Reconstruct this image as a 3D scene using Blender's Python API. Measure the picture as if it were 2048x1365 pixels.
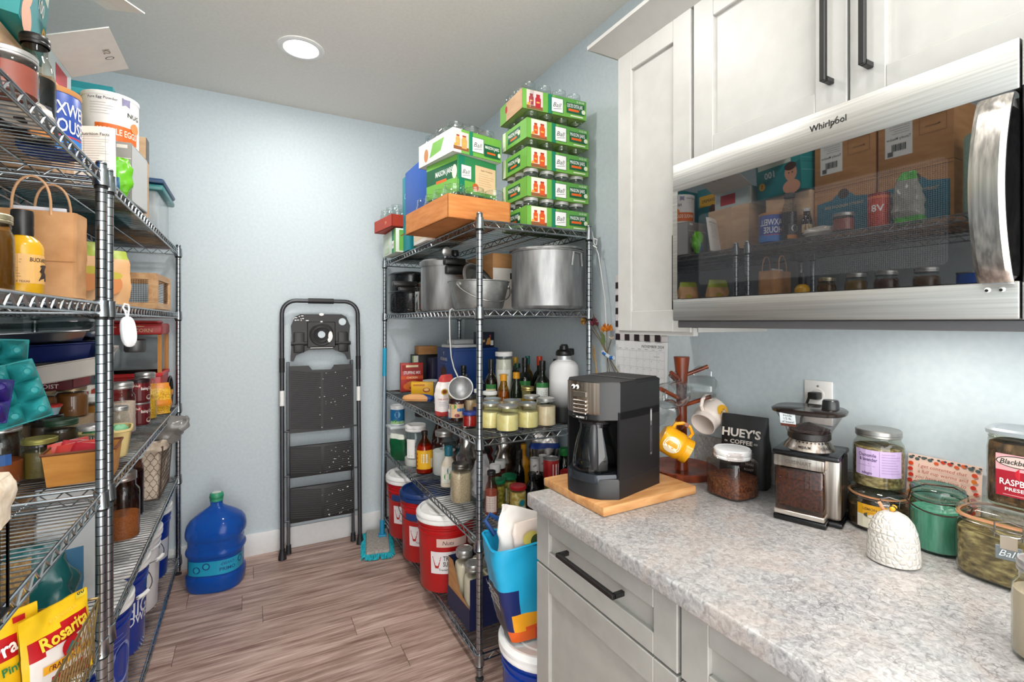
import bpy, bmesh, math, random
from mathutils import Vector as V, Matrix, noise
PI = math.pi
R = math.radians
SC = bpy.context.scene
COL = SC.collection
for o in list(bpy.data.objects):
    bpy.data.objects.remove(o)

# ---------------------------------------------------------------- camera, world, lights, exposure
cam = bpy.data.objects.new('camera', bpy.data.cameras.new('camera'))
COL.objects.link(cam)
cam.location = (0, 0, 1.4)
cam.rotation_euler = (R(90), 0, R(-28.403))
cam.data.sensor_width = 36
cam.data.lens = 969 / 2048 * 36
cam.data.shift_y = -37.5 / 2048
cam.data.clip_start = 0.02
SC.camera = cam
SC.view_settings.view_transform = 'Standard'
SC.view_settings.look = 'None'
SC.view_settings.exposure = 0.0
SC.view_settings.gamma = 1
SC.view_settings.use_curve_mapping = False
SC.cycles.max_bounces = 9
SC.cycles.diffuse_bounces = 5
SC.cycles.glossy_bounces = 5
SC.cycles.transparent_max_bounces = 28
SC.cycles.caustics_reflective = False
SC.cycles.caustics_refractive = False
SC.cycles.use_denoising = True
SC.cycles.sample_clamp_indirect = 6

w = bpy.data.worlds.new('world')
SC.world = w
w.use_nodes = True
w.node_tree.nodes['Background'].inputs[0].default_value = (1, .99, .97, 1)
w.node_tree.nodes['Background'].inputs[1].default_value = 5.6


def area(name, loc, size, power, color=(1, .97, .93), rot=(0, 0, 0), shape='DISK', sy=None, spread=180):
    l = bpy.data.lights.new(name, 'AREA')
    l.energy = power
    l.color = color
    l.shape = shape
    l.size = size
    if sy: l.size_y = sy
    l.spread = R(spread)
    o = bpy.data.objects.new(name, l)
    o.location = loc
    o.rotation_euler = rot
    COL.objects.link(o)
    return o


area('ceiling_lamp', (.22, 2.57, 2.722), .15, 9.5)
area('ceiling_lamp', (.22, 1.52, 2.722), .15, 11)
area('ceiling_lamp', (.22, .45, 2.722), .15, 5.5)
area('ceiling_lamp', (.22, -.62, 2.722), .15, 7)
area('hood_lamp', (1.16, .50, 1.383), .05, 1.0, (1, .95, .88), shape='RECTANGLE', sy=.10)

# ---------------------------------------------------------------- materials
_M = {}


def lin(h):
    h = h.lstrip('#')
    o = []
    for i in (0, 2, 4):
        c = int(h[i:i + 2], 16) / 255
        o.append(c / 12.92 if c <= .04045 else ((c + .055) / 1.055) ** 2.4)
    return (o[0], o[1], o[2], 1)


def nt(name):
    m = bpy.data.materials.new(name)
    m.use_nodes = True
    t = m.node_tree
    return m, t, t.nodes, t.links, t.nodes['Principled BSDF']


def C(h, rough=.5, metal=0., spec=.5, emit=0):
    """plain paint, plastic, paper or metal with a faint procedural mottling"""
    k = (h, rough, metal, spec, emit)
    if k in _M: return _M[k]
    m, t, N, L, b = nt('paint_' + h)
    c = lin(h)
    if not emit:
        n = N.new('ShaderNodeTexNoise')
        n.inputs['Scale'].default_value = 35
        n.inputs['Detail'].default_value = 3
        g = N.new('ShaderNodeTexCoord')
        L.new(g.outputs['Object'], n.inputs['Vector'])
        x = N.new('ShaderNodeMix')
        x.data_type = 'RGBA'
        x.inputs[6].default_value = tuple(q * .93 for q in c[:3]) + (1,)
        x.inputs[7].default_value = tuple(min(1, q * 1.05) for q in c[:3]) + (1,)
        L.new(n.outputs[0], x.inputs[0])
        L.new(x.outputs[2], b.inputs['Base Color'])
    else:
        b.inputs['Base Color'].default_value = c
        b.inputs['Emission Color'].default_value = c
        b.inputs['Emission Strength'].default_value = emit
    b.inputs['Roughness'].default_value = rough
    b.inputs['Metallic'].default_value = metal
    b.inputs['Specular IOR Level'].default_value = spec
    _M[k] = m
    return m


def NZ(name, c1, c2, scale=(8, 8, 8), rough=.5, metal=0., detail=4, lo=.35, hi=.65, bump=0., dist=0., obj=True, c3=None, rnd=0., spec=.5):
    """two or three colours mixed by stretched noise"""
    if name in _M: return _M[name]
    m, t, N, L, b = nt(name)
    tc = N.new('ShaderNodeTexCoord')
    mp = N.new('ShaderNodeMapping')
    mp.inputs['Scale'].default_value = scale
    L.new(tc.outputs['Object' if obj else 'Generated'], mp.inputs[0])
    if rnd:
        oi = N.new('ShaderNodeObjectInfo')
        ml = N.new('ShaderNodeMath'); ml.operation = 'MULTIPLY'; ml.inputs[1].default_value = 37.
        L.new(oi.outputs['Random'], ml.inputs[0])
        cb = N.new('ShaderNodeCombineXYZ')
        for i in range(3): L.new(ml.outputs[0], cb.inputs[i])
        L.new(cb.outputs[0], mp.inputs['Location'])
    n = N.new('ShaderNodeTexNoise')
    n.inputs['Scale'].default_value = 1
    n.inputs['Detail'].default_value = detail
    n.inputs['Distortion'].default_value = dist
    L.new(mp.outputs[0], n.inputs['Vector'])
    r = N.new('ShaderNodeValToRGB')
    r.color_ramp.elements[0].position = lo
    r.color_ramp.elements[0].color = lin(c1)
    r.color_ramp.elements[1].position = hi
    r.color_ramp.elements[1].color = lin(c2)
    if c3:
        e = r.color_ramp.elements.new((lo + hi) / 2)
        e.color = lin(c3)
    L.new(n.outputs[0], r.inputs[0])
    out = r.outputs[0]
    if rnd:
        hs = N.new('ShaderNodeHueSaturation')
        a = N.new('ShaderNodeMapRange')
        a.inputs[3].default_value = 1 - rnd
        a.inputs[4].default_value = 1 + rnd
        L.new(oi.outputs['Random'], a.inputs[0])
        L.new(a.outputs[0], hs.inputs['Value'])
        L.new(out, hs.inputs['Color'])
        out = hs.outputs[0]
    L.new(out, b.inputs['Base Color'])
    b.inputs['Roughness'].default_value = rough
    b.inputs['Metallic'].default_value = metal
    b.inputs['Specular IOR Level'].default_value = spec
    if bump:
        bp = N.new('ShaderNodeBump')
        bp.inputs['Strength'].default_value = bump
        bp.inputs['Distance'].default_value = .002
        L.new(n.outputs[0], bp.inputs['Height'])
        L.new(bp.outputs[0], b.inputs['Normal'])
    _M[name] = m
    return m


def GL(h='f4f8f7', refl=1., rough=.02, ior=1.45):
    """thin clear or tinted glass or plastic film: tinted see-through plus fresnel reflection"""
    k = ('glass', h, refl, rough, ior)
    if k in _M: return _M[k]
    m = bpy.data.materials.new('glass_' + h)
    m.use_nodes = True
    N, L = m.node_tree.nodes, m.node_tree.links
    N.remove(N['Principled BSDF'])
    tr = N.new('ShaderNodeBsdfTransparent')
    tr.inputs[0].default_value = lin(h)
    gl = N.new('ShaderNodeBsdfGlossy')
    gl.inputs['Roughness'].default_value = rough
    lw = N.new('ShaderNodeLayerWeight')
    pw = N.new('ShaderNodeMath')
    pw.operation = 'POWER'
    pw.inputs[1].default_value = 4.
    L.new(lw.outputs['Facing'], pw.inputs[0])
    mu = N.new('ShaderNodeMath')
    mu.operation = 'MULTIPLY_ADD'
    mu.inputs[1].default_value = .6 * refl
    mu.inputs[2].default_value = .045 * refl
    mu.use_clamp = True
    L.new(pw.outputs[0], mu.inputs[0])
    mx = N.new('ShaderNodeMixShader')
    L.new(mu.outputs[0], mx.inputs[0])
    L.new(tr.outputs[0], mx.inputs[1])
    L.new(gl.outputs[0], mx.inputs[2])
    L.new(mx.outputs[0], N['Material Output'].inputs[0])
    _M[k] = m
    return m


def film(h, alpha=.35, rough=.25):
    """milky translucent plastic"""
    k = ('film', h, alpha)
    if k in _M: return _M[k]
    m, t, N, L, b = nt('film_' + h)
    b.inputs['Base Color'].default_value = lin(h)
    b.inputs['Roughness'].default_value = rough
    b.inputs['Alpha'].default_value = alpha
    _M[k] = m
    return m


G = GL()
GT = GL('2f9c9a', 1.)
CHROME = NZ('shelf_chrome', '9aa0a4', 'b9bec1', (20, 20, 20), .22, 1.)
STEEL = NZ('brushed_steel', 'b5b4b1', 'c9c8c4', (3, 3, 260), .42, 1., detail=2)
STEELV = NZ('brushed_steel_fine', '8f8d89', 'c2beb8', (160, 160, 2), .3, 1., detail=2)
ALU = NZ('worn_aluminium', '939495', 'b6b7b7', (30, 30, 6), .55, 1., detail=6, bump=.05)
ALUM = NZ('matte_aluminium', 'a3a4a2', 'b7b8b6', (40, 40, 40), .45, 1., detail=6)
CARD = NZ('cardboard', 'ad7b4a', 'c08e5c', (9, 9, 40), .85)
CARDL = NZ('pale_cardboard', 'c59f7b', 'd3b08d', (9, 9, 40), .85)
KRAFT = NZ('kraft_paper', 'ad7c4e', 'c49466', (14, 14, 14), .8, bump=.2)
WOODL = NZ('light_wood', 'b98a5c', 'd6ab7c', (30, 6, 30), .5, detail=5, dist=.6)
BOARD = NZ('maple_board', 'b57d4a', 'cf9d68', (8, 50, 50), .42, detail=5, dist=.4)
WOODD = NZ('dark_red_wood', '4f1d0d', '8a3d1e', (30, 30, 5), .3, detail=5, dist=.4)
BLK = C('141414', .35)
BLKM = C('1b1b1c', .6)
WHITE = C('f0f0ee', .45)
SILV = NZ('zinc_lid', 'adadab', 'c9c8c5', (60, 60, 60), .35, .8)
FOIL = NZ('foil', '8f8a86', 'cfcac6', (25, 25, 25), .25, 1., detail=5, bump=.8)
COFFEE = NZ('ground_coffee', '2c1307', '7a4420', (160, 160, 160), .9, detail=6)


# ---------------------------------------------------------------- mesh builder
class MB:
    def __init__(s):
        s.v, s.f, s.mi, s.mats = [], [], [], []

    def m(s, mat):
        if mat not in s.mats: s.mats.append(mat)
        return s.mats.index(mat)

    def add(s, vs, fs, mat):
        k, i = len(s.v), s.m(mat)
        s.v += [tuple(p) for p in vs]
        for f in fs:
            s.f.append(tuple(k + q for q in f))
            s.mi.append(i)
        return s

    def box(s, x0, y0, z0, x1, y1, z1, mat, r=0, seg=2):
        if r:
            bm = bmesh.new()
            bmesh.ops.create_cube(bm, size=1)
            for q in bm.verts:
                q.co = V(((x0 + x1) / 2 + q.co.x * (x1 - x0), (y0 + y1) / 2 + q.co.y * (y1 - y0), (z0 + z1) / 2 + q.co.z * (z1 - z0)))
            bmesh.ops.bevel(bm, geom=bm.edges[:], offset=r, segments=seg, affect='EDGES', profile=.5)
            bm.verts.index_update()
            s.add([q.co[:] for q in bm.verts], [[q.index for q in f.verts] for f in bm.faces], mat)
            bm.free()
            return s
        vs = [(x, y, z) for z in (z0, z1) for y in (y0, y1) for x in (x0, x1)]
        return s.add(vs, [(0, 2, 3, 1), (4, 5, 7, 6), (0, 1, 5, 4), (2, 6, 7, 3), (0, 4, 6, 2), (1, 3, 7, 5)], mat)

    def prism(s, pts, z0, z1, mat):
        n = len(pts)
        vs = [(x, y, z0) for x, y in pts] + [(x, y, z1) for x, y in pts]
        fs = [tuple(range(n))[::-1], tuple(range(n, 2 * n))] + [(i, (i + 1) % n, n + (i + 1) % n, n + i) for i in range(n)]
        return s.add(vs, fs, mat)

    def lathe(s, prof, mat, n=24, sq=2, sx=1, sy=1, c=(0, 0, 0), matf=None, M=None):
        vs, fs = [], []
        for r, z in prof:
            for i in range(n):
                a = 2 * PI * i / n
                k = sqf(a, sq)
                p = V((c[0] + r * k * math.cos(a) * sx, c[1] + r * k * math.sin(a) * sy, c[2] + z))
                vs.append(M @ p if M else p)
        for j in range(len(prof) - 1):
            for i in range(n):
                i2 = (i + 1) % n
                fs.append((j * n + i, j * n + i2, (j + 1) * n + i2, (j + 1) * n + i))
        return s.add(vs, fs, mat)

    def tube(s, pts, r, mat, n=6, closed=False, caps=True):
        pts = [V(p) for p in pts]
        if closed: pts = pts + [pts[0]]
        vs, fs, up = [], [], None
        N_ = len(pts)
        for i, p in enumerate(pts):
            if closed:
                d = (pts[(i + 1) % (N_ - 1)] - pts[(i - 1) % (N_ - 1)])
            else:
                d = pts[min(i + 1, N_ - 1)] - pts[max(i - 1, 0)]
            d = d.normalized() if d.length > 1e-9 else V((0, 0, 1))
            if up is None:
                up = V((0, 0, 1)) if abs(d.z) < .9 else V((1, 0, 0))
            u = d.cross(up)
            u = u.normalized() if u.length > 1e-6 else d.orthogonal().normalized()
            w_ = u.cross(d)
            up = w_
            rr = r[i] if isinstance(r, (list, tuple)) else r
            for k in range(n):
                a = 2 * PI * k / n
                vs.append(p + (u * math.cos(a) + w_ * math.sin(a)) * rr)
        for i in range(N_ - 1):
            for k in range(n):
                k2 = (k + 1) % n
                fs.append((i * n + k, i * n + k2, (i + 1) * n + k2, (i + 1) * n + k))
        if caps and not closed:
            fs.append(tuple(range(n))[::-1])
            fs.append(tuple(range((N_ - 1) * n, N_ * n)))
        return s.add(vs, fs, mat)

    def grid(s, fn, nu, nv, mat, matf=None):
        vs = [fn(i / nu, j / nv) for j in range(nv + 1) for i in range(nu + 1)]
        for j in range(nv):
            for i in range(nu):
                pass
        k = len(s.v)
        s.v += [tuple(p) for p in vs]
        W = nu + 1
        for j in range(nv):
            for i in range(nu):
                s.f.append(tuple(k + q for q in (j * W + i, j * W + i + 1, (j + 1) * W + i + 1, (j + 1) * W + i)))
                s.mi.append(s.m(matf((i + .5) / nu, (j + .5) / nv) if matf else mat))
        return s

    def disc(s, c, r, mat, n=20, M=None):
        vs = [V((c[0] + r * math.cos(2 * PI * i / n), c[1] + r * math.sin(2 * PI * i / n), c[2])) for i in range(n)]
        return s.add([M @ p if M else p for p in vs], [tuple(range(n))], mat)

    def xf(s, M, k=0):
        s.v = s.v[:k] + [tuple(M @ V(p)) for p in s.v[k:]]
        return s


def sqf(a, sq):
    if sq == 2: return 1
    return (abs(math.cos(a)) ** sq + abs(math.sin(a)) ** sq) ** (-1 / sq)


def obj(name, mb, parent=None, loc=(0, 0, 0), rot=(0, 0, 0), sharp=38):
    me = bpy.data.meshes.new(name)
    me.from_pydata(mb.v, [], mb.f)
    for m in mb.mats: me.materials.append(m)
    me.polygons.foreach_set('material_index', mb.mi)
    if sharp:
        me.polygons.foreach_set('use_smooth', [True] * len(me.polygons))
        me.set_sharp_from_angle(angle=R(sharp))
    me.update()
    o = bpy.data.objects.new(name, me)
    COL.objects.link(o)
    o.location = loc
    o.rotation_euler = rot
    if parent: o.parent = parent
    return o


def tag(o, label=None, cat=None, group=None, kind=None):
    if label: o['label'] = label
    if cat: o['category'] = cat
    if group: o['group'] = group
    if kind: o['kind'] = kind
    return o


def thing(name, label, cat, loc=(0, 0, 0), rz=0, group=None, rot=None):
    o = bpy.data.objects.new(name, None)
    o.empty_display_size = .02
    COL.objects.link(o)
    o.location = loc
    o.rotation_euler = rot if rot else (0, 0, rz)
    return tag(o, label, cat, group)


def struct(name, mb, **k):
    return tag(obj(name, mb, **k), kind='structure')


def dup(src, loc, rz=None, label=None, group=None, rot=None):
    r = src.copy()
    COL.objects.link(r)
    r.location = loc
    if rz is not None: r.rotation_euler = (0, 0, rz)
    if rot is not None: r.rotation_euler = rot
    if label: r['label'] = label
    if group: r['group'] = group
    for ch in list(src.children):
        c = ch.copy()
        COL.objects.link(c)
        c.parent = r
        for g in list(ch.children):
            d = g.copy()
            COL.objects.link(d)
            d.parent = c
    return r


# ---------------------------------------------------------------- printed labels and lettering
_T = {}


def glyphs(s, bold=0., shear=0.):
    k = (s, bold, shear)
    if k in _T: return _T[k]
    cu = bpy.data.curves.new('text', 'FONT')
    cu.body = s
    cu.size = 1
    cu.resolution_u = 2
    cu.offset = bold
    cu.shear = shear
    o = bpy.data.objects.new('text', cu)
    me = bpy.data.meshes.new_from_object(o)
    vs = [(p.co.x, p.co.y) for p in me.vertices]
    fs = [tuple(p.vertices) for p in me.polygons]
    bpy.data.objects.remove(o)
    bpy.data.curves.remove(cu)
    bpy.data.meshes.remove(me)
    if vs:
        x0, x1 = min(p[0] for p in vs), max(p[0] for p in vs)
        y0, y1 = min(p[1] for p in vs), max(p[1] for p in vs)
    else:
        x0, x1, y0, y1 = 0, 1, 0, 1
    _T[k] = ([(x - (x0 + x1) / 2, y - (y0 + y1) / 2) for x, y in vs], fs, x1 - x0, y1 - y0)
    return _T[k]


def flat(O, face):
    """2D label space on a flat face seen from outside"""
    U, W = {'-y': ((1, 0, 0), (0, 0, 1)), '-x': ((0, -1, 0), (0, 0, 1)), '+x': ((0, 1, 0), (0, 0, 1)), '+y': ((-1, 0, 0), (0, 0, 1)), '+z': ((1, 0, 0), (0, 1, 0))}[face]
    U, W, O = V(U), V(W), V(O)
    Nn = U.cross(W)
    return lambda x, y, d: O + U * x + W * y + Nn * d


def cyl(r, a0, z0, sq=2, sx=1, sy=1, taper=0):
    def f(x, y, d):
        a = a0 + x / r
        k = sqf(a, sq) * (r + taper * y + d)
        return V((k * math.cos(a) * sx, k * math.sin(a) * sy, z0 + y))
    return f


def decal(parent, fr, items, name='label', d0=.0006):
    """one flat printed label: r=rectangle, c=disc, p=polygon, t=text, all in metres on the face"""
    mb = MB()
    d = d0
    for it in items:
        k = it[0]
        if k == 'r':
            _, x, y, w_, h, m = it
            n = max(1, int(w_ / .012))
            vs = [fr(x - w_ / 2 + w_ * i / n, y + e * h / 2, d) for e in (-1, 1) for i in range(n + 1)]
            mb.add(vs, [(i, i + 1, n + 2 + i, n + 1 + i) for i in range(n)], m)
        elif k == 'c':
            _, x, y, rx, ry, m = it
            mb.add([fr(x + rx * math.cos(2 * PI * i / 18), y + ry * math.sin(2 * PI * i / 18), d) for i in range(18)], [tuple(range(18))], m)
        elif k == 'p':
            _, ps, m = it
            mb.add([fr(x, y, d) for x, y in ps], [tuple(range(len(ps)))], m)
        elif k == 't':
            _, s, x, y, h, m = it[:6]
            o = it[6] if len(it) > 6 else {}
            vs, fs, w_, hh = glyphs(s, o.get('b', .012), o.get('i', 0))
            sc = h / .72
            sx = o['w'] / w_ if 'w' in o else sc * o.get('sx', 1)
            ca, sa = math.cos(R(o.get('rot', 0))), math.sin(R(o.get('rot', 0)))
            mb.add([fr(x + (p * sx) * ca - q * sc * sa, y + (p * sx) * sa + q * sc * ca, d) for p, q in vs], fs, m)
        d += .00012
    return obj(name, mb, parent, sharp=0)


def lines(x, y, w_, n, step, m, h=.0012, seed=1):
    """rows of unreadable small print"""
    rn = random.Random(seed)
    out = []
    for i in range(n):
        k = w_ * rn.uniform(.6, 1)
        out.append(('r', x - (w_ - k) / 2, y - i * step, k, h, m))
    return out


def tocam(loc, da=0):
    return math.atan2(-loc[1], -loc[0]) + R(da)


# ---------------------------------------------------------------- generic containers
def interp(prof, z):
    for (r0, z0), (r1, z1) in zip(prof, prof[1:]):
        if z0 <= z <= z1 and z1 > z0:
            return r0 + (r1 - r0) * (z - z0) / (z1 - z0)
    return prof[-1][0]


def vessel(root, prof, glass, fill, n=24, sq=2, sx=1, sy=1, z0=.004):
    """shell and what is in it"""
    mb = MB().lathe(prof, glass, n, sq, sx, sy)
    obj('glass_body', mb, root)
    if fill:
        top, m = fill[0], fill[1]
        zs = sorted(set([z for r, z in prof if z0 < z < top and r > .001] + [z0 + .002, top]))
        p = [(0, z0)] + [(interp(prof, z) * .955, z) for z in zs] + [(0, top + .001)]
        obj('contents', MB().lathe(p, m, n, sq, sx, sy), root)


def lidmesh(r, z0, z1, mat, top=None, n=28, ribs=True):
    mb = MB()
    h = z1 - z0
    mb.lathe([(r * .96, z0), (r, z0 + .1 * h), (r, z0 + .3 * h), (r * .975, z0 + .36 * h), (r, z0 + .42 * h), (r, z1 - .12 * h), (r * .95, z1), (r * .9, z1 - .04 * h)], mat, n)
    mb.lathe([(r * .9, z1 - .04 * h), (r * .84, z1 - .02 * h), (.0001, z1 - .02 * h)], top or mat, n)
    return mb


def jar(label, loc, r, h, fill=None, lid=None, lidtop=None, glass=None, neck=.84, sq=2, nk=.82, lab=None, group=None, name='mason_jar', cat='jar', lidh=None, embossed=False, da=0, sy=1):
    t = thing(name, label, cat, loc, 0, group)
    g = glass or G
    nr = r * neck
    prof = [(.0001, .004), (r * .8, .003), (r * .9, 0), (r, .045 * h), (r, (nk - .13) * h), (r * .97, (nk - .07) * h), (nr * 1.03, nk * h - .01 * h), (nr, nk * h + .012 * h), (nr * 1.03, nk * h + .03 * h), (nr, .9 * h), (nr * 1.03, .93 * h), (nr * .985, .95 * h), (nr * 1.01, .985 * h), (nr * .95, h), (nr * .9, .97 * h)]
    if sq != 2:
        pass
    vessel(t, prof, g, (fill[0] * h, fill[1]) if fill else None, 24 if sq == 2 else 32, sq, 1, sy)
    if lid:
        lh = lidh or max(.014, .12 * h)
        obj('lid', lidmesh(nr * 1.08, h + .002 - lh, h + .003, lid, lidtop), t)
    if lab:
        decal(t, cyl(r, tocam(loc, da), 0, sq, 1, sy), lab)
    return t


def bottle(label, loc, r, h, body, cap, fill=None, nr=None, sh=.55, nz=.72, lab=None, group=None, caph=.1, cr=None, name='bottle', cat='bottle', sq=2, sx=1, sy=1, da=0, rot=None):
    t = thing(name, label, cat, loc, 0, group, rot)
    nr = nr or r * .4
    prof = [(.0001, .003), (r * .85, .001), (r * .93, 0), (r, .03 * h), (r, sh * h), (r * .93, (sh + (nz - sh) * .3) * h), (r * .6 + nr * .4, (sh + (nz - sh) * .65) * h), (nr * 1.05, nz * h), (nr, (nz + .02) * h), (nr, (1 - caph * .3) * h), (nr * .9, (1 - caph * .25) * h)]
    vessel(t, prof, body, (fill[0] * h, fill[1]) if fill else None, 22, sq, sx, sy)
    cr = cr or nr * 1.2
    obj('cap', lidmesh(cr, (1 - caph) * h, h, cap, n=18), t)
    if lab:
        decal(t, cyl(r, tocam(loc, da), 0, sq, sx, sy), lab)
    return t


def can(label, loc, r, h, body, rim=None, lab=None, lidm=None, group=None, name='can', cat='can', da=0):
    t = thing(name, label, cat, loc, 0, group)
    obj('can_body', MB().lathe([(.0001, .002), (r * .95, .001), (r, .004), (r, h - .004), (r * .98, h - .002)], body, 28), t)
    obj('lid', MB().lathe([(r * 1.01, h - .012 if lidm else h - .005), (r * 1.025, h - .008 if lidm else h - .003), (r * 1.02, h + .001), (r * .95, h + .001), (r * .93, h - .003), (.0001, h - .003)], lidm or rim or SILV, 28), t)
    if lab: decal(t, cyl(r, tocam(loc, da), 0), lab)
    return t


def carton(label, loc, sx, sy, sz, mat, faces=None, rz=0, group=None, name='carton', cat='box', flaps=None, rot=None, r=.0015):
    """box sitting on loc (centre of its base); faces maps a side to label items centred on that face"""
    t = thing(name, label, cat, loc, rz, group, rot)
    obj('box_body', MB().box(-sx / 2, -sy / 2, 0, sx / 2, sy / 2, sz, mat, r), t)
    for f, it in (faces or {}).items():
        O = {'-y': (0, -sy / 2, sz / 2), '+y': (0, sy / 2, sz / 2), '-x': (-sx / 2, 0, sz / 2), '+x': (sx / 2, 0, sz / 2), '+z': (0, 0, sz)}[f]
        decal(t, flat(O, f), it, 'printed_face')
    return t


def tray(t, sx, sy, sz, mat, name='tray', th=.003, inner=None):
    mb = MB()
    x, y = sx / 2, sy / 2
    mb.box(-x, -y, 0, x, y, th, mat)
    mb.box(-x, -y, 0, x, -y + th, sz, mat).box(-x, y - th, 0, x, y, sz, mat)
    mb.box(-x, -y, 0, -x + th, y, sz, mat).box(x - th, -y, 0, x, y, sz, mat)
    return obj(name, mb, t, sharp=0)


def bag(mb, prof, mat, n=28, sq=3.2, amp=.006, fq=22, seed=0, matf=None, flatten=None):
    """soft bag: prof rows (z, half width, half depth, x shift, y shift)"""
    def f(u, v):
        k = v * (len(prof) - 1)
        i = min(int(k), len(prof) - 2)
        q = k - i
        z, a, b, dx, dy = [prof[i][j] + (prof[i + 1][j] - prof[i][j]) * q for j in range(5)]
        an = 2 * PI * u
        s_ = sqf(an, sq)
        p = V((a * s_ * math.cos(an) + dx, b * s_ * math.sin(an) + dy, z))
        if u in (0, 1): an = 0
        e = noise.noise(V((p.x * fq + seed, p.y * fq, p.z * fq))) * amp * (0 if v == 0 else 1)
        c = noise.noise(V((p.x * fq * 2.3, p.y * fq * 2.3 + seed, p.z * fq * 2.3))) * amp * .5 * (0 if v == 0 else 1)
        dr = V((math.cos(an), math.sin(an), 0))
        return p + dr * (e + c)
    return mb.grid(f, n, (len(prof) - 1) * 4, mat, matf)


def bprof(*rows):
    return [tuple(r) + (0,) * (5 - len(r)) for r in rows]


def bucket(label, loc, r, h, body, lidm, lab=None, group=None, grip=WHITE, da=0, bail=True, bz=.62):
    t = thing('bucket', label, 'bucket', loc, 0, group)
    rb = r * .88
    rr = lambda z: rb + (r * .96 - rb) * z / h
    prof = [(.0001, .004), (rb * .97, .003), (rb, .01)] + [(rr(.74 * h), .74 * h), (rr(.745 * h) * 1.035, .75 * h), (rr(.75 * h) * 1.035, .76 * h), (rr(.76 * h) * 1.0, .765 * h), (rr(.8 * h), .80 * h), (rr(.82 * h) * 1.04, .815 * h), (rr(.83 * h) * 1.04, .83 * h), (rr(.84 * h), .835 * h), (rr(.9 * h), .92 * h)]
    obj('bucket_body', MB().lathe(prof, body, 40), t)
    lz = h
    obj('lid', MB().lathe([(r * .97, .875 * h), (r * 1.02, .885 * h), (r * 1.03, .91 * h), (r * 1.0, .935 * h), (r * 1.03, .945 * h), (r * 1.03, .965 * h), (r * .99, .985 * h), (r * .95, h), (r * .90, h), (r * .87, .965 * h), (r * .6, .96 * h), (r * .58, .972 * h), (.0001, .972 * h)], lidm, 40), t)
    if lab:
        decal(t, cyl(rr(.4 * h) + .0008, tocam(loc, da), .4 * h, taper=(rr(h) - rr(0)) / h), lab)
    if bail:
        a0 = tocam(loc, da)
        hb = MB()
        pts = []
        for i in range(17):
            a = a0 - 1.45 + 2.9 * i / 16
            pts.append(((r * 1.05) * math.cos(a), (r * 1.05) * math.sin(a), .78 * h - (.78 - bz) * h * math.sin(PI * i / 16) ** .7))
        hb.tube(pts, .002, CHROME, 5)
        hb.tube(pts[7:10], .008, grip, 8)
        obj('handle', hb, t)
    return t

# ================================================================ the room
XL, XR, YB, YF, ZC = -1.0, 1.388, 3.30, -1.0, 2.74
PAINT = NZ('wall_paint', 'c3cfd5', 'cad5da', (60, 60, 60), .55, detail=5, bump=.06)
CEILP = NZ('ceiling_paint', 'e6e2da', 'eae7e0', (80, 80, 80), .9, detail=3, bump=.05)
TRIMP = C('e6e8e8', .4)
struct('wall_back', MB().box(XL - .1, YB, -.03, XR + .1, YB + .1, ZC + .1, PAINT), sharp=0)
struct('wall_left', MB().box(XL - .1, YF, -.03, XL, YB, ZC + .1, PAINT), sharp=0)
struct('wall_right', MB().box(XR, YF, -.03, XR + .1, YB, ZC + .1, PAINT), sharp=0)
struct('ceiling', MB().box(XL, YF, ZC, XR, YB, ZC + .1, CEILP), sharp=0)
for nm, bx in (('back', (XL, YB - .014, 0, XR, YB, .132)), ('left', (XL, YF, 0, XL + .014, YB - .014, .132)), ('right', (XR - .014, 1.24, 0, XR, YB - .014, .132))):
    struct('baseboard_' + nm, MB().box(*bx, TRIMP, .004), sharp=30)

fl = struct('floor', MB().box(XL, YF, -.03, XR, YB, -.005, C('4a3a34', .8)), sharp=0)


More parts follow.
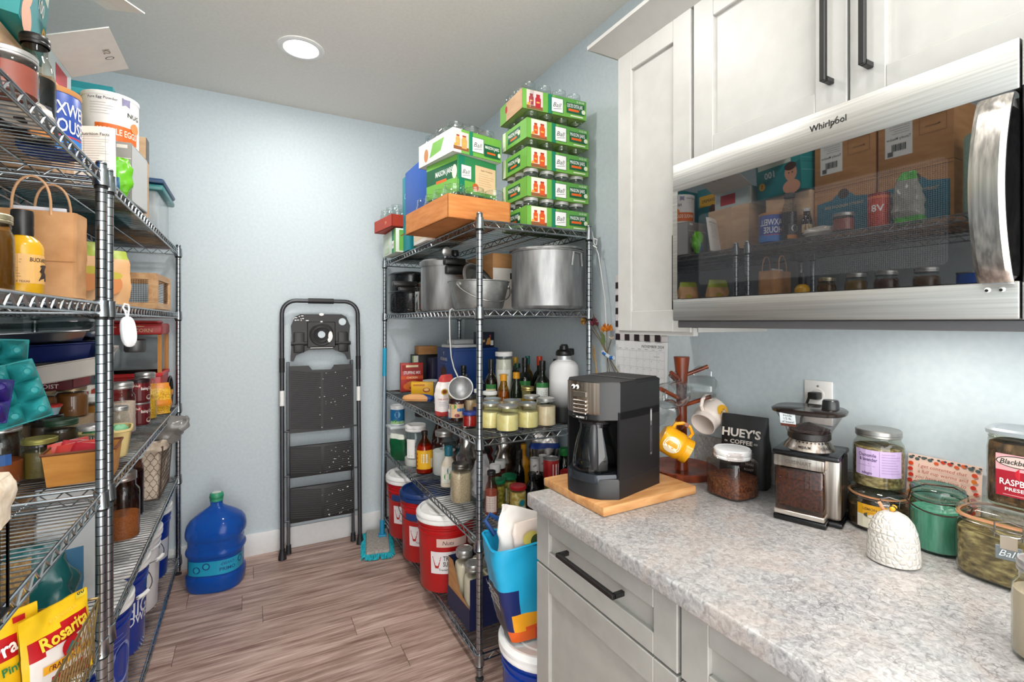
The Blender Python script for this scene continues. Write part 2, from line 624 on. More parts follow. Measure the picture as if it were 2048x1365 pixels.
def plank_mat():
    m, t, N, L, b = nt('vinyl_plank')
    tc = N.new('ShaderNodeTexCoord')
    oi = N.new('ShaderNodeObjectInfo')
    mp = N.new('ShaderNodeMapping')
    mp.inputs['Scale'].default_value = (1.1, 15, 1)
    cb = N.new('ShaderNodeCombineXYZ')
    ml = N.new('ShaderNodeMath'); ml.operation = 'MULTIPLY'; ml.inputs[1].default_value = 53.
    L.new(oi.outputs['Random'], ml.inputs[0])
    L.new(ml.outputs[0], cb.inputs[0]); L.new(ml.outputs[0], cb.inputs[1])
    L.new(cb.outputs[0], mp.inputs['Location'])
    L.new(tc.outputs['Object'], mp.inputs[0])
    n1 = N.new('ShaderNodeTexNoise'); n1.inputs['Scale'].default_value = 2.2; n1.inputs['Detail'].default_value = 7; n1.inputs['Distortion'].default_value = .7
    n1.inputs['Roughness'].default_value = .62
    L.new(mp.outputs[0], n1.inputs['Vector'])
    mp2 = N.new('ShaderNodeMapping'); mp2.inputs['Scale'].default_value = (7, 190, 1)
    L.new(tc.outputs['Object'], mp2.inputs[0]); L.new(cb.outputs[0], mp2.inputs['Location'])
    n2 = N.new('ShaderNodeTexNoise'); n2.inputs['Scale'].default_value = 1; n2.inputs['Detail'].default_value = 5
    L.new(mp2.outputs[0], n2.inputs['Vector'])
    r = N.new('ShaderNodeValToRGB')
    e = r.color_ramp.elements
    e[0].position, e[0].color = .33, lin('87695e')
    e[1].position, e[1].color = .68, lin('dcc3b8')
    k = e.new(.5); k.color = lin('bba094')
    L.new(n1.outputs[0], r.inputs[0])
    r2 = N.new('ShaderNodeValToRGB')
    r2.color_ramp.elements[0].position, r2.color_ramp.elements[0].color = .3, lin('c0aca4')
    r2.color_ramp.elements[1].position, r2.color_ramp.elements[1].color = .6, (1, 1, 1, 1)
    L.new(n2.outputs[0], r2.inputs[0])
    mx = N.new('ShaderNodeMix'); mx.data_type = 'RGBA'; mx.blend_type = 'MULTIPLY'; mx.inputs[0].default_value = .8
    L.new(r.outputs[0], mx.inputs[6]); L.new(r2.outputs[0], mx.inputs[7])
    hs = N.new('ShaderNodeHueSaturation')
    a = N.new('ShaderNodeMapRange'); a.inputs[3].default_value = .9; a.inputs[4].default_value = 1.1
    L.new(oi.outputs['Random'], a.inputs[0]); L.new(a.outputs[0], hs.inputs['Value']); L.new(mx.outputs[2], hs.inputs['Color'])
    L.new(hs.outputs[0], b.inputs['Base Color'])
    b.inputs['Roughness'].default_value = .42
    bp = N.new('ShaderNodeBump'); bp.inputs['Strength'].default_value = .12; bp.inputs['Distance'].default_value = .001
    L.new(n2.outputs[0], bp.inputs['Height']); L.new(bp.outputs[0], b.inputs['Normal'])
    return m


PLK = plank_mat()
PW, PL = .152, 1.22
base = None
rn = random.Random(4)
row, y = 0, YB
while y > YF + .02:
    y0 = max(y - PW, YF)
    x = XL - rn.uniform(.1, 1.1)
    while x < XR:
        a, b = max(x, XL), min(x + PL, XR)
        if b - a > .03:
            full = abs(b - a - PL) < 1e-6 and abs(y - y0 - PW) < 1e-6
            if full and base:
                p = base.copy(); COL.objects.link(p); p.location = (a, y0, 0); p.parent = fl
            else:
                p = obj('plank', MB().box(.0007, .0007, -.005, b - a - .0007, y - y0 - .0007, 0, PLK, .0012, 1), fl, (a, y0, 0), sharp=20)
                if full: base = p
        x += PL
    y -= PW

# recessed ceiling lights
def downlight(loc, label, group=None):
    t = thing('recessed_light', label, 'light', loc, 0, group)
    obj('trim_ring', MB().lathe([(.105, -.0005), (.104, -.004), (.088, -.010), (.080, -.008), (.078, -.004)], WHITE, 40), t)
    obj('diffuser', MB().lathe([(.078, -.004), (.0001, -.006)], C('fffdf8', .5, emit=14), 32), t)


downlight((.22, 2.57, ZC), 'round white recessed light in the ceiling near the back wall')
downlight((.22, 1.52, ZC), 'round white recessed light in the ceiling, second from the back wall')
downlight((.22, .45, ZC), 'round white recessed light in the ceiling between near shelving and microwave')
downlight((.22, -.62, ZC), 'round white recessed light in the ceiling furthest from the back wall')


# ================================================================ wire shelving
def zig(mb, p, q, z0, z1, step, r, mat):
    p, q = V(p), V(q)
    n = max(2, int((q - p).length / step))
    mb.tube([(*(p + (q - p) * (i / n)).to_2d(), z0 if i % 2 else z1) for i in range(n + 1)], r, mat, 4)


POSTM = NZ('post_chrome', '8d9398', 'aab0b4', (30, 30, 5), .24, 1.)
GROOVE = C('3c4043', .4, 1.)


def post_mesh(h):
    mb = MB()
    p = .0127
    prof = [(.0001, 0), (.009, 0), (.009, .012), (p, .016)]
    mb.lathe([(.0001, .0), (.016, .0), (.016, .008), (.006, .012), (.006, .02), (p, .02)], C('2a2a2a', .6), 12)
    z = .02
    while z < h - .03:
        z2 = z + .0254
        mb.lathe([(p, z), (p, z2 - .0022)], POSTM, 12)
        mb.lathe([(p, z2 - .0022), (p * .93, z2 - .0016), (p * .93, z2 - .0006), (p, z2)], GROOVE, 12)
        z = z2
    mb.lathe([(p, z), (p, h - .004), (p * .8, h), (.0001, h + .001)], POSTM, 12)
    return mb


def shelving(label, x0, x1, y0, y1, zs, h=1.83):
    t = thing('wire_shelving_unit', label, 'shelving', ((x0 + x1) / 2, (y0 + y1) / 2, 0))
    X, Y = (x1 - x0) / 2, (y1 - y0) / 2
    pm = post_mesh(h)
    p0 = None
    for sx in (-1, 1):
        for sy in (-1, 1):
            if p0 is None:
                p0 = obj('post', pm, t, (sx * X, sy * Y, 0), sharp=50)
            else:
                p = p0.copy(); COL.objects.link(p); p.location = (sx * X, sy * Y, 0)
    s0 = None
    for z in zs:
        if s0:
            s = s0.copy(); COL.objects.link(s); s.location = (0, 0, z)
            for g in s0.children:
                c = g.copy(); COL.objects.link(c); c.parent = s
            continue
        H = -.030
        mb = MB()
        i = .012
        for zz in (-.004, H):
            for sx in (-1, 1): mb.tube([(sx * X, -Y + i, zz), (sx * X, Y - i, zz)], .0038, CHROME, 6)
            for sy in (-1, 1): mb.tube([(-X + i, sy * Y, zz), (X - i, sy * Y, zz)], .0038, CHROME, 6)
        s = s0 = obj('shelf', mb, t, (0, 0, z), sharp=60)
        for sx in (-1, 1):
            mb = MB(); zig(mb, (sx * X, -Y + i, 0), (sx * X, Y - i, 0), H, -.004, .026, .0026, CHROME)
            obj('edge_truss', mb, s, sharp=60)
        for sy in (-1, 1):
            mb = MB(); zig(mb, (-X + i, sy * Y, 0), (X - i, sy * Y, 0), H, -.004, .026, .0026, CHROME)
            obj('edge_truss', mb, s, sharp=60)
        mb = MB()
        mb.tube([(0, -Y, -.006), (0, Y, -.006)], .003, CHROME, 5).tube([(0, -Y, H), (0, Y, H)], .003, CHROME, 5)
        zig(mb, (0, -Y, 0), (0, Y, 0), H, -.006, .04, .0024, CHROME)
        obj('middle_truss', mb, s, sharp=60)
        for k in (-.5, .5):
            obj('support_wire', MB().tube([(k * X, -Y, -.006), (k * X, Y, -.006)], .0026, CHROME, 5), s, sharp=60)
        mb = MB()
        n = int(2 * Y / .0245)
        for k in range(1, n):
            yy = -Y + 2 * Y * k / n
            mb.tube([(-X, yy, -.0022), (X, yy, -.0022)], .0019, CHROME, 5)
        tag(obj('wire_deck', mb, s, sharp=60), kind='stuff')
        cm = MB().lathe([(.013, -.042), (.0195, -.040), (.0190, -.038), (.0165, -.002), (.0172, .004), (.013, .005)], POSTM, 14)
        cm.lathe([(.013, -.048), (.0155, -.047), (.0155, -.042), (.013, -.042)], C('101010', .5), 14)
        for sx in (-1, 1):
            for sy in (-1, 1):
                obj('collar', cm, s, (sx * X, sy * Y, 0), sharp=50)
    return t


ZS = (1.805, 1.455, .944, .549, .10)
UX0, UX1 = .790, 1.323
shelving('chrome wire shelving unit on the right, topped by stacked jar cases', UX0, UX1, 1.728, 3.245, ZS)
LX0, LX1 = -.94, -.35
shelving('chrome wire shelving unit on the left, at the back, over white lidded buckets', LX0, LX1, 1.732, 3.245, ZS)
shelving('chrome wire shelving unit on the left, nearest, with bean pouches', LX0, LX1, .145, 1.662, ZS)


# ================================================================ cabinets
CABU = NZ('cabinet_paint', 'b7b6b2', 'bcbbb7', (25, 25, 25), .38)
CABL = NZ('base_cabinet_paint', 'a09f9a', 'a6a5a0', (25, 25, 25), .4)


def shaker(parent, name, xf, y0, y1, z0, z1, mat, st=.063, rail=None, hb=None, th=.02, vert=False):
    """recessed-panel front facing -x; hb=(y0,z0,y1,z1) ends of a black bar handle"""
    rail = rail or st
    mb = MB()
    c = .0018
    mb.box(xf, y0, z0, xf + th, y0 + st, z1, mat, c, 1).box(xf, y1 - st, z0, xf + th, y1, z1, mat, c, 1)
    mb.box(xf, y0 + st, z0, xf + th, y1 - st, z0 + rail, mat, c, 1).box(xf, y0 + st, z1 - rail, xf + th, y1 - st, z1, mat, c, 1)
    d = obj(name, mb, parent, sharp=20)
    obj('panel', MB().box(xf + .010, y0 + st - .004, z0 + rail - .004, xf + th - .002, y1 - st + .004, z1 - rail + .004, mat), d, sharp=0)
    if hb:
        a, b, c_, e = hb
        m = MB()
        w_ = .0055
        m.box(xf - .036, a - w_, b - w_, xf - .025, c_ + w_, e + w_, BLK, .0012, 1)
        if vert:
            for zz in (b, e): m.box(xf - .03, a - w_, zz - w_, xf, a + w_, zz + w_, BLK, .0012, 1)
        else:
            for yy in (a, c_): m.box(xf - .03, yy - w_, b - w_, xf, yy + w_, b + w_, BLK, .0012, 1)
        obj('handle', m, d, sharp=20)
    return d


FX = .722


def base_cab(label, y0, y1, drawers):
    t = thing('base_cabinet', label, 'cabinet', (0, 0, 0))
    obj('cabinet_body', MB().box(FX + .022, y0, .11, XR - .002, y1, .874, CABL).box(FX + .08, y0, 0, XR - .002, y1, .11, C('5a5a58', .6)), t, sharp=0)
    ym = (y0 + y1) / 2
    shaker(t, 'drawer', FX, y0 + .004, y1 - .001, .722, .862, CABL, .063, .045, hb=(ym - .105, .805, ym + .105, .805))
    shaker(t, 'door', FX, y0 + .004, y1 - .001, .12, .716, CABL, .063, .06)
    return t


base_cab('grey base cabinet under the coffee maker with black bar drawer handle', .664, 1.187, 1)
base_cab('grey base cabinet in the foreground, beside the one under the coffee maker', .14, .660, 1)
base_cab('grey base cabinet furthest from the shelving, under the counter end', -.5, .136, 1)

ut = thing('upper_cabinet', 'tall light grey wall cabinet left of the microwave', 'cabinet')
obj('cabinet_body', MB().box(1.082, .929, 1.372, XR - .002, 1.232, 2.27, CABU).box(1.066, .929, 1.362, 1.084, 1.232, 1.384, CABU), ut, sharp=0)
shaker(ut, 'door', 1.06, .934, 1.231, 1.372, 2.262, CABU, hb=(.962, 1.44, .962, 1.635), vert=True)
ut = thing('upper_cabinet', 'wide light grey wall cabinet above the microwave, two doors', 'cabinet')
obj('cabinet_body', MB().box(1.082, .165, 1.822, XR - .002, .927, 2.27, CABU), ut, sharp=0)
shaker(ut, 'door', 1.06, .539, .924, 1.826, 2.262, CABU, hb=(.568, 1.898, .568, 2.10), vert=True)
shaker(ut, 'door', 1.06, .168, .534, 1.826, 2.262, CABU, hb=(.496, 1.898, .496, 2.10), vert=True)
mb = MB()
cr = [(1.062, 2.262), (1.02, 2.292), (.998, 2.305), (.990, 2.308), (.990, 2.320), (1.10, 2.320), (1.10, 2.262)]
n = len(cr)
vs = []
for x, z in cr: vs.append((x, .16, z))
for x, z in cr: vs.append((x, 1.232 + (1.062 - min(x, 1.062)), z))
for x, z in cr: vs.append((XR - .003, 1.232 + (1.062 - min(x, 1.062)), z))
fs = [tuple(range(n))]
for s_ in range(2):
    for i in range(n):
        j = (i + 1) % n
        fs.append((s_ * n + i, s_ * n + j, (s_ + 1) * n + j, (s_ + 1) * n + i))
fs.append(tuple(range(2 * n, 3 * n)))
struct('trim_1', MB().add(vs, fs, CABU), sharp=20)

# countertop and backsplash
def stone():
    m, t, N, L, b = nt('grey_stone')
    tc = N.new('ShaderNodeTexCoord')
    def tex(sc, det, dist=0, rough=.55):
        n = N.new('ShaderNodeTexNoise'); n.inputs['Scale'].default_value = sc; n.inputs['Detail'].default_value = det
        n.inputs['Distortion'].default_value = dist; n.inputs['Roughness'].default_value = rough
        L.new(tc.outputs['Object'], n.inputs['Vector']); return n
    def ramp(n, *st):
        r = N.new('ShaderNodeValToRGB'); e = r.color_ramp.elements
        e[0].position, e[0].color = st[0][0], lin(st[0][1]); e[1].position, e[1].color = st[-1][0], lin(st[-1][1])
        for p, c in st[1:-1]: k = e.new(p); k.color = lin(c)
        L.new(n.outputs[0], r.inputs[0]); return r
    def mix(a, b_, f, mode='MIX'):
        x = N.new('ShaderNodeMix'); x.data_type = 'RGBA'; x.blend_type = mode
        if isinstance(f, float): x.inputs[0].default_value = f
        else: L.new(f, x.inputs[0])
        L.new(a, x.inputs[6]); L.new(b_, x.inputs[7]); return x.outputs[2]
    big = ramp(tex(2.6, 9, 1.6, .68), (.30, '85858a'), (.45, '9c9c9d'), (.56, 'aba6a3'), (.72, 'cac6c2'))
    fine = ramp(tex(85, 8, .8, .7), (.36, '5c5a5a'), (.62, 'dedcd9'))
    c = mix(big.outputs[0], fine.outputs[0], .42)
    pk = ramp(tex(6, 5, 2), (.5, '000000'), (.68, '8a8a8a'))
    rust = N.new('ShaderNodeRGB'); rust.outputs[0].default_value = lin('b59c8e')
    c = mix(c, rust.outputs[0], pk.outputs[0])
    vor = N.new('ShaderNodeTexVoronoi'); vor.feature = 'DISTANCE_TO_EDGE'; vor.inputs['Scale'].default_value = 17
    nn = tex(5, 5)
    am = N.new('ShaderNodeVectorMath'); am.operation = 'MULTIPLY_ADD'; am.inputs[1].default_value = (.5, .5, .5)
    L.new(nn.outputs['Color'], am.inputs[0]); L.new(tc.outputs['Object'], am.inputs[2]); L.new(am.outputs[0], vor.inputs['Vector'])
    vr = ramp(vor, (.0, '6f6864'), (.03, 'ffffff'))
    mask = ramp(tex(2.5, 3), (.42, '000000'), (.58, 'c8c8c8'))
    c = mix(c, vr.outputs[0], mask.outputs[0], 'MULTIPLY')
    L.new(c, b.inputs['Base Color'])
    b.inputs['Roughness'].default_value = .3
    return m


STONE = stone()
t = tag(obj('countertop', MB().box(.694, -.5, .875, XR - .001, 1.196, .915, STONE, .006, 3), sharp=40), 'grey marbled stone-look countertop over the base cabinets', 'countertop')
t = tag(obj('backsplash', MB().box(XR - .020, -.5, .9155, XR - .001, 1.19, 1.013, STONE, .003, 2), sharp=40), 'low grey marbled splash strip along the wall behind the jars', 'backsplash')

# ================================================================ microwave
MX = .984
mw = thing('microwave', 'stainless over-range microwave with black glass door', 'microwave')
obj('cabinet_shell', MB().box(MX + .03, .166, 1.405, XR - .002, .926, 1.818, C('2b2b2c', .45, .6), .003, 1), mw, sharp=20)
DY0, DY1, DZ0, DZ1 = .268, .926, 1.404, 1.816
mb = MB()
gy0, gy1, gz0, gz1 = .2685, .909, 1.461, 1.741
mb.box(MX, DY0, gz1, MX + .03, DY1, DZ1, STEEL, .003, 2)
mb.box(MX, DY0, DZ0, MX + .03, DY1, gz0, STEEL, .003, 2)
mb.box(MX + .0004, gy1, gz0 - .004, MX + .03, DY1, gz1 + .004, STEEL)
door = obj('door', mb, mw, sharp=30)
BG = bpy.data.materials.new('black_glass'); BG.use_nodes = True
b = BG.node_tree.nodes['Principled BSDF']
b.inputs['Base Color'].default_value = (.006, .006, .007, 1); b.inputs['Roughness'].default_value = .015; b.inputs['IOR'].default_value = 2.3
# perforated screen seen behind the glass
SCR, t_, N, L, b = nt('perforated_screen')
tc = N.new('ShaderNodeTexCoord'); mp = N.new('ShaderNodeMapping'); mp.inputs['Scale'].default_value = (300, 300, 300)
vo = N.new('ShaderNodeTexVoronoi'); vo.inputs['Randomness'].default_value = 0; vo.inputs['Scale'].default_value = 1
L.new(tc.outputs['Object'], mp.inputs[0]); L.new(mp.outputs[0], vo.inputs['Vector'])
r = N.new('ShaderNodeValToRGB'); r.color_ramp.elements[0].position = .38; r.color_ramp.elements[0].color = (.004, .004, .004, 1); r.color_ramp.elements[1].position = .5; r.color_ramp.elements[1].color = lin('39393b')
L.new(vo.outputs['Distance'], r.inputs[0]); L.new(r.outputs[0], b.inputs['Base Color']); b.inputs['Roughness'].default_value = .015; b.inputs['IOR'].default_value = 2.3


def rrect(y0, y1, z0, z1, rad, x, n=6):
    p = []
    for cy, cz, a0 in ((y1 - rad, z1 - rad, 0), (y0 + rad, z1 - rad, 90), (y0 + rad, z0 + rad, 180), (y1 - rad, z0 + rad, 270)):
        for i in range(n + 1):
            a = R(a0 + 90 * i / n)
            p.append((x, cy + rad * math.cos(a), cz + rad * math.sin(a)))
    return p


def slab(mb, y0, y1, z0, z1, rad, xa, xb, mat):
    p, q = rrect(y0, y1, z0, z1, rad, xa), rrect(y0, y1, z0, z1, rad, xb)
    n = len(p)
    return mb.add(p + q, [tuple(range(n))] + [(i, (i + 1) % n, n + (i + 1) % n, n + i) for i in range(n)], mat)


mb = MB()
slab(mb, gy0, gy1, gz0, gz1, .012, MX - .0012, MX + .004, BG)
gw = obj('glass_window', mb, door, sharp=30)
mb = MB(); slab(mb, .35, .84, 1.492, 1.668, .012, MX - .0016, MX - .0008, SCR)
obj('screen', mb, door, sharp=30)
mb = MB()
n = 22
for i in range(n + 1):
    q = i / n
    z = 1.458 + q * .272
    bow = .022 + .034 * math.sin(PI * q) ** .8
    pts = [(MX - bow, .268), (MX - bow - .004, .274), (MX - bow - .004, .302), (MX - bow, .308), (MX - bow + .010, .306), (MX - bow + .010, .270)]
    mb.v += [(x, y, z) for x, y in pts]
for i in range(n):
    for k in range(6):
        mb.f.append((i * 6 + k, i * 6 + (k + 1) % 6, (i + 1) * 6 + (k + 1) % 6, (i + 1) * 6 + k)); mb.mi.append(0)
mb.f += [tuple(range(6))[::-1], tuple(range(n * 6, n * 6 + 6))]; mb.mi += [0, 0]
mb.mats = [STEELV]
for z in (1.462, 1.722): mb.box(MX - .024, .274, z - .006, MX, .302, z + .006, C('c9c8c5', .3, 1.))
obj('handle', mb, door, sharp=30)
decal(door, flat((MX, .535, 1.783), '-x'), [('t', 'Whirlpool', 0, 0, .013, C('3a3a3b', .3, .8), {'w': .068, 'b': .006}), ('p', [(.004, -.009), (.018, .010), (.0195, .010), (.0055, -.009)], C('3a3a3b', .3, .8))], 'logo')
obj('control_panel', MB().box(MX + .001, .166, DZ0, MX + .03, .2655, DZ1, C('101011', .15)).box(MX, .166, 1.404, MX + .003, .2655, 1.458, STEEL).box(MX, .166, 1.744, MX + .003, .2655, 1.816, STEEL), mw, sharp=0)
mb = MB().box(MX + .014, .17, 1.386, XR - .01, .922, 1.404, C('77777a', .4, .7), .002, 1)
hv = obj('hood_base', mb, mw, sharp=30)
obj('lamp_lens', MB().box(1.125, .44, 1.3845, 1.195, .56, 1.387, C('fff4e2', .4, emit=9)), hv, sharp=0)
eye = lambda p, x, y, z, rr: (obj('googly_eye', MB().lathe([(.0001, 0), (rr, 0), (rr, .0012), (rr * .8, .0025), (.0001, .003)], WHITE, 16, M=Matrix.Translation((x, y, z)) @ Matrix.Rotation(R(-90), 4, 'Y')).lathe([(rr * .55, .0025), (rr * .5, .0034), (.0001, .0036)], BLK, 12, M=Matrix.Translation((x, y + rr * .15, z - rr * .25)) @ Matrix.Rotation(R(-90), 4, 'Y')), p, sharp=30))
for yy in (.303, .287): eye(mw, MX - .0002, yy, 1.449, .004)

# ================================================================ right unit, top shelf: jar cases
GRN, DGRN, TEALG = C('6fae45', .55), C('0d5a37', .55), C('0c8060', .55)
PALEG, ORG, REDP, PINKP = C('dfe8c8', .55), C('e8641f', .55), C('b3202e', .55), C('e8cdc9', .55)
WP, BP = C('f3f3f0', .55), C('1d2b22', .55)
JG = GL('f2f7f6', 1.9)
CJ = {}
POS = lambda a, b: ('front', 'middle', 'rear', 'hindmost')[b] + ' row ' + ('first', 'second', 'third', 'last')[a] + ' from left'


def case_jar(loc, r, h, label, group, lid=None):
    k = (r, h, lid)
    if k in CJ:
        return dup(CJ[k], loc, label=label, group=group)
    CJ[k] = jar(label, loc, r, h, None, lid, None, JG, group=group, neck=.86)
    if not lid:
        pass
    return CJ[k]


def pic_jars(x, y, s, col):
    """printed photo of two filled jars"""
    o = [('r', x, y, 1.5 * s, 1.55 * s, PINKP if col != ORGB else C('f0e2d2', .55))]
    o.append(('r', x, y - .62 * s, 1.5 * s, .3 * s, C('8e5a35', .55)))
    for dx, dy, k in ((-.33, .02, .8), (.3, -.05, 1)):
        o.append(('p', [(x + dx * s + a * s * k, y + dy * s + b * s * k) for a, b in ((-.25, -.55), (.25, -.55), (.27, .2), (.17, .34), (.17, .45), (-.17, .45), (-.17, .34), (-.27, .2))], col))
        o.append(('r', x + dx * s, y + dy * s + .5 * s * k, .36 * s * k, .12 * s, C('a02c20', .5)))
        o.append(('r', x + dx * s, y + dy * s - .1 * s, .3 * s * k, .12 * s, C('f2b24a', .5)))
    o.append(('c', x - .58 * s, y - .38 * s, .14 * s, .12 * s, C('f0a53a', .5)))
    return o


ORGB = C('d9541c', .5)


def ball(x, y, s):
    return [('r', x, y, s, s * 1.05, DGRN), ('r', x, y, s * .93, s * .98, WP), ('t', 'Ball', x, y + .01 * s, s * .34, BP, {'w': s * .72, 'i': .35, 'b': 0}), ('p', [(x - .32 * s, y - .3 * s), (x + .35 * s, y - .2 * s), (x + .35 * s, y - .23 * s), (x - .32 * s, y - .33 * s)], BP)]


def case_front(w_, h, title, col, pic=True):
    o = [('r', 0, 0, w_, h, GRN), ('r', w_ * .25, h * .3, w_ * .5, h * .4, C('5a9c45', .55)), ('r', -w_ * .08, 0, w_ * .07, h, TEALG)]
    if pic: o += pic_jars(-w_ * .315, 0, h * .62, col)
    o += ball(w_ * .03, 0, h * .72)
    o += [('r', w_ * .32, 0, w_ * .29, h * .55, DGRN), ('t', title, w_ * .31, h * .1, h * .19, WP, {'w': w_ * .25}), ('r', w_ * .29, -h * .1, w_ * .17, h * .12, ORG), ('c', w_ * .45, -h * .1, h * .12, h * .12, PALEG), ('t', '12 32 OZ', w_ * .4, h * .38, h * .09, WP, {}), ('r', w_ * .34, -h * .4, w_ * .2, h * .07, PALEG)]
    return o


def case_side(w_, h, title):
    return [('r', 0, 0, w_, h, GRN), ('r', 0, 0, w_ * .5, h * .6, DGRN), ('t', title, -w_ * .03, h * .08, h * .2, WP, {'w': w_ * .42}), ('r', -w_ * .02, -h * .14, w_ * .25, h * .1, ORG), ('c', w_ * .2, 0, h * .13, h * .13, PALEG), ('r', -w_ * .4, 0, w_ * .12, h, PALEG)]


SW, SD, SH = .318, .225, .083
cx, cy = 1.176, 1.862
names = ['bottom', 'second from bottom', 'middle', 'second from top', 'topmost']
for i in range(5):
    z = 1.807 + i * .1225
    top = i == 4
    dx, dy = (0, 0) if not top else (-.012, .0)
    t = thing('jar_case', f'green cardboard jar case, {names[i]} of the five-high stack by the right wall', 'box', (cx + dx, cy + dy, z), 0 if not top else R(-3), 'five-high stack of jar cases')
    tray(t, SW, SD, SH, C('8fae5a', .7))
    ti = 'QUILTED CRYSTAL JARS' if top else 'MASON JARS'
    col = C('b3202e', .5) if top else ORGB
    decal(t, flat((0, -SD / 2, SH / 2), '-y'), case_front(SW, SH, ti, col), 'printed_face')
    s = case_side(SD, SH, 'MASON JARS') if not top else [('r', 0, 0, SD, SH, CARDL), ('r', -SD * .35, 0, SD * .28, SH, GRN), ('c', -SD * .2, .01, .012, .016, REDP)]
    decal(t, flat((-SW / 2, 0, SH / 2), '-x'), s, 'printed_face')
    lid = C('c8c8c4', .4, .3) if i < 2 else None
    for a in range(4):
        for b in range(3):
            if a and b and not top: continue
            case_jar((cx + dx - SW / 2 + .041 + a * .0785, cy + dy - SD / 2 + .038 + b * .074, z + .0035), .0345, .1175, f'{"silver-lidded" if lid else "open"} jar, {POS(a, b)}, {names[i]} case of the tall stack', f'jars in the {names[i]} case of the tall stack', lid)
for a, z, c in ((.19, 1.807 + 3 * .1225, BLK),):
    pass

# orange-brown tray with wide jars at the front edge, overhanging the aisle
t = thing('cardboard_tray', 'orange-brown cardboard tray of wide jars overhanging the right unit top shelf', 'box', (.808, 2.03, 1.812), R(4))
tray(t, .29, .47, .094, NZ('orange_cardboard', 'c1763a', 'd18a4b', (8, 8, 60), .8), th=.004)
decal(t, flat((-.145, .14, .047), '-x'), [('r', 0, 0, .001, .09, C('8a5428', .8)), ('r', -.13, -.04, .06, .006, C('8a5428', .8))], 'seam')
WJ = None
k = 0
for b in range(4):
    for a in range(3):
        if b and a and b < 2: continue
        p = V((-.095 + a * .094, -.185 + b * .096, .005))
        p.rotate(Matrix.Rotation(R(4), 3, 'Z'))
        q = (.808 + p.x, 2.03 + p.y, 1.812 + p.z)
        lb, gp = f'wide-mouth glass jar, {POS(a, b)}, in the orange-brown tray', 'wide jars in the cardboard tray'
        if b > 1 and a == 2: continue
        WJ = dup(WJ, q, label=lb) if WJ else jar(lb, q, .0455, .137, None, None, None, JG, group=gp, neck=.88)

# two green cases sitting on the jars of the tray
bx = carton('green quart jar case with a recipe label, resting on the tray jars', (.845, 2.05, 1.952), .215, .24, .16, C('3f8f4f', .6), {
    '-y': [('r', 0, 0, .213, .158, C('2f8a52', .55)), ('r', 0, -.05, .213, .05, GRN), ('r', -.085, 0, .03, .158, TEALG), ('r', .045, -.005, .115, .115, C('ecc9a0', .6)), ('t', 'Apple Cinnamon', .05, .035, .007, C('7a3b1c'), {}), *lines(.05, .02, .09, 6, .010, C('b98c62', .6)), ('c', -.012, -.045, .017, .017, C('c9622b', .5)), *ball(-.062, .012, .056)],
    '-x': [('r', 0, 0, .238, .158, GRN), ('r', 0, .02, .238, .07, DGRN), ('t', 'MASON JARS', .02, .02, .024, WP, {'w': .13}), ('r', .0, -.012, .08, .012, ORG), ('c', .1, .01, .018, .03, PALEG)],
    '+z': [('r', 0, 0, .2, .22, C('3f8f4f'))]}, rz=R(14), name='jar_case')
t = thing('jar_case', 'white-sided jar case topped with plastic-wrapped jars, upper of the leaning pair', 'box', (.84, 2.06, 2.114), R(10))
tray(t, .25, .30, .10, WP)
decal(t, flat((0, -.15, .05), '-y'), [('r', 0, 0, .25, .10, GRN), ('r', -.105, 0, .04, .1, WP), *[q for q in pic_jars(-.085, 0, .05, C('d9a15a', .5))], ('r', -.035, 0, .018, .1, TEALG), *ball(.0, 0, .062), ('r', .075, -.012, .085, .055, DGRN), ('t', 'MASON JARS', .075, 0, .014, WP, {'w': .075}), ('r', .07, -.022, .045, .008, ORG), ('c', .113, -.022, .008, .01, PALEG)], 'printed_face')
decal(t, flat((-.125, 0, .05), '-x'), [('r', 0, 0, .3, .1, C('e9e7e0', .6)), ('p', [(-.05, -.03), (.05, -.02), (.08, .03), (-.02, .03)], GRN), ('c', -.08, -.01, .02, .03, C('b97a4a', .6))], 'printed_face')
mb = MB()
bag(mb, bprof((.09, .122, .147), (.13, .118, .142), (.145, .10, .12), (.15, .0001, .0001)), GL('f2f4f4', 1.6, .08), amp=.012, fq=26)
obj('plastic_wrap', mb, t)
for a in range(3):
    for b in range(3):
        if a and b: continue
        p = V((-.082 + a * .082, -.10 + b * .098, .004)); p.rotate(Matrix.Rotation(R(10), 3, 'Z'))
        case_jar((.84 + p.x, 2.06 + p.y, 2.114 + p.z), .0395, .135, f'wide glass jar under plastic wrap, {POS(a, b)}, in the leaning case', 'jars in the wrapped case')

# blue and teal boards, red tray and green case at the far end
carton('flat bright blue folded carton standing on edge beside the jar cases', (.785, 2.49, 1.948), .36, .035, .285, C('1450a8', .45), rz=R(91))
carton('flat teal folded carton behind the bright blue one', (.80, 2.735, 1.808), .12, .03, .43, C('128a98', .5), {'+y': [('c', 0, .1, .016, .016, WP), ('c', 0, .1, .012, .012, C('128a98', .5))]}, rz=R(91))
t = thing('cardboard_tray', 'red cardboard tray of small jars at far end of the top shelf', 'box', (.83, 2.94, 1.955), R(6))
tray(t, .26, .30, .07, C('b5391f', .55), th=.004)
decal(t, flat((-.13, 0, .035), '-x'), [('t', '24', .05, 0, .018, C('e8b08a'), {})], 'printed_face')
WJ2 = None
for a in range(3):
    for b in range(3):
        if a == 2 and b: continue
        p = V((-.08 + a * .08, -.10 + b * .09, .005)); p.rotate(Matrix.Rotation(R(6), 3, 'Z'))
        q = (.83 + p.x, 2.94 + p.y, 1.955 + p.z)
        lb = f'clear pint jar, {POS(a, b)}, in the red cardboard tray'
        WJ2 = dup(WJ2, q, label=lb) if WJ2 else jar(lb, q, .037, .13, None, None, None, JG, group='jars in the red tray')
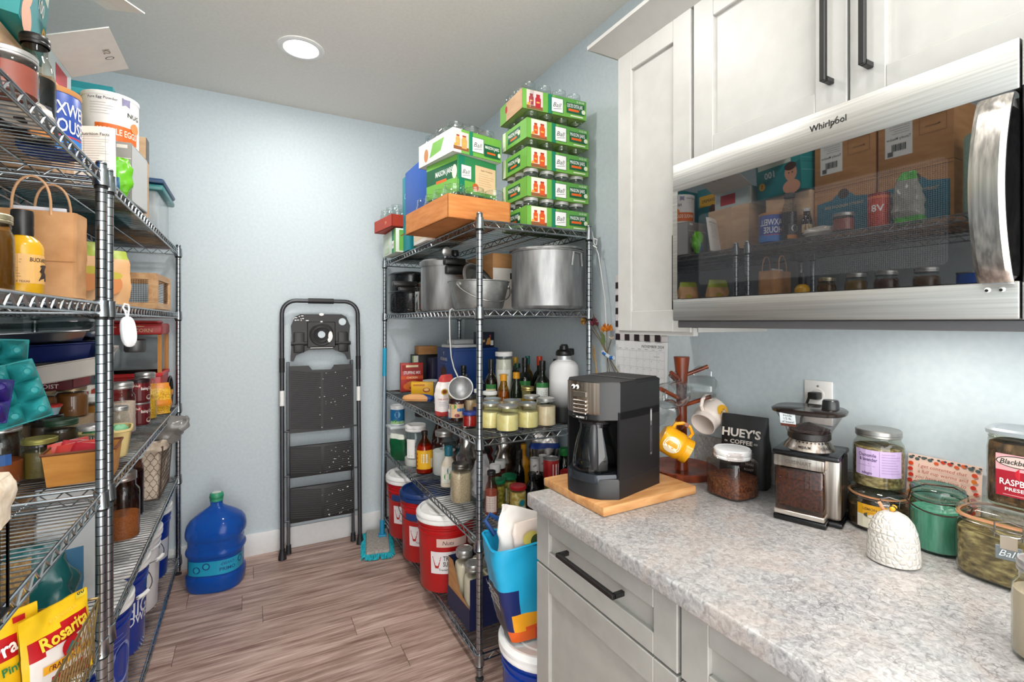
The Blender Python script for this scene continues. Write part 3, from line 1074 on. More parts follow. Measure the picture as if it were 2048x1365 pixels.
carton('pale green and white jar case under the red tray', (.86, 2.93, 1.808), .24, .30, .138, C('d9e2d2', .6), {'-x': [('r', .09, 0, .05, .14, TEALG), ('r', .13, 0, .04, .14, GRN), *ball(.09, -.02, .045), ('r', -.05, .02, .06, .05, C('c8d8c0')), ('r', -.05, -.04, .1, .03, C('b9cfae'))], '-y': [('r', .0, 0, .2, .12, GRN), *ball(0, 0, .06)]}, name='jar_case')
carton('wide white jar case with orange prints behind the tray', (.87, 2.42, 1.808), .20, .22, .137, C('ece8e0', .6), {'-x': [('r', 0, 0, .2, .1, C('d8c2a2')), ('c', 0, 0, .03, .03, ORG)]}, name='jar_case')


# ================================================================ right unit, second shelf: pots
Z2 = 1.459


def pot(label, loc, r, h, mat, rb=None, name='pot', rim=.004, flare=0):
    t = thing(name, label, 'pot', loc)
    rb = rb or r
    th = .004
    obj('pot_body', MB().lathe([(.0001, .002), (rb * .94, 0), (rb, .012), (r, h - .006), (r + rim, h - .003), (r + rim, h), (r - th, h), (rb - th, .016), (.0001, .012)], mat, 44), t)
    return t


ENAM = bpy.data.materials.new('speckled_enamel'); ENAM.use_nodes = True
N, L = ENAM.node_tree.nodes, ENAM.node_tree.links
b = N['Principled BSDF']; vo = N.new('ShaderNodeTexNoise'); vo.inputs['Scale'].default_value = 330; tc = N.new('ShaderNodeTexCoord')
L.new(tc.outputs['Object'], vo.inputs['Vector'])
r = N.new('ShaderNodeValToRGB'); r.color_ramp.elements[0].position = .66; r.color_ramp.elements[0].color = lin('101418'); r.color_ramp.elements[1].position = .74; r.color_ramp.elements[1].color = lin('aeb6ba')
L.new(vo.outputs[0], r.inputs[0]); L.new(r.outputs[0], b.inputs['Base Color']); b.inputs['Roughness'].default_value = .18
t = pot('black speckled enamel canning pot at the back end of second shelf', (.905, 3.03, Z2), .137, .235, ENAM)
obj('lid', MB().lathe([(.142, .234), (.144, .240), (.12, .252), (.05, .262), (.0001, .264)], ENAM, 40), t)
obj('rib', MB().lathe([(.137, .118), (.141, .122), (.141, .130), (.137, .134)], ENAM, 40), t)
SHINY = C('b9b6b0', .12, 1.)
t = pot('small shiny pressure cooker with long black handle, second shelf', (.945, 2.735, Z2), .103, .155, SHINY, name='pressure_cooker')
obj('lid', MB().lathe([(.108, .150), (.110, .160), (.09, .172), (.02, .178), (.0001, .178)], SHINY, 36).lathe([(.012, .178), (.014, .2), (.0001, .204)], BLK, 12, c=(0, 0, 0)), t)
obj('handle', MB().box(-.235, -.018, .146, -.09, .018, .176, BLK, .009, 2).box(-.20, -.016, .118, -.1, .016, .144, BLK, .009, 2), t)
t = pot('tall aluminium pressure canner with dial gauge, second shelf', (.90, 2.405, Z2), .124, .232, ALU, name='pressure_canner')
obj('lid', MB().lathe([(.128, .225), (.131, .235), (.131, .252), (.115, .262), (.05, .270), (.0001, .271)], ALU, 44), t)
obj('handle', MB().box(-.05, -.165, .18, .05, -.124, .222, BLK, .008, 2).box(-.055, -.155, .226, .055, -.10, .262, BLK, .008, 2), t)
g = obj('dial_gauge', MB().lathe([(.0001, 0), (.023, 0), (.024, .004), (.024, .012), (.021, .014), (.0001, .013)], SILV, 20, M=Matrix.Translation((-.02, -.07, .302)) @ Matrix.Rotation(R(100), 4, 'X')).tube([(-.02, -.06, .27), (-.02, -.062, .295)], .006, SILV), t)
obj('weight_cap', MB().lathe([(.007, .27), (.007, .285), (.02, .288), (.022, .30), (.018, .318), (.0001, .32)], BLK, 16, c=(.045, -.03, 0)), t)
t = pot('wide matte aluminium pot with wire bail handle, front of second shelf', (.912, 2.005, Z2), .137, .125, ALUM, .112)
pts = [(.139 * math.cos(a), .139 * math.sin(a) * 1.0, .105 - .075 * max(0, math.sin(PI * i / 16)) ** .8) for i in range(17) for a in [R(205) + R(140) * i / 16]]
obj('handle', MB().tube([(x * 1.03, y * 1.03, z) for x, y, z in pts], .0028, C('8e8e8c', .3, 1.), 6), t)
for a in (205, 345):
    obj('lug', MB().lathe([(.0001, 0), (.012, 0), (.012, .006), (.0001, .008)], ALUM, 12, M=Matrix.Translation((.133 * math.cos(R(a)), .133 * math.sin(R(a)), .105)) @ Matrix.Rotation(R(a), 4, 'Z') @ Matrix.Rotation(R(90), 4, 'Y')), t)
t = thing('pan_lid', 'grey metal lid standing tilted inside the bail-handled pot', 'lid', (.925, 2.005, Z2 + .108), 0, rot=(R(62), 0, R(30)))
obj('lid_disc', MB().lathe([(.108, -.004), (.112, 0), (.108, .006), (.098, .004), (.09, -.004), (.06, -.006), (.055, -.002), (.03, -.002), (.0001, -.002)], C('8b8c8c', .38, 1.), 40), t)
obj('rim', MB().lathe([(.108, -.006), (.116, -.002), (.116, .004), (.108, .008)], ALU, 40), t)
t = pot('very large aluminium stockpot with loop handles, right end of second shelf', (1.190, 1.862, Z2), .163, .255, ALU, name='stockpot')
for a in (-75, 100, -62 - 30):
    pass
for a0 in (-72,):
    m = MB()
    ca = R(a0)
    pts = []
    for i in range(9):
        q = i / 8
        an = ca + (q - .5) * .42
        pts.append((.169 * math.cos(an), .169 * math.sin(an), .238 - .05 * abs(q - .5) * 2 ** 1 if i in (0, 8) else .243))
    m.tube(pts, .0045, ALU, 8)
    for i in (0, 8): m.tube([pts[i], (pts[i][0], pts[i][1], .185)], .006, ALU, 8)
    obj('handle', m, t)
obj('lid', MB().lathe([(.168, 0), (.17, .004), (.168, .01), (.14, .016), (.06, .02), (.0001, .02)], ALU, 44), t, (0, .012, .264), (R(2.2), R(-2.6), 0))
carton('large cardboard box with white printed mug front between the pots', (1.165, 2.28, Z2), .26, .34, .278, CARD, {'-y': [('r', .0, -.035, .258, .205, C('efe9df', .6)), ('r', .01, .03, .09, .03, BP), ('t', 'GRAVY', .012, .03, .016, WP, {}), ('c', .0, -.045, .03, .035, C('4a3028', .6)), ('c', -.004, -.045, .018, .02, C('c79a86', .6)), ('c', -.01, -.01, .013, .008, C('6a4a3c', .6)), ('c', .004, -.085, .03, .012, C('8a6a58', .6))]}, name='cardboard_box')

# ================================================================ right unit, third shelf: groceries and bottles
Z3 = .948
RED, YEL, BLUE, NAVY, CREAM = C('b3271f', .45), C('e9b21c', .45), C('0e3f86', .5), C('141f4a', .5), C('efe6cf', .55)
carton('red stuffing mix box standing at the far end of the third shelf', (.935, 3.12, Z3), .145, .045, .185, RED, {'-y': [('r', 0, .06, .13, .04, C('9c1f18')), ('t', 'STUFFING MIX', 0, .03, .020, WP, {'w': .11}), ('r', 0, .072, .08, .014, C('e8d9b0')), ('r', 0, -.002, .145, .022, C('d8541f')), ('t', 'CHICKEN', 0, -.002, .012, C('ffe9b8'), {}), ('c', .01, -.055, .055, .032, C('c9812f')), ('c', -.035, -.06, .022, .02, C('d86a1c')), ('c', .03, -.045, .016, .012, C('7a9a3a')), ('c', .0, -.07, .02, .01, C('8e4a1c'))], '-x': [('r', 0, 0, .03, .14, C('8e1f1a'))]}, rz=R(-6))
carton('black and white carton with green edge behind the stuffing mix', (1.05, 3.185, Z3), .19, .06, .235, C('15151a', .5), {'-y': [('r', -.075, 0, .04, .22, C('dfe6d2')), ('r', -.09, .06, .008, .1, C('6f9a4a'))]}, rz=R(-4))
carton('small brown box lying on the black and white carton', (1.05, 3.17, Z3 + .2365), .13, .09, .055, CARD)
carton('tall navy carton squeezed between the black carton and the blue box', (1.085, 3.06, Z3), .1, .11, .22, C('15173a', .5))
carton('large blue cardboard box with a torn corner at back of third shelf', (1.165, 2.73, Z3), .285, .27, .30, BLUE, {'-x': [('t', 'KITCHEN KING', -.02, .082, .018, WP, {'w': .11}), ('t', 'Y', -.02, .115, .024, WP, {}), ('p', [(-.07, -.13), (.02, -.13), (.02, .02), (-.02, .045), (-.07, .02)], C('4a2a1c', .7)), ('r', -.02, .055, .1, .002, C('6a94cc'))], '-y': [('t', 'U', .05, -.05, .02, WP, {}), ('r', 0, .135, .28, .004, C('0a2f66'))]}, name='cardboard_box')
t = thing('foam_tray', 'white and grey foam tray lying on top of the blue box', 'tray', (1.12, 2.70, Z3 + .302), R(12))
obj('tray_body', MB().box(-.1, -.075, 0, .1, .075, .018, C('d3d3d2', .5), .007, 2).box(-.075, -.03, .018, .085, .06, .048, C('b9bcbe', .5), .01, 2), t)
carton('dark blue pasta box with a bowl picture on top of the large blue box', (1.245, 2.66, Z3 + .302), .115, .05, .092, C('12142e', .45), {'-y': [('c', -.03, .028, .013, .012, C('c84a4a')), ('c', -.03, .028, .008, .007, C('e8c8c8')), ('p', [(.0, -.03), (.035, -.03), (.03, .015), (.012, .005)], C('d89a4a')), ('r', -.025, -.008, .04, .012, C('c9a26a')), ('r', .042, -.02, .018, .03, WP), ('c', .03, .02, .006, .01, C('a83a4a'))]})
jar('tall coconut oil jar with white lid and green lettering among the bottles', (1.155, 2.225, Z3), .045, .297, (.88, C('e8e2d0', .5)), WHITE, None, G, neck=.92, name='oil_jar', lab=[('r', 0, .16, .075, .1, C('f0f0e8')), ('t', 'coconut', 0, .185, .014, C('3d7a50'), {'w': .05, 'i': .3}), ('c', 0, .14, .018, .02, C('7a4a32')), ('c', 0, .14, .012, .014, WP)], lidh=.022)
DG, DGB = C('0c120b', .08), C('120a06', .08)
LW, LG = C('eef0ea', .5), C('2f7a3a', .5)


def oil_label(r, z, h=.1, y=None):
    return [('r', 0, z, r * 1.6, h, y or LW), ('r', 0, z + h * .38, r * 1.6, h * .24, LG), ('r', -r * .4, z - h * .05, r * .6, h * .3, C('8fb7c8', .5)), *lines(r * .35, z + .01, r * .7, 4, .009, C('6a6a60'))]


OL = [((1.052, 2.165), .033, .268, BLK, DGB, 'dark oil bottle with cream and green label, nearest the front post', C('efe4b8', .5), .07),
      ((1.19, 2.345), .03, .21, C('163c22', .4), DG, 'small dark bottle with dark green cap behind the coconut jar', None, .06),
      ((1.226, 2.130), .038, .272, BLK, DG, 'tall dark olive oil bottle with green and yellow label, middle of the row', C('e6d98a', .5), .08),
      ((1.325, 2.15), .036, .275, C('c33a1c', .35), DG, 'dark bottle with bright orange-red cap against the wall', None, .08),
      ((1.225, 1.962), .038, .268, BLK, DG, 'dark olive oil bottle with large white and green label beside the jug', LW, .09),
      ((1.318, 1.985), .035, .272, BLK, DG, 'dark bottle with black cap half hidden behind the white jug', LW, .08),
      ((1.27, 2.31), .035, .262, C('c89a2a', .4), GL('8a8a2a', 1.2), 'yellow-green oil bottle with gold cap at the back', None, .08),
      ((1.335, 2.29), .032, .268, C('1f7a70', .4), GL('c9a84a', 1.2), 'golden oil bottle with teal cap at the back', None, .08),
      ((.985, 2.36), .035, .225, BLK, DGB, 'dark sauce bottle directly behind the hanging ladle', None, .07),
      ((1.03, 2.46), .035, .215, BLK, C('0d0d10', .1), 'black bottle in front of the large blue box', None, .07),
      ((.955, 2.25), .03, .19, C('20202a', .4), DG, 'short dark bottle to the right of the ladle bowl', C('d8d2bc', .5), .06)]
for (x, y), r, h, cp, bd, lb, lc, lz in OL:
    bottle(lb, (x, y, Z3), r, h, bd, cp, None, r * .36, .56, .74, oil_label(r, lz + .03, .095, lc) if lc else None, caph=.17, cr=r * .42, name='oil_bottle')
bottle('clear bottle with a green cap and amber oil beside the coconut jar', (1.24, 2.235, Z3), .03, .235, G, C('1d4a34', .4), (.35, C('b57a1c', .2)), .014, .5, .75, name='oil_bottle')
OIL1, OIL2 = C('a8761c', .12), C('1c2418', .1)
bottle('golden squeeze bottle with a yellow cap behind the butter jars', (1.06, 2.045, Z3), .030, .205, GL('d8b860', 1.2), C('dd9a1c', .4), (.62, OIL1), .015, .45, .78, [('r', 0, .05, .05, .06, C('d8b48a'))], caph=.15, cr=.017)
bottle('dark squeeze bottle with a yellow cap behind the butter jars', (1.157, 2.095, Z3), .030, .205, OIL2, C('dd9a1c', .4), None, .015, .45, .78, [('r', 0, .05, .05, .06, C('e0d0b8'))], caph=.15, cr=.017)
jar('small jar of yellow relish with a gold lid behind the cream jars', (1.165, 1.995, Z3), .033, .142, (.62, C('e0a81c', .4)), C('c9b878', .3, .9), None, G, name='glass_jar', neck=.92)
BUT, CRM = NZ('butter', 'eed887', 'f6e6a4', (30, 30, 30), .4), NZ('cream_mayo', 'e6c9a0', 'f1dcb9', (30, 30, 30), .45)
BLID = C('b7c9d8', .3, .6)
for (x, y), lb in (((.949, 1.795), 'squat jar of pale yellow butter at the very front of the cluster'), ((.912, 1.882), 'squat jar of pale yellow butter at the left of the cluster, beside the post'), ((1.056, 1.81), 'squat jar of pale yellow butter at the right, next to the cream jars'), ((.972, 1.985), 'squat jar of pale yellow butter at the back left of the cluster'), ((1.03, 1.905), 'squat jar of pale yellow butter at the back right of the cluster')):
    jar(lb, (x, y, Z3), .047, .103, (.66, BUT), C('c9c4b4', .3, .8), BLID, G, neck=.82, nk=.74, group='jars of butter', lidh=.010)
jar('white-lidded squat jar behind the butter jars', (1.005, 2.08, Z3), .034, .12, (.7, C('6a4426', .5)), WHITE, None, G, name='glass_jar', neck=.95)
jar('tall jar of pale cream mayonnaise nearest the jug', (1.145, 1.802, Z3), .043, .118, (.72, CRM), SILV, C('d6d4cd', .4), G, group='jars of mayonnaise')
jar('tall jar of pale cream mayonnaise behind the nearest one', (1.125, 1.893, Z3), .042, .118, (.72, CRM), SILV, C('d6d4cd', .4), G, group='jars of mayonnaise')


def grad(name, c1, c2, z0, z1):
    m, t, N, L, b = nt(name)
    tc = N.new('ShaderNodeTexCoord'); sp = N.new('ShaderNodeSeparateXYZ'); L.new(tc.outputs['Object'], sp.inputs[0])
    a = N.new('ShaderNodeMapRange'); a.inputs[1].default_value = z0; a.inputs[2].default_value = z1; L.new(sp.outputs[2], a.inputs[0])
    x = N.new('ShaderNodeMix'); x.data_type = 'RGBA'; x.inputs[6].default_value = lin(c1); x.inputs[7].default_value = lin(c2)
    L.new(a.outputs[0], x.inputs[0]); L.new(x.outputs[2], b.inputs['Base Color']); b.inputs['Roughness'].default_value = .4
    return m


t = thing('water_bottle', 'large insulated flask fading from white to black, right end of third shelf', 'bottle', (1.262, 1.835, Z3))
JUGM = grad('faded_enamel', '131313', 'e9e9ea', .07, .19)
obj('bottle_body', MB().lathe([(.0001, .002), (.06, 0), (.066, .006), (.067, .02), (.067, .235), (.064, .255), (.05, .272), (.034, .280), (.034, .283)], JUGM, 36), t)
obj('neck', MB().lathe([(.033, .282), (.033, .302), (.035, .303)], C('c9cdd0', .3, .6), 24), t)
obj('cap', MB().lathe([(.036, .300), (.038, .303), (.037, .318), (.030, .326), (.022, .328), (.019, .345), (.0001, .347)], BLK, 24).box(.01, -.012, .30, .052, .012, .332, BLK, .006).box(-.014, -.01, .33, .016, .01, .352, BLK, .005), t)

# flour, jams, packets near the aisle
t = thing('flour_bag', 'white paper flour bag with a crumpled red top on third shelf edge', 'bag', (.838, 2.235, Z3), R(20))
FL = C('efe9e6', .7)
mb = MB()
bag(mb, bprof((0, .042, .03), (.03, .047, .036), (.10, .047, .036), (.13, .044, .034), (.15, .036, .03), (.175, .034, .02, .006), (.195, .03, .012, .01), (.197, .0001, .0001, .01)), FL, sq=5, amp=.005, fq=30, matf=lambda u, v: C('c2423f', .6) if v > .66 or v < .1 else FL)
obj('bag_body', mb, t)
decal(t, cyl(.052, R(-125), .09, 5, 1, .75), [('c', 0, .03, .014, .014, C('c9a23a')), ('c', 0, .03, .009, .009, C('7a3a1c')), ('t', 'UNBLEACHED', 0, -.005, .007, C('b04040'), {}), *lines(0, -.02, .05, 3, .008, C('9aa4c0'))], d0=.006)
jar('jam jar with blue label and gold lid on third shelf edge', (.838, 2.08, Z3), .041, .118, (.86, C('35080a', .25)), C('b9a36a', .35, .9), None, G, name='jam_jar', neck=.9, lab=[('r', -.01, .05, .085, .062, C('d8b48c')), ('r', -.045, .045, .03, .062, C('1f6ab0')), ('t', 'Mt', -.045, .05, .016, WP, {}), ('c', -.02, .07, .016, .012, C('5a9a3a')), ('r', .02, .055, .04, .014, C('2a6ab0')), ('c', .0, .03, .012, .008, C('8a2a3a'))])
jar('small red jam jar with a blue lid at third shelf edge', (.838, 1.935, Z3), .031, .062, (.8, C('9c1210', .25)), C('2a3a86', .4), None, G, name='jam_jar', neck=.97, nk=.9, lidh=.012)
jar('tan spread jar with dark lid behind the jam', (.905, 2.08, Z3), .032, .11, (.85, C('d8b690', .5)), C('242424', .4), None, G, name='glass_jar', neck=.95)
bottle('small bottle with navy label behind the front post', (.905, 1.995, Z3), .029, .15, G, C('cfcfc8', .4), (.55, C('b88a5a', .3)), .016, .5, .75, [('r', 0, .05, .05, .05, NAVY), ('t', 'J', 0, .055, .02, WP, {})])
carton('yellow baking carton with a cake picture leaning by the stuffing mix', (.935, 2.885, Z3), .135, .045, .085, YEL, {'-y': [('c', .025, -.005, .022, .014, C('a8321c')), ('c', .025, -.003, .016, .009, C('e8c87a')), ('r', -.02, .025, .07, .01, C('c8781c'))]}, rz=R(-24))
t = thing('snack_packet', 'peach and blue soft packet lying flat on third shelf edge', 'packet', (.855, 2.72, Z3), R(-35))
PCH = C('e0a468', .5)
obj('packet_body', bag(MB(), bprof((0, .085, .03), (.012, .092, .034), (.026, .085, .03), (.036, .05, .015), (.037, .0001, .0001)), PCH, sq=3.5, amp=.004, matf=lambda u, v: BLUE if (u < .16 or u > .84) else PCH), t)
t = thing('plastic_tub', 'small clear plastic tub behind the yellow carton', 'tub', (1.00, 2.92, Z3))
obj('tub_body', MB().lathe([(.0001, .002), (.04, 0), (.048, .08), (.05, .082)], film('dfe6e6', .4), 24), t)
obj('lid', MB().lathe([(.051, .08), (.052, .088), (.045, .09), (.0001, .089)], C('cfd6d8', .4), 24), t)
t = thing('ladle', 'long aluminium ladle hanging bowl-down from the second shelf edge', 'ladle', (.776, 1.995, 1.448))
mb = MB()
pts = [(.012, 0, .004), (.004, 0, .010), (-.006, 0, .004), (-.008, 0, -.03), (-.006, .001, -.12), (.0, 0, -.2), (.01, -.008, -.25), (.025, -.02, -.29)]
for i in range(len(pts) - 1):
    pass
mb.tube(pts, .0045, ALU, 8)
mb.xf(Matrix.Scale(1.0, 4))
obj('handle', mb, t)
BM = Matrix.Translation((.03, -.035, -.335)) @ Matrix.Rotation(R(-28), 4, 'Z') @ Matrix.Rotation(R(62), 4, 'X')
obj('bowl', MB().lathe([(.0001, -.045), (.02, -.043), (.04, -.028), (.05, -.008), (.053, .002), (.055, .004), (.050, .004), (.047, -.006), (.037, -.025), (.018, -.039), (.0001, -.041)], ALU, 36, M=BM), t)

# ================================================================ right unit, fourth shelf
Z4 = .553
t = thing('storage_container', 'clear square container of white flour at far end of fourth shelf', 'container', (.84, 3.12, Z4))
obj('container_body', MB().box(-.055, -.055, 0, .055, .055, .165, film('e6ecec', .3), .008), t)
obj('contents', MB().box(-.05, -.05, .004, .05, .05, .11, C('eeeeea', .8), .006), t)
obj('lid', MB().box(-.06, -.06, .162, .06, .06, .182, C('cfd6da', .4), .006), t)
can('blue and white salt canister standing on the clear flour container', (.842, 3.12, Z4 + .1835), .045, .125, C('e9ecee', .5), None, [('r', 0, .06, .13, .085, C('14679c')), ('c', .0, .07, .018, .02, C('7ab8d8')), ('r', 0, .02, .1, .018, C('9ac28a')), ('c', -.02, .03, .014, .01, C('4a8a3a'))], C('e9ecee', .5), name='canister')
jar('big glass jug with a brown lid behind the parsley bag', (.985, 3.04, Z4), .085, .27, None, C('2b1a16', .4), None, G, neck=.55, name='glass_jug')
t = thing('frozen_bag', 'folded green and white herb packet leaning by the tall white-lidded jar', 'packet', (.815, 2.955, Z4), R(-55), rot=(R(10), 0, R(-55)))
PG, PW_ = C('0e5a35', .35), C('e4e8dc', .4)
obj('packet_body', bag(MB(), bprof((0, .05, .012), (.02, .06, .02), (.08, .06, .024), (.14, .055, .016), (.165, .05, .004), (.166, .0001, .0001)), PG, sq=4, amp=.008, matf=lambda u, v: PW_ if v > .62 or (.1 < u < .2) else PG), t)
jar('tall jar with white lid and white label on fourth shelf edge', (.866, 2.805, Z4), .066, .238, (.2, C('efece4', .7)), WHITE, None, G, neck=.86, name='glass_jar', lab=[('r', -.03, .11, .05, .11, C('eeeeea')), ('r', -.03, .07, .02, .004, C('4a9a5a'))], lidh=.035)
bottle('orange apple cider vinegar bottle with yellow label on fourth shelf edge', (.868, 2.645, Z4), .048, .232, GL('e08a3a', 1.1), C('1d120c', .4), (.66, C('b8540f', .12)), .015, .5, .82, [('r', 0, .08, .1, .105, C('e8b01c')), ('r', .005, .088, .045, .05, C('e8e0d0')), *lines(.005, .1, .04, 4, .009, C('8a7a5a')), ('r', .042, .06, .014, .05, C('e8e0d0')), *[('c', -.043, .045 + i * .022, .004, .006, C('b5321c')) for i in range(4)]], caph=.1)
bottle('amber bottle leaning behind the vinegar', (.975, 2.72, Z4), .038, .30, GL('b06a2a', 1.1), C('8a5a24', .4), (.5, C('8a4a12', .2)), .013, .45, .8)
jar('large half-full flour jar with metal lid on fourth shelf', (.955, 2.565, Z4), .066, .24, (.55, C('efefec', .9)), SILV, None, G, neck=.7)
bottle('dark red sauce bottle behind the large flour jar', (1.06, 2.56, Z4), .036, .25, GL('6a2014', 1.2), C('2a0f0a', .4), (.6, C('3a0c06', .2)), .016, .45, .75)
t = bottle('white dressing bottle with teal cap on fourth shelf edge', (.905, 2.365, Z4), .042, .205, C('e4d8c4', .4), C('1c6c80', .4), None, .019, .45, .7, [('r', 0, .065, .07, .085, C('e9e6da')), ('c', .015, .085, .018, .02, C('2a8a9a')), ('c', .0, .055, .02, .018, C('3f9a4a')), *lines(0, .03, .04, 2, .008, C('7a8a6a'))], caph=.24, cr=.021, sy=.65, name='dressing_bottle')
RICE = NZ('white_rice', 'b59c7c', 'dcc6a6', (420, 420, 160), .7, detail=2, bump=.4)
jar('quart jar full of rice with a grey metal lid on fourth shelf edge', (.878, 2.135, Z4), .047, .178, (.78, RICE), C('77736c', .35, .9), None, G, sq=3, neck=.82)
PNK = C('c58e7c', .6)
bottle('slim bottle of pink salt with printed label behind the front post', (.94, 1.93, Z4), .029, .19, GL('e0b8ac', 1.), C('1c1a1a', .4), (.55, PNK), .016, .5, .75, [('r', 0, .05, .05, .07, C('d8c8c0')), *lines(0, .075, .04, 5, .010, C('a04a44'))])
FB = C('9a948e', .35, .6)
t = thing('foil_bag', 'large crumpled silver foil bag behind the front post, fourth shelf', 'bag', (1.035, 2.34, Z4), R(20))
obj('bag_body', bag(MB(), bprof((0, .09, .05), (.06, .1, .06), (.2, .1, .05), (.28, .09, .03), (.33, .085, .006), (.331, .0001, .0001)), FOIL, sq=4, amp=.024, fq=16), t)
t = thing('plastic_bag', 'crumpled clear plastic bag of flour behind the rice jar', 'bag', (.995, 2.15, Z4), R(10))
obj('bag_body', bag(MB(), bprof((0, .04, .04), (.04, .055, .05), (.12, .05, .045), (.17, .035, .03), (.2, .02, .01), (.201, .0001, .0001)), film('dcdcdc', .55), sq=2.5, amp=.018, fq=24), t)
t = thing('foil_bag', 'crumpled silver chip bag with blue band, left of two, fourth shelf', 'bag', (1.20, 2.24, Z4), R(15))
SB = lambda a, b: (lambda u, v: C('1a3f96', .35) if a < v < b else FOIL)
obj('bag_body', bag(MB(), bprof((0, .07, .04), (.1, .09, .05), (.22, .085, .04), (.33, .08, .006), (.331, .0001, .0001)), FOIL, sq=4, amp=.022, fq=18, matf=SB(.6, .68)), t)
t = thing('foil_bag', 'crumpled silver chip bag with blue band, right of two, fourth shelf', 'bag', (1.30, 2.07, Z4), R(-25))
obj('bag_body', bag(MB(), bprof((0, .06, .04), (.1, .075, .045), (.22, .07, .04), (.32, .06, .006), (.321, .0001, .0001)), FOIL, sq=4, amp=.018, fq=18, matf=SB(.5, .58)), t)
t = thing('chip_bag', 'glossy red chip bag beside the front post, fourth shelf', 'bag', (1.13, 2.47, Z4), R(25))
obj('bag_body', bag(MB(), bprof((0, .06, .035), (.1, .075, .05), (.2, .075, .04), (.25, .06, .01), (.251, .0001, .0001)), C('9c1c14', .25), sq=4, amp=.02, fq=20), t)
SPC = C('6a2416', .5)
for (x, y), lb in (((1.045, 2.105), 'spice bottle of red powder with ridged white cap, nearer the post'), ((1.098, 2.155), 'spice bottle of red powder with ridged white cap, further from the post')):
    jar(lb, (x, y, Z4), .029, .155, (.72, SPC), WHITE, None, G, neck=.85, name='spice_jar', group='white-capped red spice bottles', lidh=.035)
OLV = NZ('green_olives', '6a6a1c', 'c0a648', (60, 60, 60), .3, detail=1)
PAST = NZ('pickled_corn', 'c09a3a', 'e6d28a', (70, 70, 70), .35, detail=1)
for (x, y), lb in (((1.0, 1.985), 'olive jar with domed green lid nearest the front post'), ((1.075, 2.015), 'olive jar with domed green lid further from the post')):
    jar(lb, (x, y, Z4), .036, .125, (.8, OLV), C('0d6a44', .35), None, G, neck=.92, name='olive_jar', group='green-lidded olive jars', lab=[('r', -.025, .045, .03, .06, C('d8dcc8'))])
jar('jar of pale pickled vegetables with a red lid, front of fourth shelf', (1.055, 1.895, Z4), .038, .115, (.8, PAST), C('a8141c', .35), C('c04a50', .35), G, neck=.92, name='pickle_jar', lab=[('c', .02, .05, .013, .014, C('1a8a9a')), ('r', .01, .02, .05, .03, C('e8e6d8'))])
bottle('black sauce bottle with a grey label in front of the shakers', (1.135, 1.905, Z4), .034, .16, C('0e0e10', .12), BLK, None, .016, .5, .75, [('r', 0, .05, .055, .065, C('23232c')), ('r', 0, .065, .045, .02, C('8a8a94')), *lines(0, .045, .04, 3, .01, C('9a9aa4'))])
bottle('tall slim black bottle behind the green-lidded olives', (1.155, 2.06, Z4), .026, .225, C('0e0c0c', .12), BLK, None, .012, .45, .68, caph=.2)
bottle('mustard bottle with yellow cone cap behind the black bottle', (1.21, 2.115, Z4), .032, .235, C('c98a14', .35), C('d89a1c', .4), None, .012, .55, .75)
for (x, y), lb in (((1.185, 1.965), 'white labelled seasoning shaker on a dark jar, left of the pair'), ((1.245, 1.985), 'white labelled seasoning shaker on a dark jar, right of the pair')):
    jar('dark sauce jar carrying a seasoning shaker, ' + ('left' if x < 1.2 else 'right') + ' one', (x, y, Z4), .029, .125, (.8, C('2a0d08', .3)), BLK, None, GL('6a4030', 1.), name='sauce_jar', neck=.95)
    can(lb, (x, y, Z4 + .1295), .0215, .075, C('d6d3cf', .5), None, [('t', 'salt', 0, .045, .010, C('3a2a4a'), {'rot': 30}), ('c', .012, .015, .005, .005, C('3a2a3a'))], C('c9c8c4', .4), name='seasoning_shaker', group='white seasoning shakers')
jar('jar of pickles with black lid under the counter corner', (1.235, 1.90, Z4), .034, .12, (.8, C('7a6a2a', .4)), BLK, None, G, name='pickle_jar', neck=.95)
can('red tomato can with white nutrition label on a pickle jar', (1.235, 1.90, Z4 + .1245), .037, .09, C('a81c1c', .35), SILV, [('r', .025, .042, .035, .055, C('e6e0de')), *lines(.025, .06, .03, 5, .008, C('6a4a4a'))])
bottle('round green lemon-juice bottle with green cap by the wall', (1.325, 1.925, Z4), .042, .245, GL('3a7a2a', 1.1), C('12702f', .35), (.62, C('2c5a1a', .2)), .02, .58, .8, caph=.14)
can('red lidded canister at right end of fourth shelf', (1.285, 1.825, Z4), .042, .165, C('b9b2aa', .4), None, None, C('a01c1c', .4), name='canister')

# ================================================================ right unit, bottom shelf
Z5 = .104
RB = NZ('red_bucket', 'b01618', 'bd1c1e', (6, 6, 6), .3)
TSC = [('r', 0, 0, .17, .105, C('e9e4e6', .5)), ('t', 'TRACTOR', .026, .022, .022, BP, {'w': .1, 'b': .02}), ('t', 'SUPPLY CO', .026, -.006, .022, BP, {'w': .1, 'b': .02}), ('t', 'TractorSupply.com', .01, -.034, .011, BP, {'w': .11}), ('p', [(-.077, .03), (-.033, .03), (-.046, -.026), (-.062, -.026)], RED), ('t', 'TSC', -.055, .012, .014, WP, {})]
bucket('red bucket with white lid furthest back on the bottom right shelf', (.872, 2.945, Z5), .142, .37, RB, WHITE, [('r', 0, .10, .2, .035, C('24407c'))] + TSC, 'red buckets on the bottom shelf', da=-8)
bucket('red bucket with blue lid, middle of the three red ones', (.868, 2.622, Z5), .142, .37, RB, C('16356e', .35), [('r', -.06, .10, .1, .035, C('24407c')), ('c', .06, .06, .036, .036, C('3a3a44')), ('c', .06, .06, .031, .031, C('d8d2d0'))] + TSC, 'red buckets on the bottom shelf', da=-4)
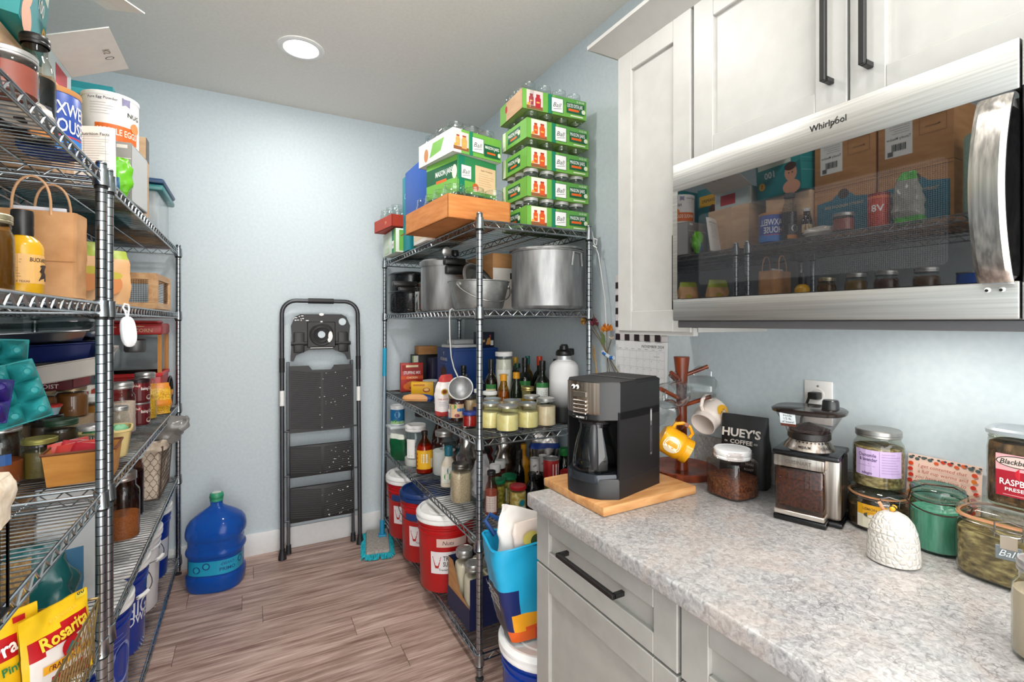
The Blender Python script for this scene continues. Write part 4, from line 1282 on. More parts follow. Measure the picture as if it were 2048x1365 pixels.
bucket('red bucket with a taped name strip, nearest of the three red ones', (.868, 2.30, Z5), .145, .375, RB, WHITE, [('r', .02, .095, .15, .04, C('d9b9ae', .6)), ('t', 'Nuts', .0, .095, .02, C('2a2226'), {'i': .2, 'b': 0})] + [(i[0], i[1], *i[2:]) for i in TSC], 'red buckets on the bottom shelf', bail=False, da=4)
t = thing('bottle_carton', 'navy open-topped carton holding jars of rice on the bottom right shelf', 'box', (.895, 1.985, Z5), R(2))
NV = C('151d45', .5)
mb = MB()
mb.box(-.09, -.115, 0, .09, .115, .003, NV)
mb.add([(-.09, -.115, 0), (-.09, .115, 0), (-.09, .115, .225), (-.09, .06, .225), (-.09, -.02, .12), (-.09, -.115, .09)], [tuple(range(6))], CARD)
mb.box(-.0925, -.117, 0, -.0905, .117, .09, NV)
mb.box(-.09, -.118, 0, .09, -.115, .215, NV).box(.087, -.115, 0, .09, .115, .22, NV).box(-.09, .112, 0, .09, .115, .225, NV)
obj('box_body', mb, t, sharp=0)
for i, (x, y) in enumerate(((-.043, -.06), (.043, -.06), (-.043, .045), (.043, .045))):
    jar(f'tall jar of white rice in the navy carton, {("front left", "front right", "back left", "back right")[i]}', (.895 + x, 1.985 + y, Z5 + .0035),   .041, .25 if y < 0 else .268, (.78, C('e3d5bd', .8)), SILV, None, G, sq=3, group='jars in the navy carton')
jar('tall jar with silver lid behind the navy carton', (.95, 2.145, Z5), .034, .27, (.8, C('cbb79a', .8)), SILV, None, G)

# ================================================================ bucket and shopping bag in the gap beside the cabinet
bucket('blue bucket with white lid on the floor under the shopping bag', (.872, 1.385, .001), .15, .362, C('0f3a96', .25), WHITE, None, da=0, bail=False)
t = thing('shopping_bag', 'bright cyan and navy shopping bag standing on the blue bucket', 'bag', (.845, 1.405, .366), R(-6))
CY, NVB, GRY = C('1ea3cf', .35), C('12245e', .35), C('2c2f3a', .4)


def bagcol(u, v):
    a = (u * 360) % 360
    x = math.cos(R(a))
    if (a > 287 or a < 60) and v > .12: return NVB
    if v < .16 and a > 215: return C('d8321c', .4) if a > 262 else C('e8641c', .4)
    if v < .30 and a > 228: return C('efa41c', .4) if v > .22 or a < 245 else C('e8541c', .4)
    if 150 < a < 215 and v < .52: return GRY
    if 215 <= a < 240 and v < .52: return NVB
    return CY


mb = MB()
bag(mb, bprof((0, .10, .05), (.05, .12, .056), (.14, .142, .066), (.22, .157, .074), (.29, .166, .078), (.318, .168, .078)), CY, n=72, sq=7, amp=.006, fq=16, matf=bagcol)
obj('bag_body', mb, t)
obj('rim', MB().tube([(.168 * sqf(a, 7) * math.cos(a), .078 * sqf(a, 7) * math.sin(a), .318 + .008 * math.sin(3 * a)) for a in [2 * PI * i / 32 for i in range(32)]], .004, CY, 6, closed=True), t)
obj('strap', MB().tube([(-.12, .06, .31), (-.15, .075, .36), (-.13, .08, .375), (-.09, .07, .35), (-.08, .06, .31)], .008, C('17427e', .5), 6), t)
decal(t, lambda x, y, d: V((-.1425 - y * .25 - d, -x, .135 + y)), [('t', 'LAND LAKE', 0, .028, .016, WP, {}), ('t', 'CHEESE IS', 0, .006, .016, WP, {}), ('t', 'ALL FINE', 0, -.016, .016, WP, {})], 'lettering')
t = thing('paper_sack', 'white snack sack with red print poking out of the shopping bag', 'bag', (.85, 1.42, .55), R(8))
WS = C('ece8e4', .5)
obj('sack_body', bag(MB(), bprof((0, .12, .03), (.1, .145, .035), (.15, .14, .02), (.19, .09, .008, -.05), (.23, .045, .005, -.095), (.255, .012, .002, -.125), (.256, .0001, .0001, -.125)), WS, n=40, sq=3, amp=.012, fq=14), t)
t = thing('snack_packet', 'folded snack packet with red and yellow print in the shopping bag', 'packet', (.865, 1.372, .588), R(4))
obj('packet_body', bag(MB(), bprof((0, .10, .010), (.08, .12, .014), (.13, .125, .012), (.165, .12, .004), (.167, .0001, .0001)), C('e6d6cc', .4), n=40, sq=4, amp=.006, fq=18), t)
decal(t, flat((0, -.028, .12), '-y'), [('r', .03, -.012, .15, .016, C('b5241c')), ('c', -.075, 0, .03, .022, C('d0c060')), ('c', -.055, -.012, .02, .02, C('3a4a24')), ('t', 'FLAVORS', .05, .008, .014, C('b5241c'), {'i': .3})], 'printed_face')

# ================================================================ step ladder, water jug, mop
LAD = C('4a4b4f', .35, .6)
LB = C('1d1d1f', .5)
t = thing('step_ladder', 'folded dark grey step ladder leaning on the back wall', 'ladder', (.39, 3.155, 0), 0, rot=(R(-3.2), 0, R(-1)))
hw, H = .222, 1.535
rails = []
for s in (-1, 1):
    obj('front_rail', MB().tube([(s * hw, 0, .02), (s * hw, 0, H - .10)], .013, LAD, 10), t)
    obj('foot', MB().lathe([(.0001, 0), (.024, 0), (.022, .02), (.015, .05), (.015, .06)], LB, 14, c=(s * hw, 0, 0)), t)
    obj('rear_rail', MB().box(s * (hw - .035) - .009, .03, .03, s * (hw - .035) + .009, .05, 1.16, LAD, .003, 1), t)
    obj('rear_foot', MB().lathe([(.0001, 0), (.017, 0), (.014, .05)], LB, 12, c=(s * (hw - .035), .04, .012)), t)
    obj('grip_sleeve', MB().tube([(s * hw, 0, 1.10), (s * hw, 0, 1.185)], .0155, LB, 10), t)
    obj('warning_sticker', MB().tube([(s * hw, 0, .90), (s * hw, 0, .99)], .0137, WHITE, 10), t)
pts = [(-hw, 0, H - .10)]
for s, a0 in ((-1, 180), (1, 90)):
    for i in range(7):
        a = R(a0 - 90 * i / 6)
        pts.append((s * (hw - .08) + .08 * math.cos(a), 0, H - .08 + .08 * math.sin(a)))
pts.append((hw, 0, H - .10))
obj('top_rail', MB().tube(pts, .013, LAD, 10), t)
obj('hand_grip', MB().tube([(-.075, 0, H), (.075, 0, H)], .017, LB, 10), t)
# tool tray
mb = MB()
prof = [(-.175, 1.165), (-.165, 1.30), (-.172, 1.38), (-.150, 1.435), (-.12, 1.452), (.12, 1.452), (.150, 1.435), (.172, 1.38), (.165, 1.30), (.175, 1.165), (.158, 1.165), (.145, 1.20), (.07, 1.232), (-.07, 1.232), (-.145, 1.20), (-.158, 1.165)]
n = len(prof)
mb.add([(x, -.012, z) for x, z in prof] + [(x, .022, z) for x, z in prof], [tuple(range(n))] + [(i, (i + 1) % n, n + (i + 1) % n, n + i) for i in range(n)] + [tuple(range(n, 2 * n))[::-1]], LB)
tr = obj('tool_tray', mb, t, sharp=30)
obj('square_well', MB().box(-.082, -.018, 1.245, .082, -.012, 1.405, C('141415', .5), .004, 1).lathe([(.072, 0), (.066, .003), (.06, 0), (.05, 0), (.045, .003), (.04, 0), (.024, .0), (.022, .004)], C('242426', .5), 30, M=Matrix.Translation((0, -.018, 1.325)) @ Matrix.Rotation(R(90), 4, 'X')), tr)
for hx, hy, hz in ((0, -.0195, 1.325), (.125, -.0125, 1.405)): obj('cup_hole', MB().disc((0, 0, 0), .0225, PAINT, 18, M=Matrix.Translation((hx, hy, hz)) @ Matrix.Rotation(R(90), 4, 'X')), tr, sharp=0)
for s in (-1, 1):
    obj('hinge_lug', MB().box(s * .128 - .03, -.022, 1.215, s * .128 + .03, -.010, 1.34, C('19191a', .45), .006, 2).tube([(s * .128 - .045, -.014, 1.27), (s * .128 + .045, -.014, 1.27)], .012, LB, 8), tr)
SP = []
rs = random.Random(7)
for i in range(10): SP.append(('c', -.12 + rs.uniform(-.04, .04), 1.43 + rs.uniform(-.02, .012), rs.uniform(.003, .011), rs.uniform(.002, .004), WHITE))
SP += [('c', .052, 1.315, .013, .03, WHITE), ('c', .045, 1.29, .01, .014, WHITE), ('r', .0, 1.243, .13, .003, WHITE), ('r', 0, 1.405, .012, .008, WHITE), ('c', .0, 1.45, .014, .009, WHITE)]
decal(tr, flat((0, -.0205, 0), '-y'), SP, 'paint_spots')['kind'] = 'stuff'


def step(z0, z1, notch=False, seed=1):
    mb = MB()
    y0, y1 = -.03, -.004
    w_ = .182
    if notch:
        P = [(-w_, z0), (w_, z0), (w_, z1), (.075, z1), (.055, z1 - .028), (-.055, z1 - .028), (-.075, z1), (-w_, z1)]
        n = len(P)
        mb.add([(x, y0, z) for x, z in P] + [(x, y1, z) for x, z in P], [tuple(range(n)), tuple(range(n, 2 * n))[::-1]] + [(i, (i + 1) % n, n + (i + 1) % n, n + i) for i in range(n)], LB)
    else:
        mb.box(-w_, y0, z0, w_, y1, z1, LB, .006, 2)
    s = obj('step', mb, t, sharp=30)
    m = MB()
    z = z0 + .012
    while z < z1 - .02 - (.02 if notch else 0):
        for sg in (-1, 1):
            dz = .020
            zt = min(z + dz, z1 - .006)
            m.add([(sg * .008, y0 - .0025, z), (sg * (w_ - .006), y0 - .0025, zt), (sg * (w_ - .006), y0 - .0025, zt + .004), (sg * .008, y0 - .0025, z + .004), (sg * .008, y0, z - .002), (sg * (w_ - .006), y0, zt - .002), (sg * (w_ - .006), y0, zt + .006), (sg * .008, y0, z + .006)], [(0, 1, 2, 3), (4, 5, 1, 0), (3, 2, 6, 7)] if sg > 0 else [(3, 2, 1, 0), (0, 1, 5, 4), (7, 6, 2, 3)], C('232325', .5))
        z += .0125
    tag(obj('tread_ribs', m, s, sharp=0), kind='stuff')
    r_ = random.Random(seed)
    decal(s, flat((0, y0 - .0032, 0), '-y'), [('c', r_.uniform(-.02, .17), r_.uniform(z0 + .01, z1 - .03), r_.uniform(.001, .0045), r_.uniform(.001, .003), C('d8d8d4')) for i in range(22)], 'paint_spots')['kind'] = 'stuff'
    obj('hinge_rod', MB().tube([(-hw, .002, z0 + .008), (hw, .002, z0 + .008)], .005, LAD, 8), s)


step(.735, 1.135, True, 1)
step(.47, .655, False, 2)
step(.205, .41, False, 3)

t = thing('water_jug', 'large blue five-gallon water jug with green cap on the floor', 'jug', (-.158, 3.05, .001), R(-15))
WJUG = bpy.data.materials.new('blue_jug_plastic'); WJUG.use_nodes = True
N, L = WJUG.node_tree.nodes, WJUG.node_tree.links
b = N['Principled BSDF']; b.inputs['Base Color'].default_value = lin('1264d6'); b.inputs['Roughness'].default_value = .08; b.inputs['Transmission Weight'].default_value = .45; b.inputs['IOR'].default_value = 1.33; b.inputs['Alpha'].default_value = .8
prof = [(.0001, .008), (.10, .003), (.125, 0), (.132, .012), (.136, .05), (.134, .072), (.126, .080), (.126, .175), (.134, .183), (.137, .195), (.134, .207), (.127, .214), (.127, .258), (.134, .265), (.138, .278), (.138, .30), (.132, .33), (.118, .352), (.09, .375), (.06, .395), (.034, .412), (.028, .42), (.028, .448), (.030, .452)]
obj('jug_body', MB().lathe(prof, WJUG, 40, sq=2.7, sy=.92), t)
obj('cap', MB().lathe([(.030, .44), (.032, .442), (.032, .475), (.030, .482), (.024, .484), (.0001, .484)], C('3b9c74', .4), 22).lathe([(.0325, .455), (.034, .458), (.034, .468), (.0325, .47)], C('2f8764', .4), 22), t)
obj('cap_sticker', MB().disc((0, 0, .4845), .022, C('d6dcd6'), 20), t)
a0 = R(-70)
decal(t, cyl(.127, a0, .128, 2.7, 1, .92), [('r', 0, 0, .30, .072, C('1f9cc0', .35)), ('t', 'OWIЯЧ'.replace('Я', 'R').replace('Ч', 'P'), .04, .018, .016, C('0f4f86'), {'w': .06, 'rot': 180}), ('t', 'PRIMO', .04, -.01, .018, C('0f3f76'), {'w': .07}), *[q for x in (-.1, -.055, .11) for q in (('c', x, .012 if x != -.1 else -.005, .018, .018, C('114a80')), ('c', x, .012 if x != -.1 else -.005, .012, .012, C('27a8c8')))]], d0=.0008)

t = thing('dust_mop', 'flat mop with grey head and turquoise fringe against shelving end', 'mop', (.70, 3.06, 0.001), R(-12))
HEADM = NZ('mop_pad', '8f8b84', 'aaa69e', (90, 90, 20), .95, bump=.6)
obj('mop_head', MB().box(-.07, -.16, .018, .07, .16, .045, HEADM, .012, 2), t)
TQ = NZ('turquoise_fringe', '128a9e', '2fc3d0', (150, 150, 80), .9)
fr_ = MB()
r_ = random.Random(3)
per = [(-.07 + .14 * i / 30, -.16, 0, -1) for i in range(31)] + [(-.07 + .14 * i / 30, .16, 0, 1) for i in range(31)] + [(-.07, -.16 + .32 * i / 60, -1, 0) for i in range(61)] + [(.07, -.16 + .32 * i / 60, 1, 0) for i in range(61)]
for x, y, dx, dy in per:
    o_ = r_.uniform(.016, .03); j = r_.uniform(-.006, .006)
    fr_.tube([(x - dx * .01, y - dy * .01, .026), (x + dx * o_ * .6 + dy * j, y + dy * o_ * .6 + dx * j, .017), (x + dx * o_ + dy * j * 2, y + dy * o_ + dx * j * 2, .004)], .0042, TQ, 4)
tag(obj('fringe', fr_, t), kind='stuff')
HM = C('8ea0ab', .35, .4)
obj('handle', MB().tube([(.03, .05, .045), (.045, .11, 1.05)], .0115, HM, 12), t)
obj('socket', MB().tube([(.028, .045, .04), (.031, .056, .14)], .0155, C('1a86b0', .45), 12).box(.005, .02, .04, .055, .07, .058, C('1a86b0', .45), .006), t)
obj('handle_end', MB().tube([(.045, .11, 1.05), (.0485, .125, 1.23)], .0135, C('169ac0', .45), 12), t)

# ================================================================ counter top things
ZT = .9155
t = thing('cutting_board', 'thick light maple cutting board under the coffee maker', 'board', (.936, 1.087, ZT), R(1))
obj('board', MB().box(-.168, -.136, 0, .168, .136, .024, BOARD, .004, 2), t)

# coffee maker: local x runs back, local -x is the front
t = thing('coffee_maker', 'black drip coffee maker with silver control panel and googly eyes', 'coffee maker', (.780, 1.046, ZT + .0245), R(14))
BK = C('19181a', .42)
BKG = C('0d0d0f', .12)


def outline(x0, x1, w_, cham, fr0):
    """plan outline with a rounded bevelled front"""
    p = [(x1, -w_), (x1, w_), (x0 + cham, w_)]
    for i in range(9):
        q = i / 8
        y = w_ * .62 * (1 - 2 * q)
        p.append((x0 - fr0 * (1 - (2 * q - 1) ** 2) + .004, y))
    return p + [(x0 + cham, -w_)]


def shell(mb, pts, z0, z1, mat, top=None, r=0.004):
    n = len(pts)
    cx = sum(p[0] for p in pts) / n; cy = sum(p[1] for p in pts) / n
    ins = [(x + (cx - x) * .035, y + (cy - y) * .035) for x, y in pts]
    vs = [(x, y, z0) for x, y in pts] + [(x, y, z1 - r) for x, y in pts] + [(x, y, z1) for x, y in ins]
    fs = [tuple(range(n))[::-1]] + [(k * n + i, k * n + (i + 1) % n, (k + 1) * n + (i + 1) % n, (k + 1) * n + i) for k in (0, 1) for i in range(n)]
    mb.add(vs, fs, mat)
    mb.add([vs[2 * n + i] for i in range(n)], [tuple(range(n))], top or mat)
    return mb


W2 = .088
obj('base', shell(MB(), outline(0, .235, W2, .04, .012), 0, .052, BK), t, sharp=30)
obj('hot_plate_rim', shell(MB(), outline(-.003, .12, W2 * .9, .045, .012), .040, .062, C('2c3036', .15, .3)), t, sharp=30)
obj('water_tank', MB().box(.108, -W2, .05, .235, W2, .225, BK).box(.04, -W2, .05, .11, -W2 + .006, .225, BK).box(.04, W2 - .006, .05, .11, W2, .225, BK), t, sharp=0)
hd = obj('brew_head', shell(MB(), outline(0, .235, W2, .045, .012), .205, .304, BK, C('242224', .4)), t, sharp=30)
obj('lid_seam', MB().box(.12, -W2 - .0006, .2965, .236, W2 + .0006, .2985, C('050505', .6)).box(.125, -W2 * .93, .3035, .232, W2 * .93, .3065, C('201f20', .45), .0015, 1), t, sharp=0)
# control panel on the front of the head
o_ = outline(-.002, .235, W2, .045, .0125)[3:12]
mb = MB()
pan = o_
n = len(pan)
prof = [(0, .302), (0, .225), (.004, .214), (.016, .204), (.03, .196)]
for dx, z in prof:
    for x, y in pan: mb.v.append((x + dx, y, z))
for j in range(len(prof) - 1):
    for i in range(n - 1):
        mb.f.append((j * n + i, j * n + i + 1, (j + 1) * n + i + 1, (j + 1) * n + i)); mb.mi.append(0)
mb.mats = [NZ('panel_steel', '8f7f70', 'c5b8aa', (2, 160, 2), .3, 1., detail=3)]
obj('control_panel', mb, t, sharp=60)
mb = MB()
gx = -.0135
PB = C('3d3a39', .25, .5)
obj('display', MB().box(gx - .001, -.022, .263, gx + .006, .022, .277, C('6f675f', .2, .6), .001, 1), t, sharp=30)
for k in range(4):
    for sg in (-1,):
        obj('button', MB().box(gx - .002, -.022, .249 - k * .0105, gx + .006, .022, .255 - k * .0105, C('b7aea4', .2, 1.), .0015, 1), t, sharp=30)
obj('switch', MB().box(gx - .001, -.024, .205, gx + .006, .024, .2145, BLK, .001, 1), t, sharp=30)
decal(t, flat((gx - .0014, 0, .2098), '-x'), [('t', 'MR. BREW', .004, 0, .0045, WP, {})], 'lettering')
for y in (.019, .006): eye(t, gx - .002, y, .289, .006)
decal(t, flat((.17, -W2, .155), '-y'), [('r', .02, 0, .009, .128, C('606064', .3)), ('r', .02, -.02, .006, .075, C('2c2a33', .2)), ('r', .02, .045, .006, .03, C('a9a6a4', .3))], 'water_window')
CG = GL('cfd4d2', 1.5)
ca = [(.0001, .004), (.05, .002), (.058, .004), (.062, .012), (.060, .04), (.050, .085), (.042, .112), (.040, .125), (.043, .130)]
cf = MB().lathe(ca, CG, 32, c=(.052, 0, .060))
cz = obj('carafe', cf, t)
obj('carafe_lid', MB().lathe([(.044, .128), (.045, .134), (.036, .141), (.0001, .143)], BK, 28, c=(.052, 0, .060)), cz)
obj('carafe_handle', MB().tube([(.012, -.03, .19), (-.006, -.042, .188), (-.014, -.047, .165), (-.014, -.048, .12), (-.006, -.044, .083), (.004, -.042, .078)], [.006, .009, .011, .012, .010, .006], C('2b2c2f', .3), 10), cz)
obj('carafe_band', MB().lathe([(.0405, .118), (.0425, .119), (.0425, .128), (.0415, .129)], BKG, 28, c=(.052, 0, .060)), cz)

# mug tree
t = thing('mug_tree', 'dark reddish wooden mug tree with round base by the wall', 'mug tree', (1.222, 1.112, ZT))
obj('base', MB().lathe([(.0001, .004), (.07, .003), (.10, 0), (.106, .012), (.108, .022), (.10, .024), (.07, .016), (.03, .014), (.0001, .014)], WOODD, 40), t)
obj('post', MB().lathe([(.022, .012), (.019, .03), (.0165, .10), (.016, .25), (.018, .31), (.023, .355), (.025, .372), (.0235, .374), (.0001, .374)], WOODD, 20), t)
PG_ = [(200, .295, .075), (-38, .31, .075), (185, .235, .10), (-62, .215, .085), (232, .135, .085), (75, .28, .06)]
for a, z, l in PG_:
    d = V((math.cos(R(a)), math.sin(R(a)), .42)).normalized()
    obj('peg', MB().tube([V((0, 0, z)) + d * .012, V((0, 0, z)) + d * (.012 + l)], .0065, WOODD, 10), t)


def mug(label, loc, rot, mat, face=None, glass=False, group=None, r=.042, h=.09):
    t = thing('mug', label, 'mug', loc, rot=rot, group=group)
    if glass:
        obj('mug_body', MB().lathe([(.0001, .004), (r * .6, 0), (r * .9, .01), (r, .03), (r, .06), (r * .95, h), (r * .93, h)], mat, 26), t)
    else:
        obj('mug_body', MB().lathe([(.0001, .003), (r * .85, 0), (r * .97, .006), (r, .015), (r, h * .62), (r * .96, h * .70), (r * .86, h * .76), (r * .86, h * .78), (r * .9, h * .8), (r * .9, h), (r * .84, h), (r * .8, h * .8), (r * .9, h * .6), (r * .9, .012), (.0001, .01)], mat, 32), t)
    pts = [(r * .93, 0, h * .78), (r * 1.3, 0, h * .80), (r * 1.62, 0, h * .62), (r * 1.6, 0, h * .38), (r * 1.3, 0, h * .2), (r * .95, 0, h * .2)]
    obj('handle', MB().tube(pts, .0058 if not glass else .004, mat, 8), t)
    if face:
        decal(t, cyl(r + .0006, R(face[0]), h * .36), [('c', 0, 0, .026, .026, face[1]), ('c', 0, 0, .021, .021, face[2]), ('c', -.007, .006, .002, .0035, face[3]), ('c', .007, .006, .002, .0035, face[3]), ('p', [(.012 * math.cos(R(a)), .013 * math.sin(R(a))) for a in range(200, 345, 16)] + [(.0105 * math.cos(R(a)), .011 * math.sin(R(a))) for a in range(340, 195, -16)], face[3])], 'printed_face')
    return t


YM, WM = C('e2a012', .25), C('e9dcd3', .3)
CGL = GL('f2f6f6', 2.6)
# hanging mugs: handle up, mouth tipped outwards and down
def hang(label, at, az, tip, mat, **k):
    """at is the point where the handle sits on the peg"""
    M = Matrix.Rotation(R(az), 4, 'Z') @ Matrix.Rotation(R(tip - 90), 4, 'Y')
    r, h = k.get('r', .042), k.get('h', .09)
    # handle points towards local +x; turn so the handle points up
    p = M @ V((r * 1.5, 0, h * .5))
    return mug(label, V(at) - p, M.to_euler(), mat, **k)


def pegtip(i, f=.75):
    a, z, l = PG_[i]
    d = V((math.cos(R(a)), math.sin(R(a)), .42)).normalized()
    return V((1.222, 1.112, ZT)) + V((0, 0, z)) + d * (.012 + l * f)


hang('yellow mug with a smiling face hanging lowest on the mug tree', pegtip(4), 138, -30, YM, face=(92, C('e9dcc0'), C('e9dcc0'), C('e2a012')), r=.043, h=.094)
hang('white mug with a yellow smiling face hanging on the right of mug tree', pegtip(3), 12, -28, WM, face=(-78, C('e2a91c'), C('e2a91c'), C('8a6410')), r=.043, h=.094)
hang('clear glass mug hanging on the upper left peg of mug tree', pegtip(0), 10, 0, CGL, glass=True)
hang('clear glass mug hanging on the far left peg below the upper one', pegtip(2), 35, 0, CGL, glass=True)
hang('clear glass mug hanging on the upper right peg near the wall', pegtip(1), -60, 0, CGL, glass=True)

# coffee bag, jar of coffee, grinder
t = thing('coffee_bag', 'matte black coffee pouch with white stencil lettering by the wall', 'bag', (1.305, .945, ZT), R(-72))
BB = C('18181a', .5)
mb = MB()
bag(mb, bprof((0, .066, .033), (.03, .068, .036), (.10, .066, .032), (.15, .064, .022), (.185, .064, .008), (.205, .064, .0035), (.206, .062, .0001)), BB, n=40, sq=5, amp=.004, fq=14)
obj('bag_body', mb, t)
decal(t, lambda x, y, d: V((x, -.022 - d - max(0, .05 - y) * .2 + max(0, y - .05) * .22, .11 + y)), [('t', "HUEY'S", 0, .048, .023, C('d8cfc6'), {'w': .108, 'b': .03}), ('t', 'COFFEE', .002, .022, .012, C('d8cfc6'), {'w': .062, 'b': .02}), ('t', 'TX', -.041, .021, .005, C('d8cfc6'), {}), ('t', 'CO', .042, .021, .005, C('d8cfc6'), {}), ('t', 'BLEND', .028, -.022, .006, C('c8c0b8'), {}), ('t', 'TEXAS', .028, -.036, .006, C('c8c0b8'), {}), ('t', 'ROAST', .028, -.05, .006, C('c8c0b8'), {})], 'lettering', d0=.012)
jar('squarish glass jar of ground coffee with white plastic lid', (1.195, .905, ZT), .058, .128, (.42, COFFEE), C('e6e6e6', .5), None, GL('f1ecea', 1.2), neck=.78, sq=3.6, nk=.84, name='coffee_jar', lidh=.026)

t = thing('coffee_grinder', 'stainless coffee grinder with clear hopper and grounds bin', 'grinder', (1.154, .692, ZT), R(19))
SST = NZ('grinder_steel', '8c8178', 'c4bcb4', (120, 120, 3), .28, 1., detail=3)
obj('foot', MB().box(.004, -.055, 0, .10, .058, .014, BKG, .004).box(.035, -.082, 0, .145, .06, .012, BKG, .004), t)
obj('housing', MB().box(.040, -.078, .012, .142, .058, .163, SST, .010, 3), t)
obj('housing_top', MB().box(.006, -.080, .160, .145, .060, .172, BKG, .004, 2), t)
b_ = obj('grounds_bin', MB().box(.002, -.050, .014, .060, .054, .134, GL('c9b3a4', 1.4), .008, 2), t)
obj('grounds', MB().box(.006, -.046, .034, .056, .050, .128, COFFEE, .006, 1), b_)
obj('bin_band', MB().box(.0005, -.0515, .016, .05, .0555, .028, C('cfc6bc', .3, .8), .002, 1), b_)
obj('bin_band', MB().box(-.001, -.052, .134, .06, .056, .161, SST, .004, 2), t)
decal(t, flat((-.0012, .002, .148), '-x'), [('t', 'CUISINART', 0, 0, .009, C('5a524a', .3), {'w': .055})], 'lettering')
HC = (.075, -.006, 0)
obj('dial_cone', MB().lathe([(.056, .172), (.052, .18), (.040, .198), (.0395, .2)], SST, 36, c=HC), t)
mb = MB()
for i in range(12):
    a = R(140 + i * 13)
    mb.disc((HC[0] + .0475 * math.cos(a), HC[1] + .0475 * math.sin(a), .190), .0022, BLK, 8)
decal(t, lambda x, y, d: V((HC[0] + (.0505 + d - y * .75) * math.cos(R(205) + x / .05), HC[1] + (.0505 + d - y * .75) * math.sin(R(205) + x / .05), .183 + y)), [*[('c', -.045 + i * .0095, .009, .0019, .0019, BLK) for i in range(10)], ('t', 'MEDIUM', -.022, -.001, .005, BLK, {}), ('t', 'COARSE', .025, -.001, .005, BLK, {})], 'dial_marks')
obj('burr_ring', MB().lathe([(.045, .196), (.047, .198), (.047, .212), (.045, .214), (.0001, .214)], C('1c1817', .35), 48, c=HC), t)
HM_ = Matrix.Translation(HC)
obj('hopper', MB().lathe([(.043, .212), (.045, .22), (.060, .25), (.066, .262)], GL('efeceb', 1.5), 30, sq=2.6, sy=1.12, c=HC), t)
obj('hopper_beans', MB().lathe([(.0001, .214), (.042, .214), (.045, .221), (.02, .230), (.0001, .236)], NZ('coffee_beans', '1a0e0c', '3f2722', (200, 200, 200), .3, detail=1, bump=1.), 24, c=HC), t)
hl = obj('hopper_lid', MB().lathe([(.067, .260), (.071, .262), (.072, .268), (.067, .272), (.0001, .272)], C('221b18', .15), 36, sq=2.8, sy=1.12, c=HC), t)
obj('timer_knob', MB().lathe([(.019, 0), (.0175, .018), (.0155, .022), (.0001, .0225)], C('1a1c1e', .3), 14, c=(.085, -.050, .272)), hl)
decal(t, lambda x, y, d: V((HC[0] - .056 - d - y * .42, .028 - x, .245 + y)), [('r', 0, 0, .034, .034, C('dfe6ea', .5)), ('t', 'Holds', 0, .011, .0058, BP, {}), ('t', '1/2 lb.', 0, .003, .0058, BP, {}), ('t', 'of beans!', 0, -.005, .0055, BP, {}), ('r', 0, -.0135, .034, .007, C('5a2a1a'))], 'sticker', d0=.002)
tag(obj('power_cord', MB().tube([(1.255, .70, 1.085), (1.30, .745, 1.06), (1.335, .80, 1.07), (1.362, .81, 1.13), (1.362, .79, 1.19), (1.366, .775, 1.198)], .0035, BLK, 8).box(1.352, .763, 1.188, 1.3795, .789, 1.208, BLK, .004)), 'black power cord from the grinder plugged into the wall outlet', 'cord')
t = thing('wall_outlet', 'white wall outlet above the coffee grinder with a black plug', 'outlet', (1.3875, .777, 1.178))
obj('cover_plate', MB().box(-.005, -.038, -.06, 0, .038, .06, C('ecebe9', .35), .003, 2), t)
for z in (.022, -.024): obj('socket', MB().lathe([(.0165, 0), (.0165, .002), (.0001, .0022)], C('e2e0dd', .35), 22, M=Matrix.Translation((-.005, 0, z)) @ Matrix.Rotation(R(-90), 4, 'Y')), t)
obj('screw', MB().lathe([(.003, 0), (.0028, .001), (.0001, .0012)], SILV, 10, M=Matrix.Translation((-.005, 0, .045)) @ Matrix.Rotation(R(-90), 4, 'Y')), t)

# jars at the right
HERB = NZ('dried_herbs', '3c301c', 'b8a878', (110, 50, 110), .9, detail=6, bump=1., lo=.3, hi=.7, c3='7c6a42')
DARKH = NZ('dark_dried_leaves', '251a12', '7a5a3a', (90, 90, 60), .9, detail=6, bump=1., lo=.35, hi=.7)
GC = GL('f0f2ea', 1.4)


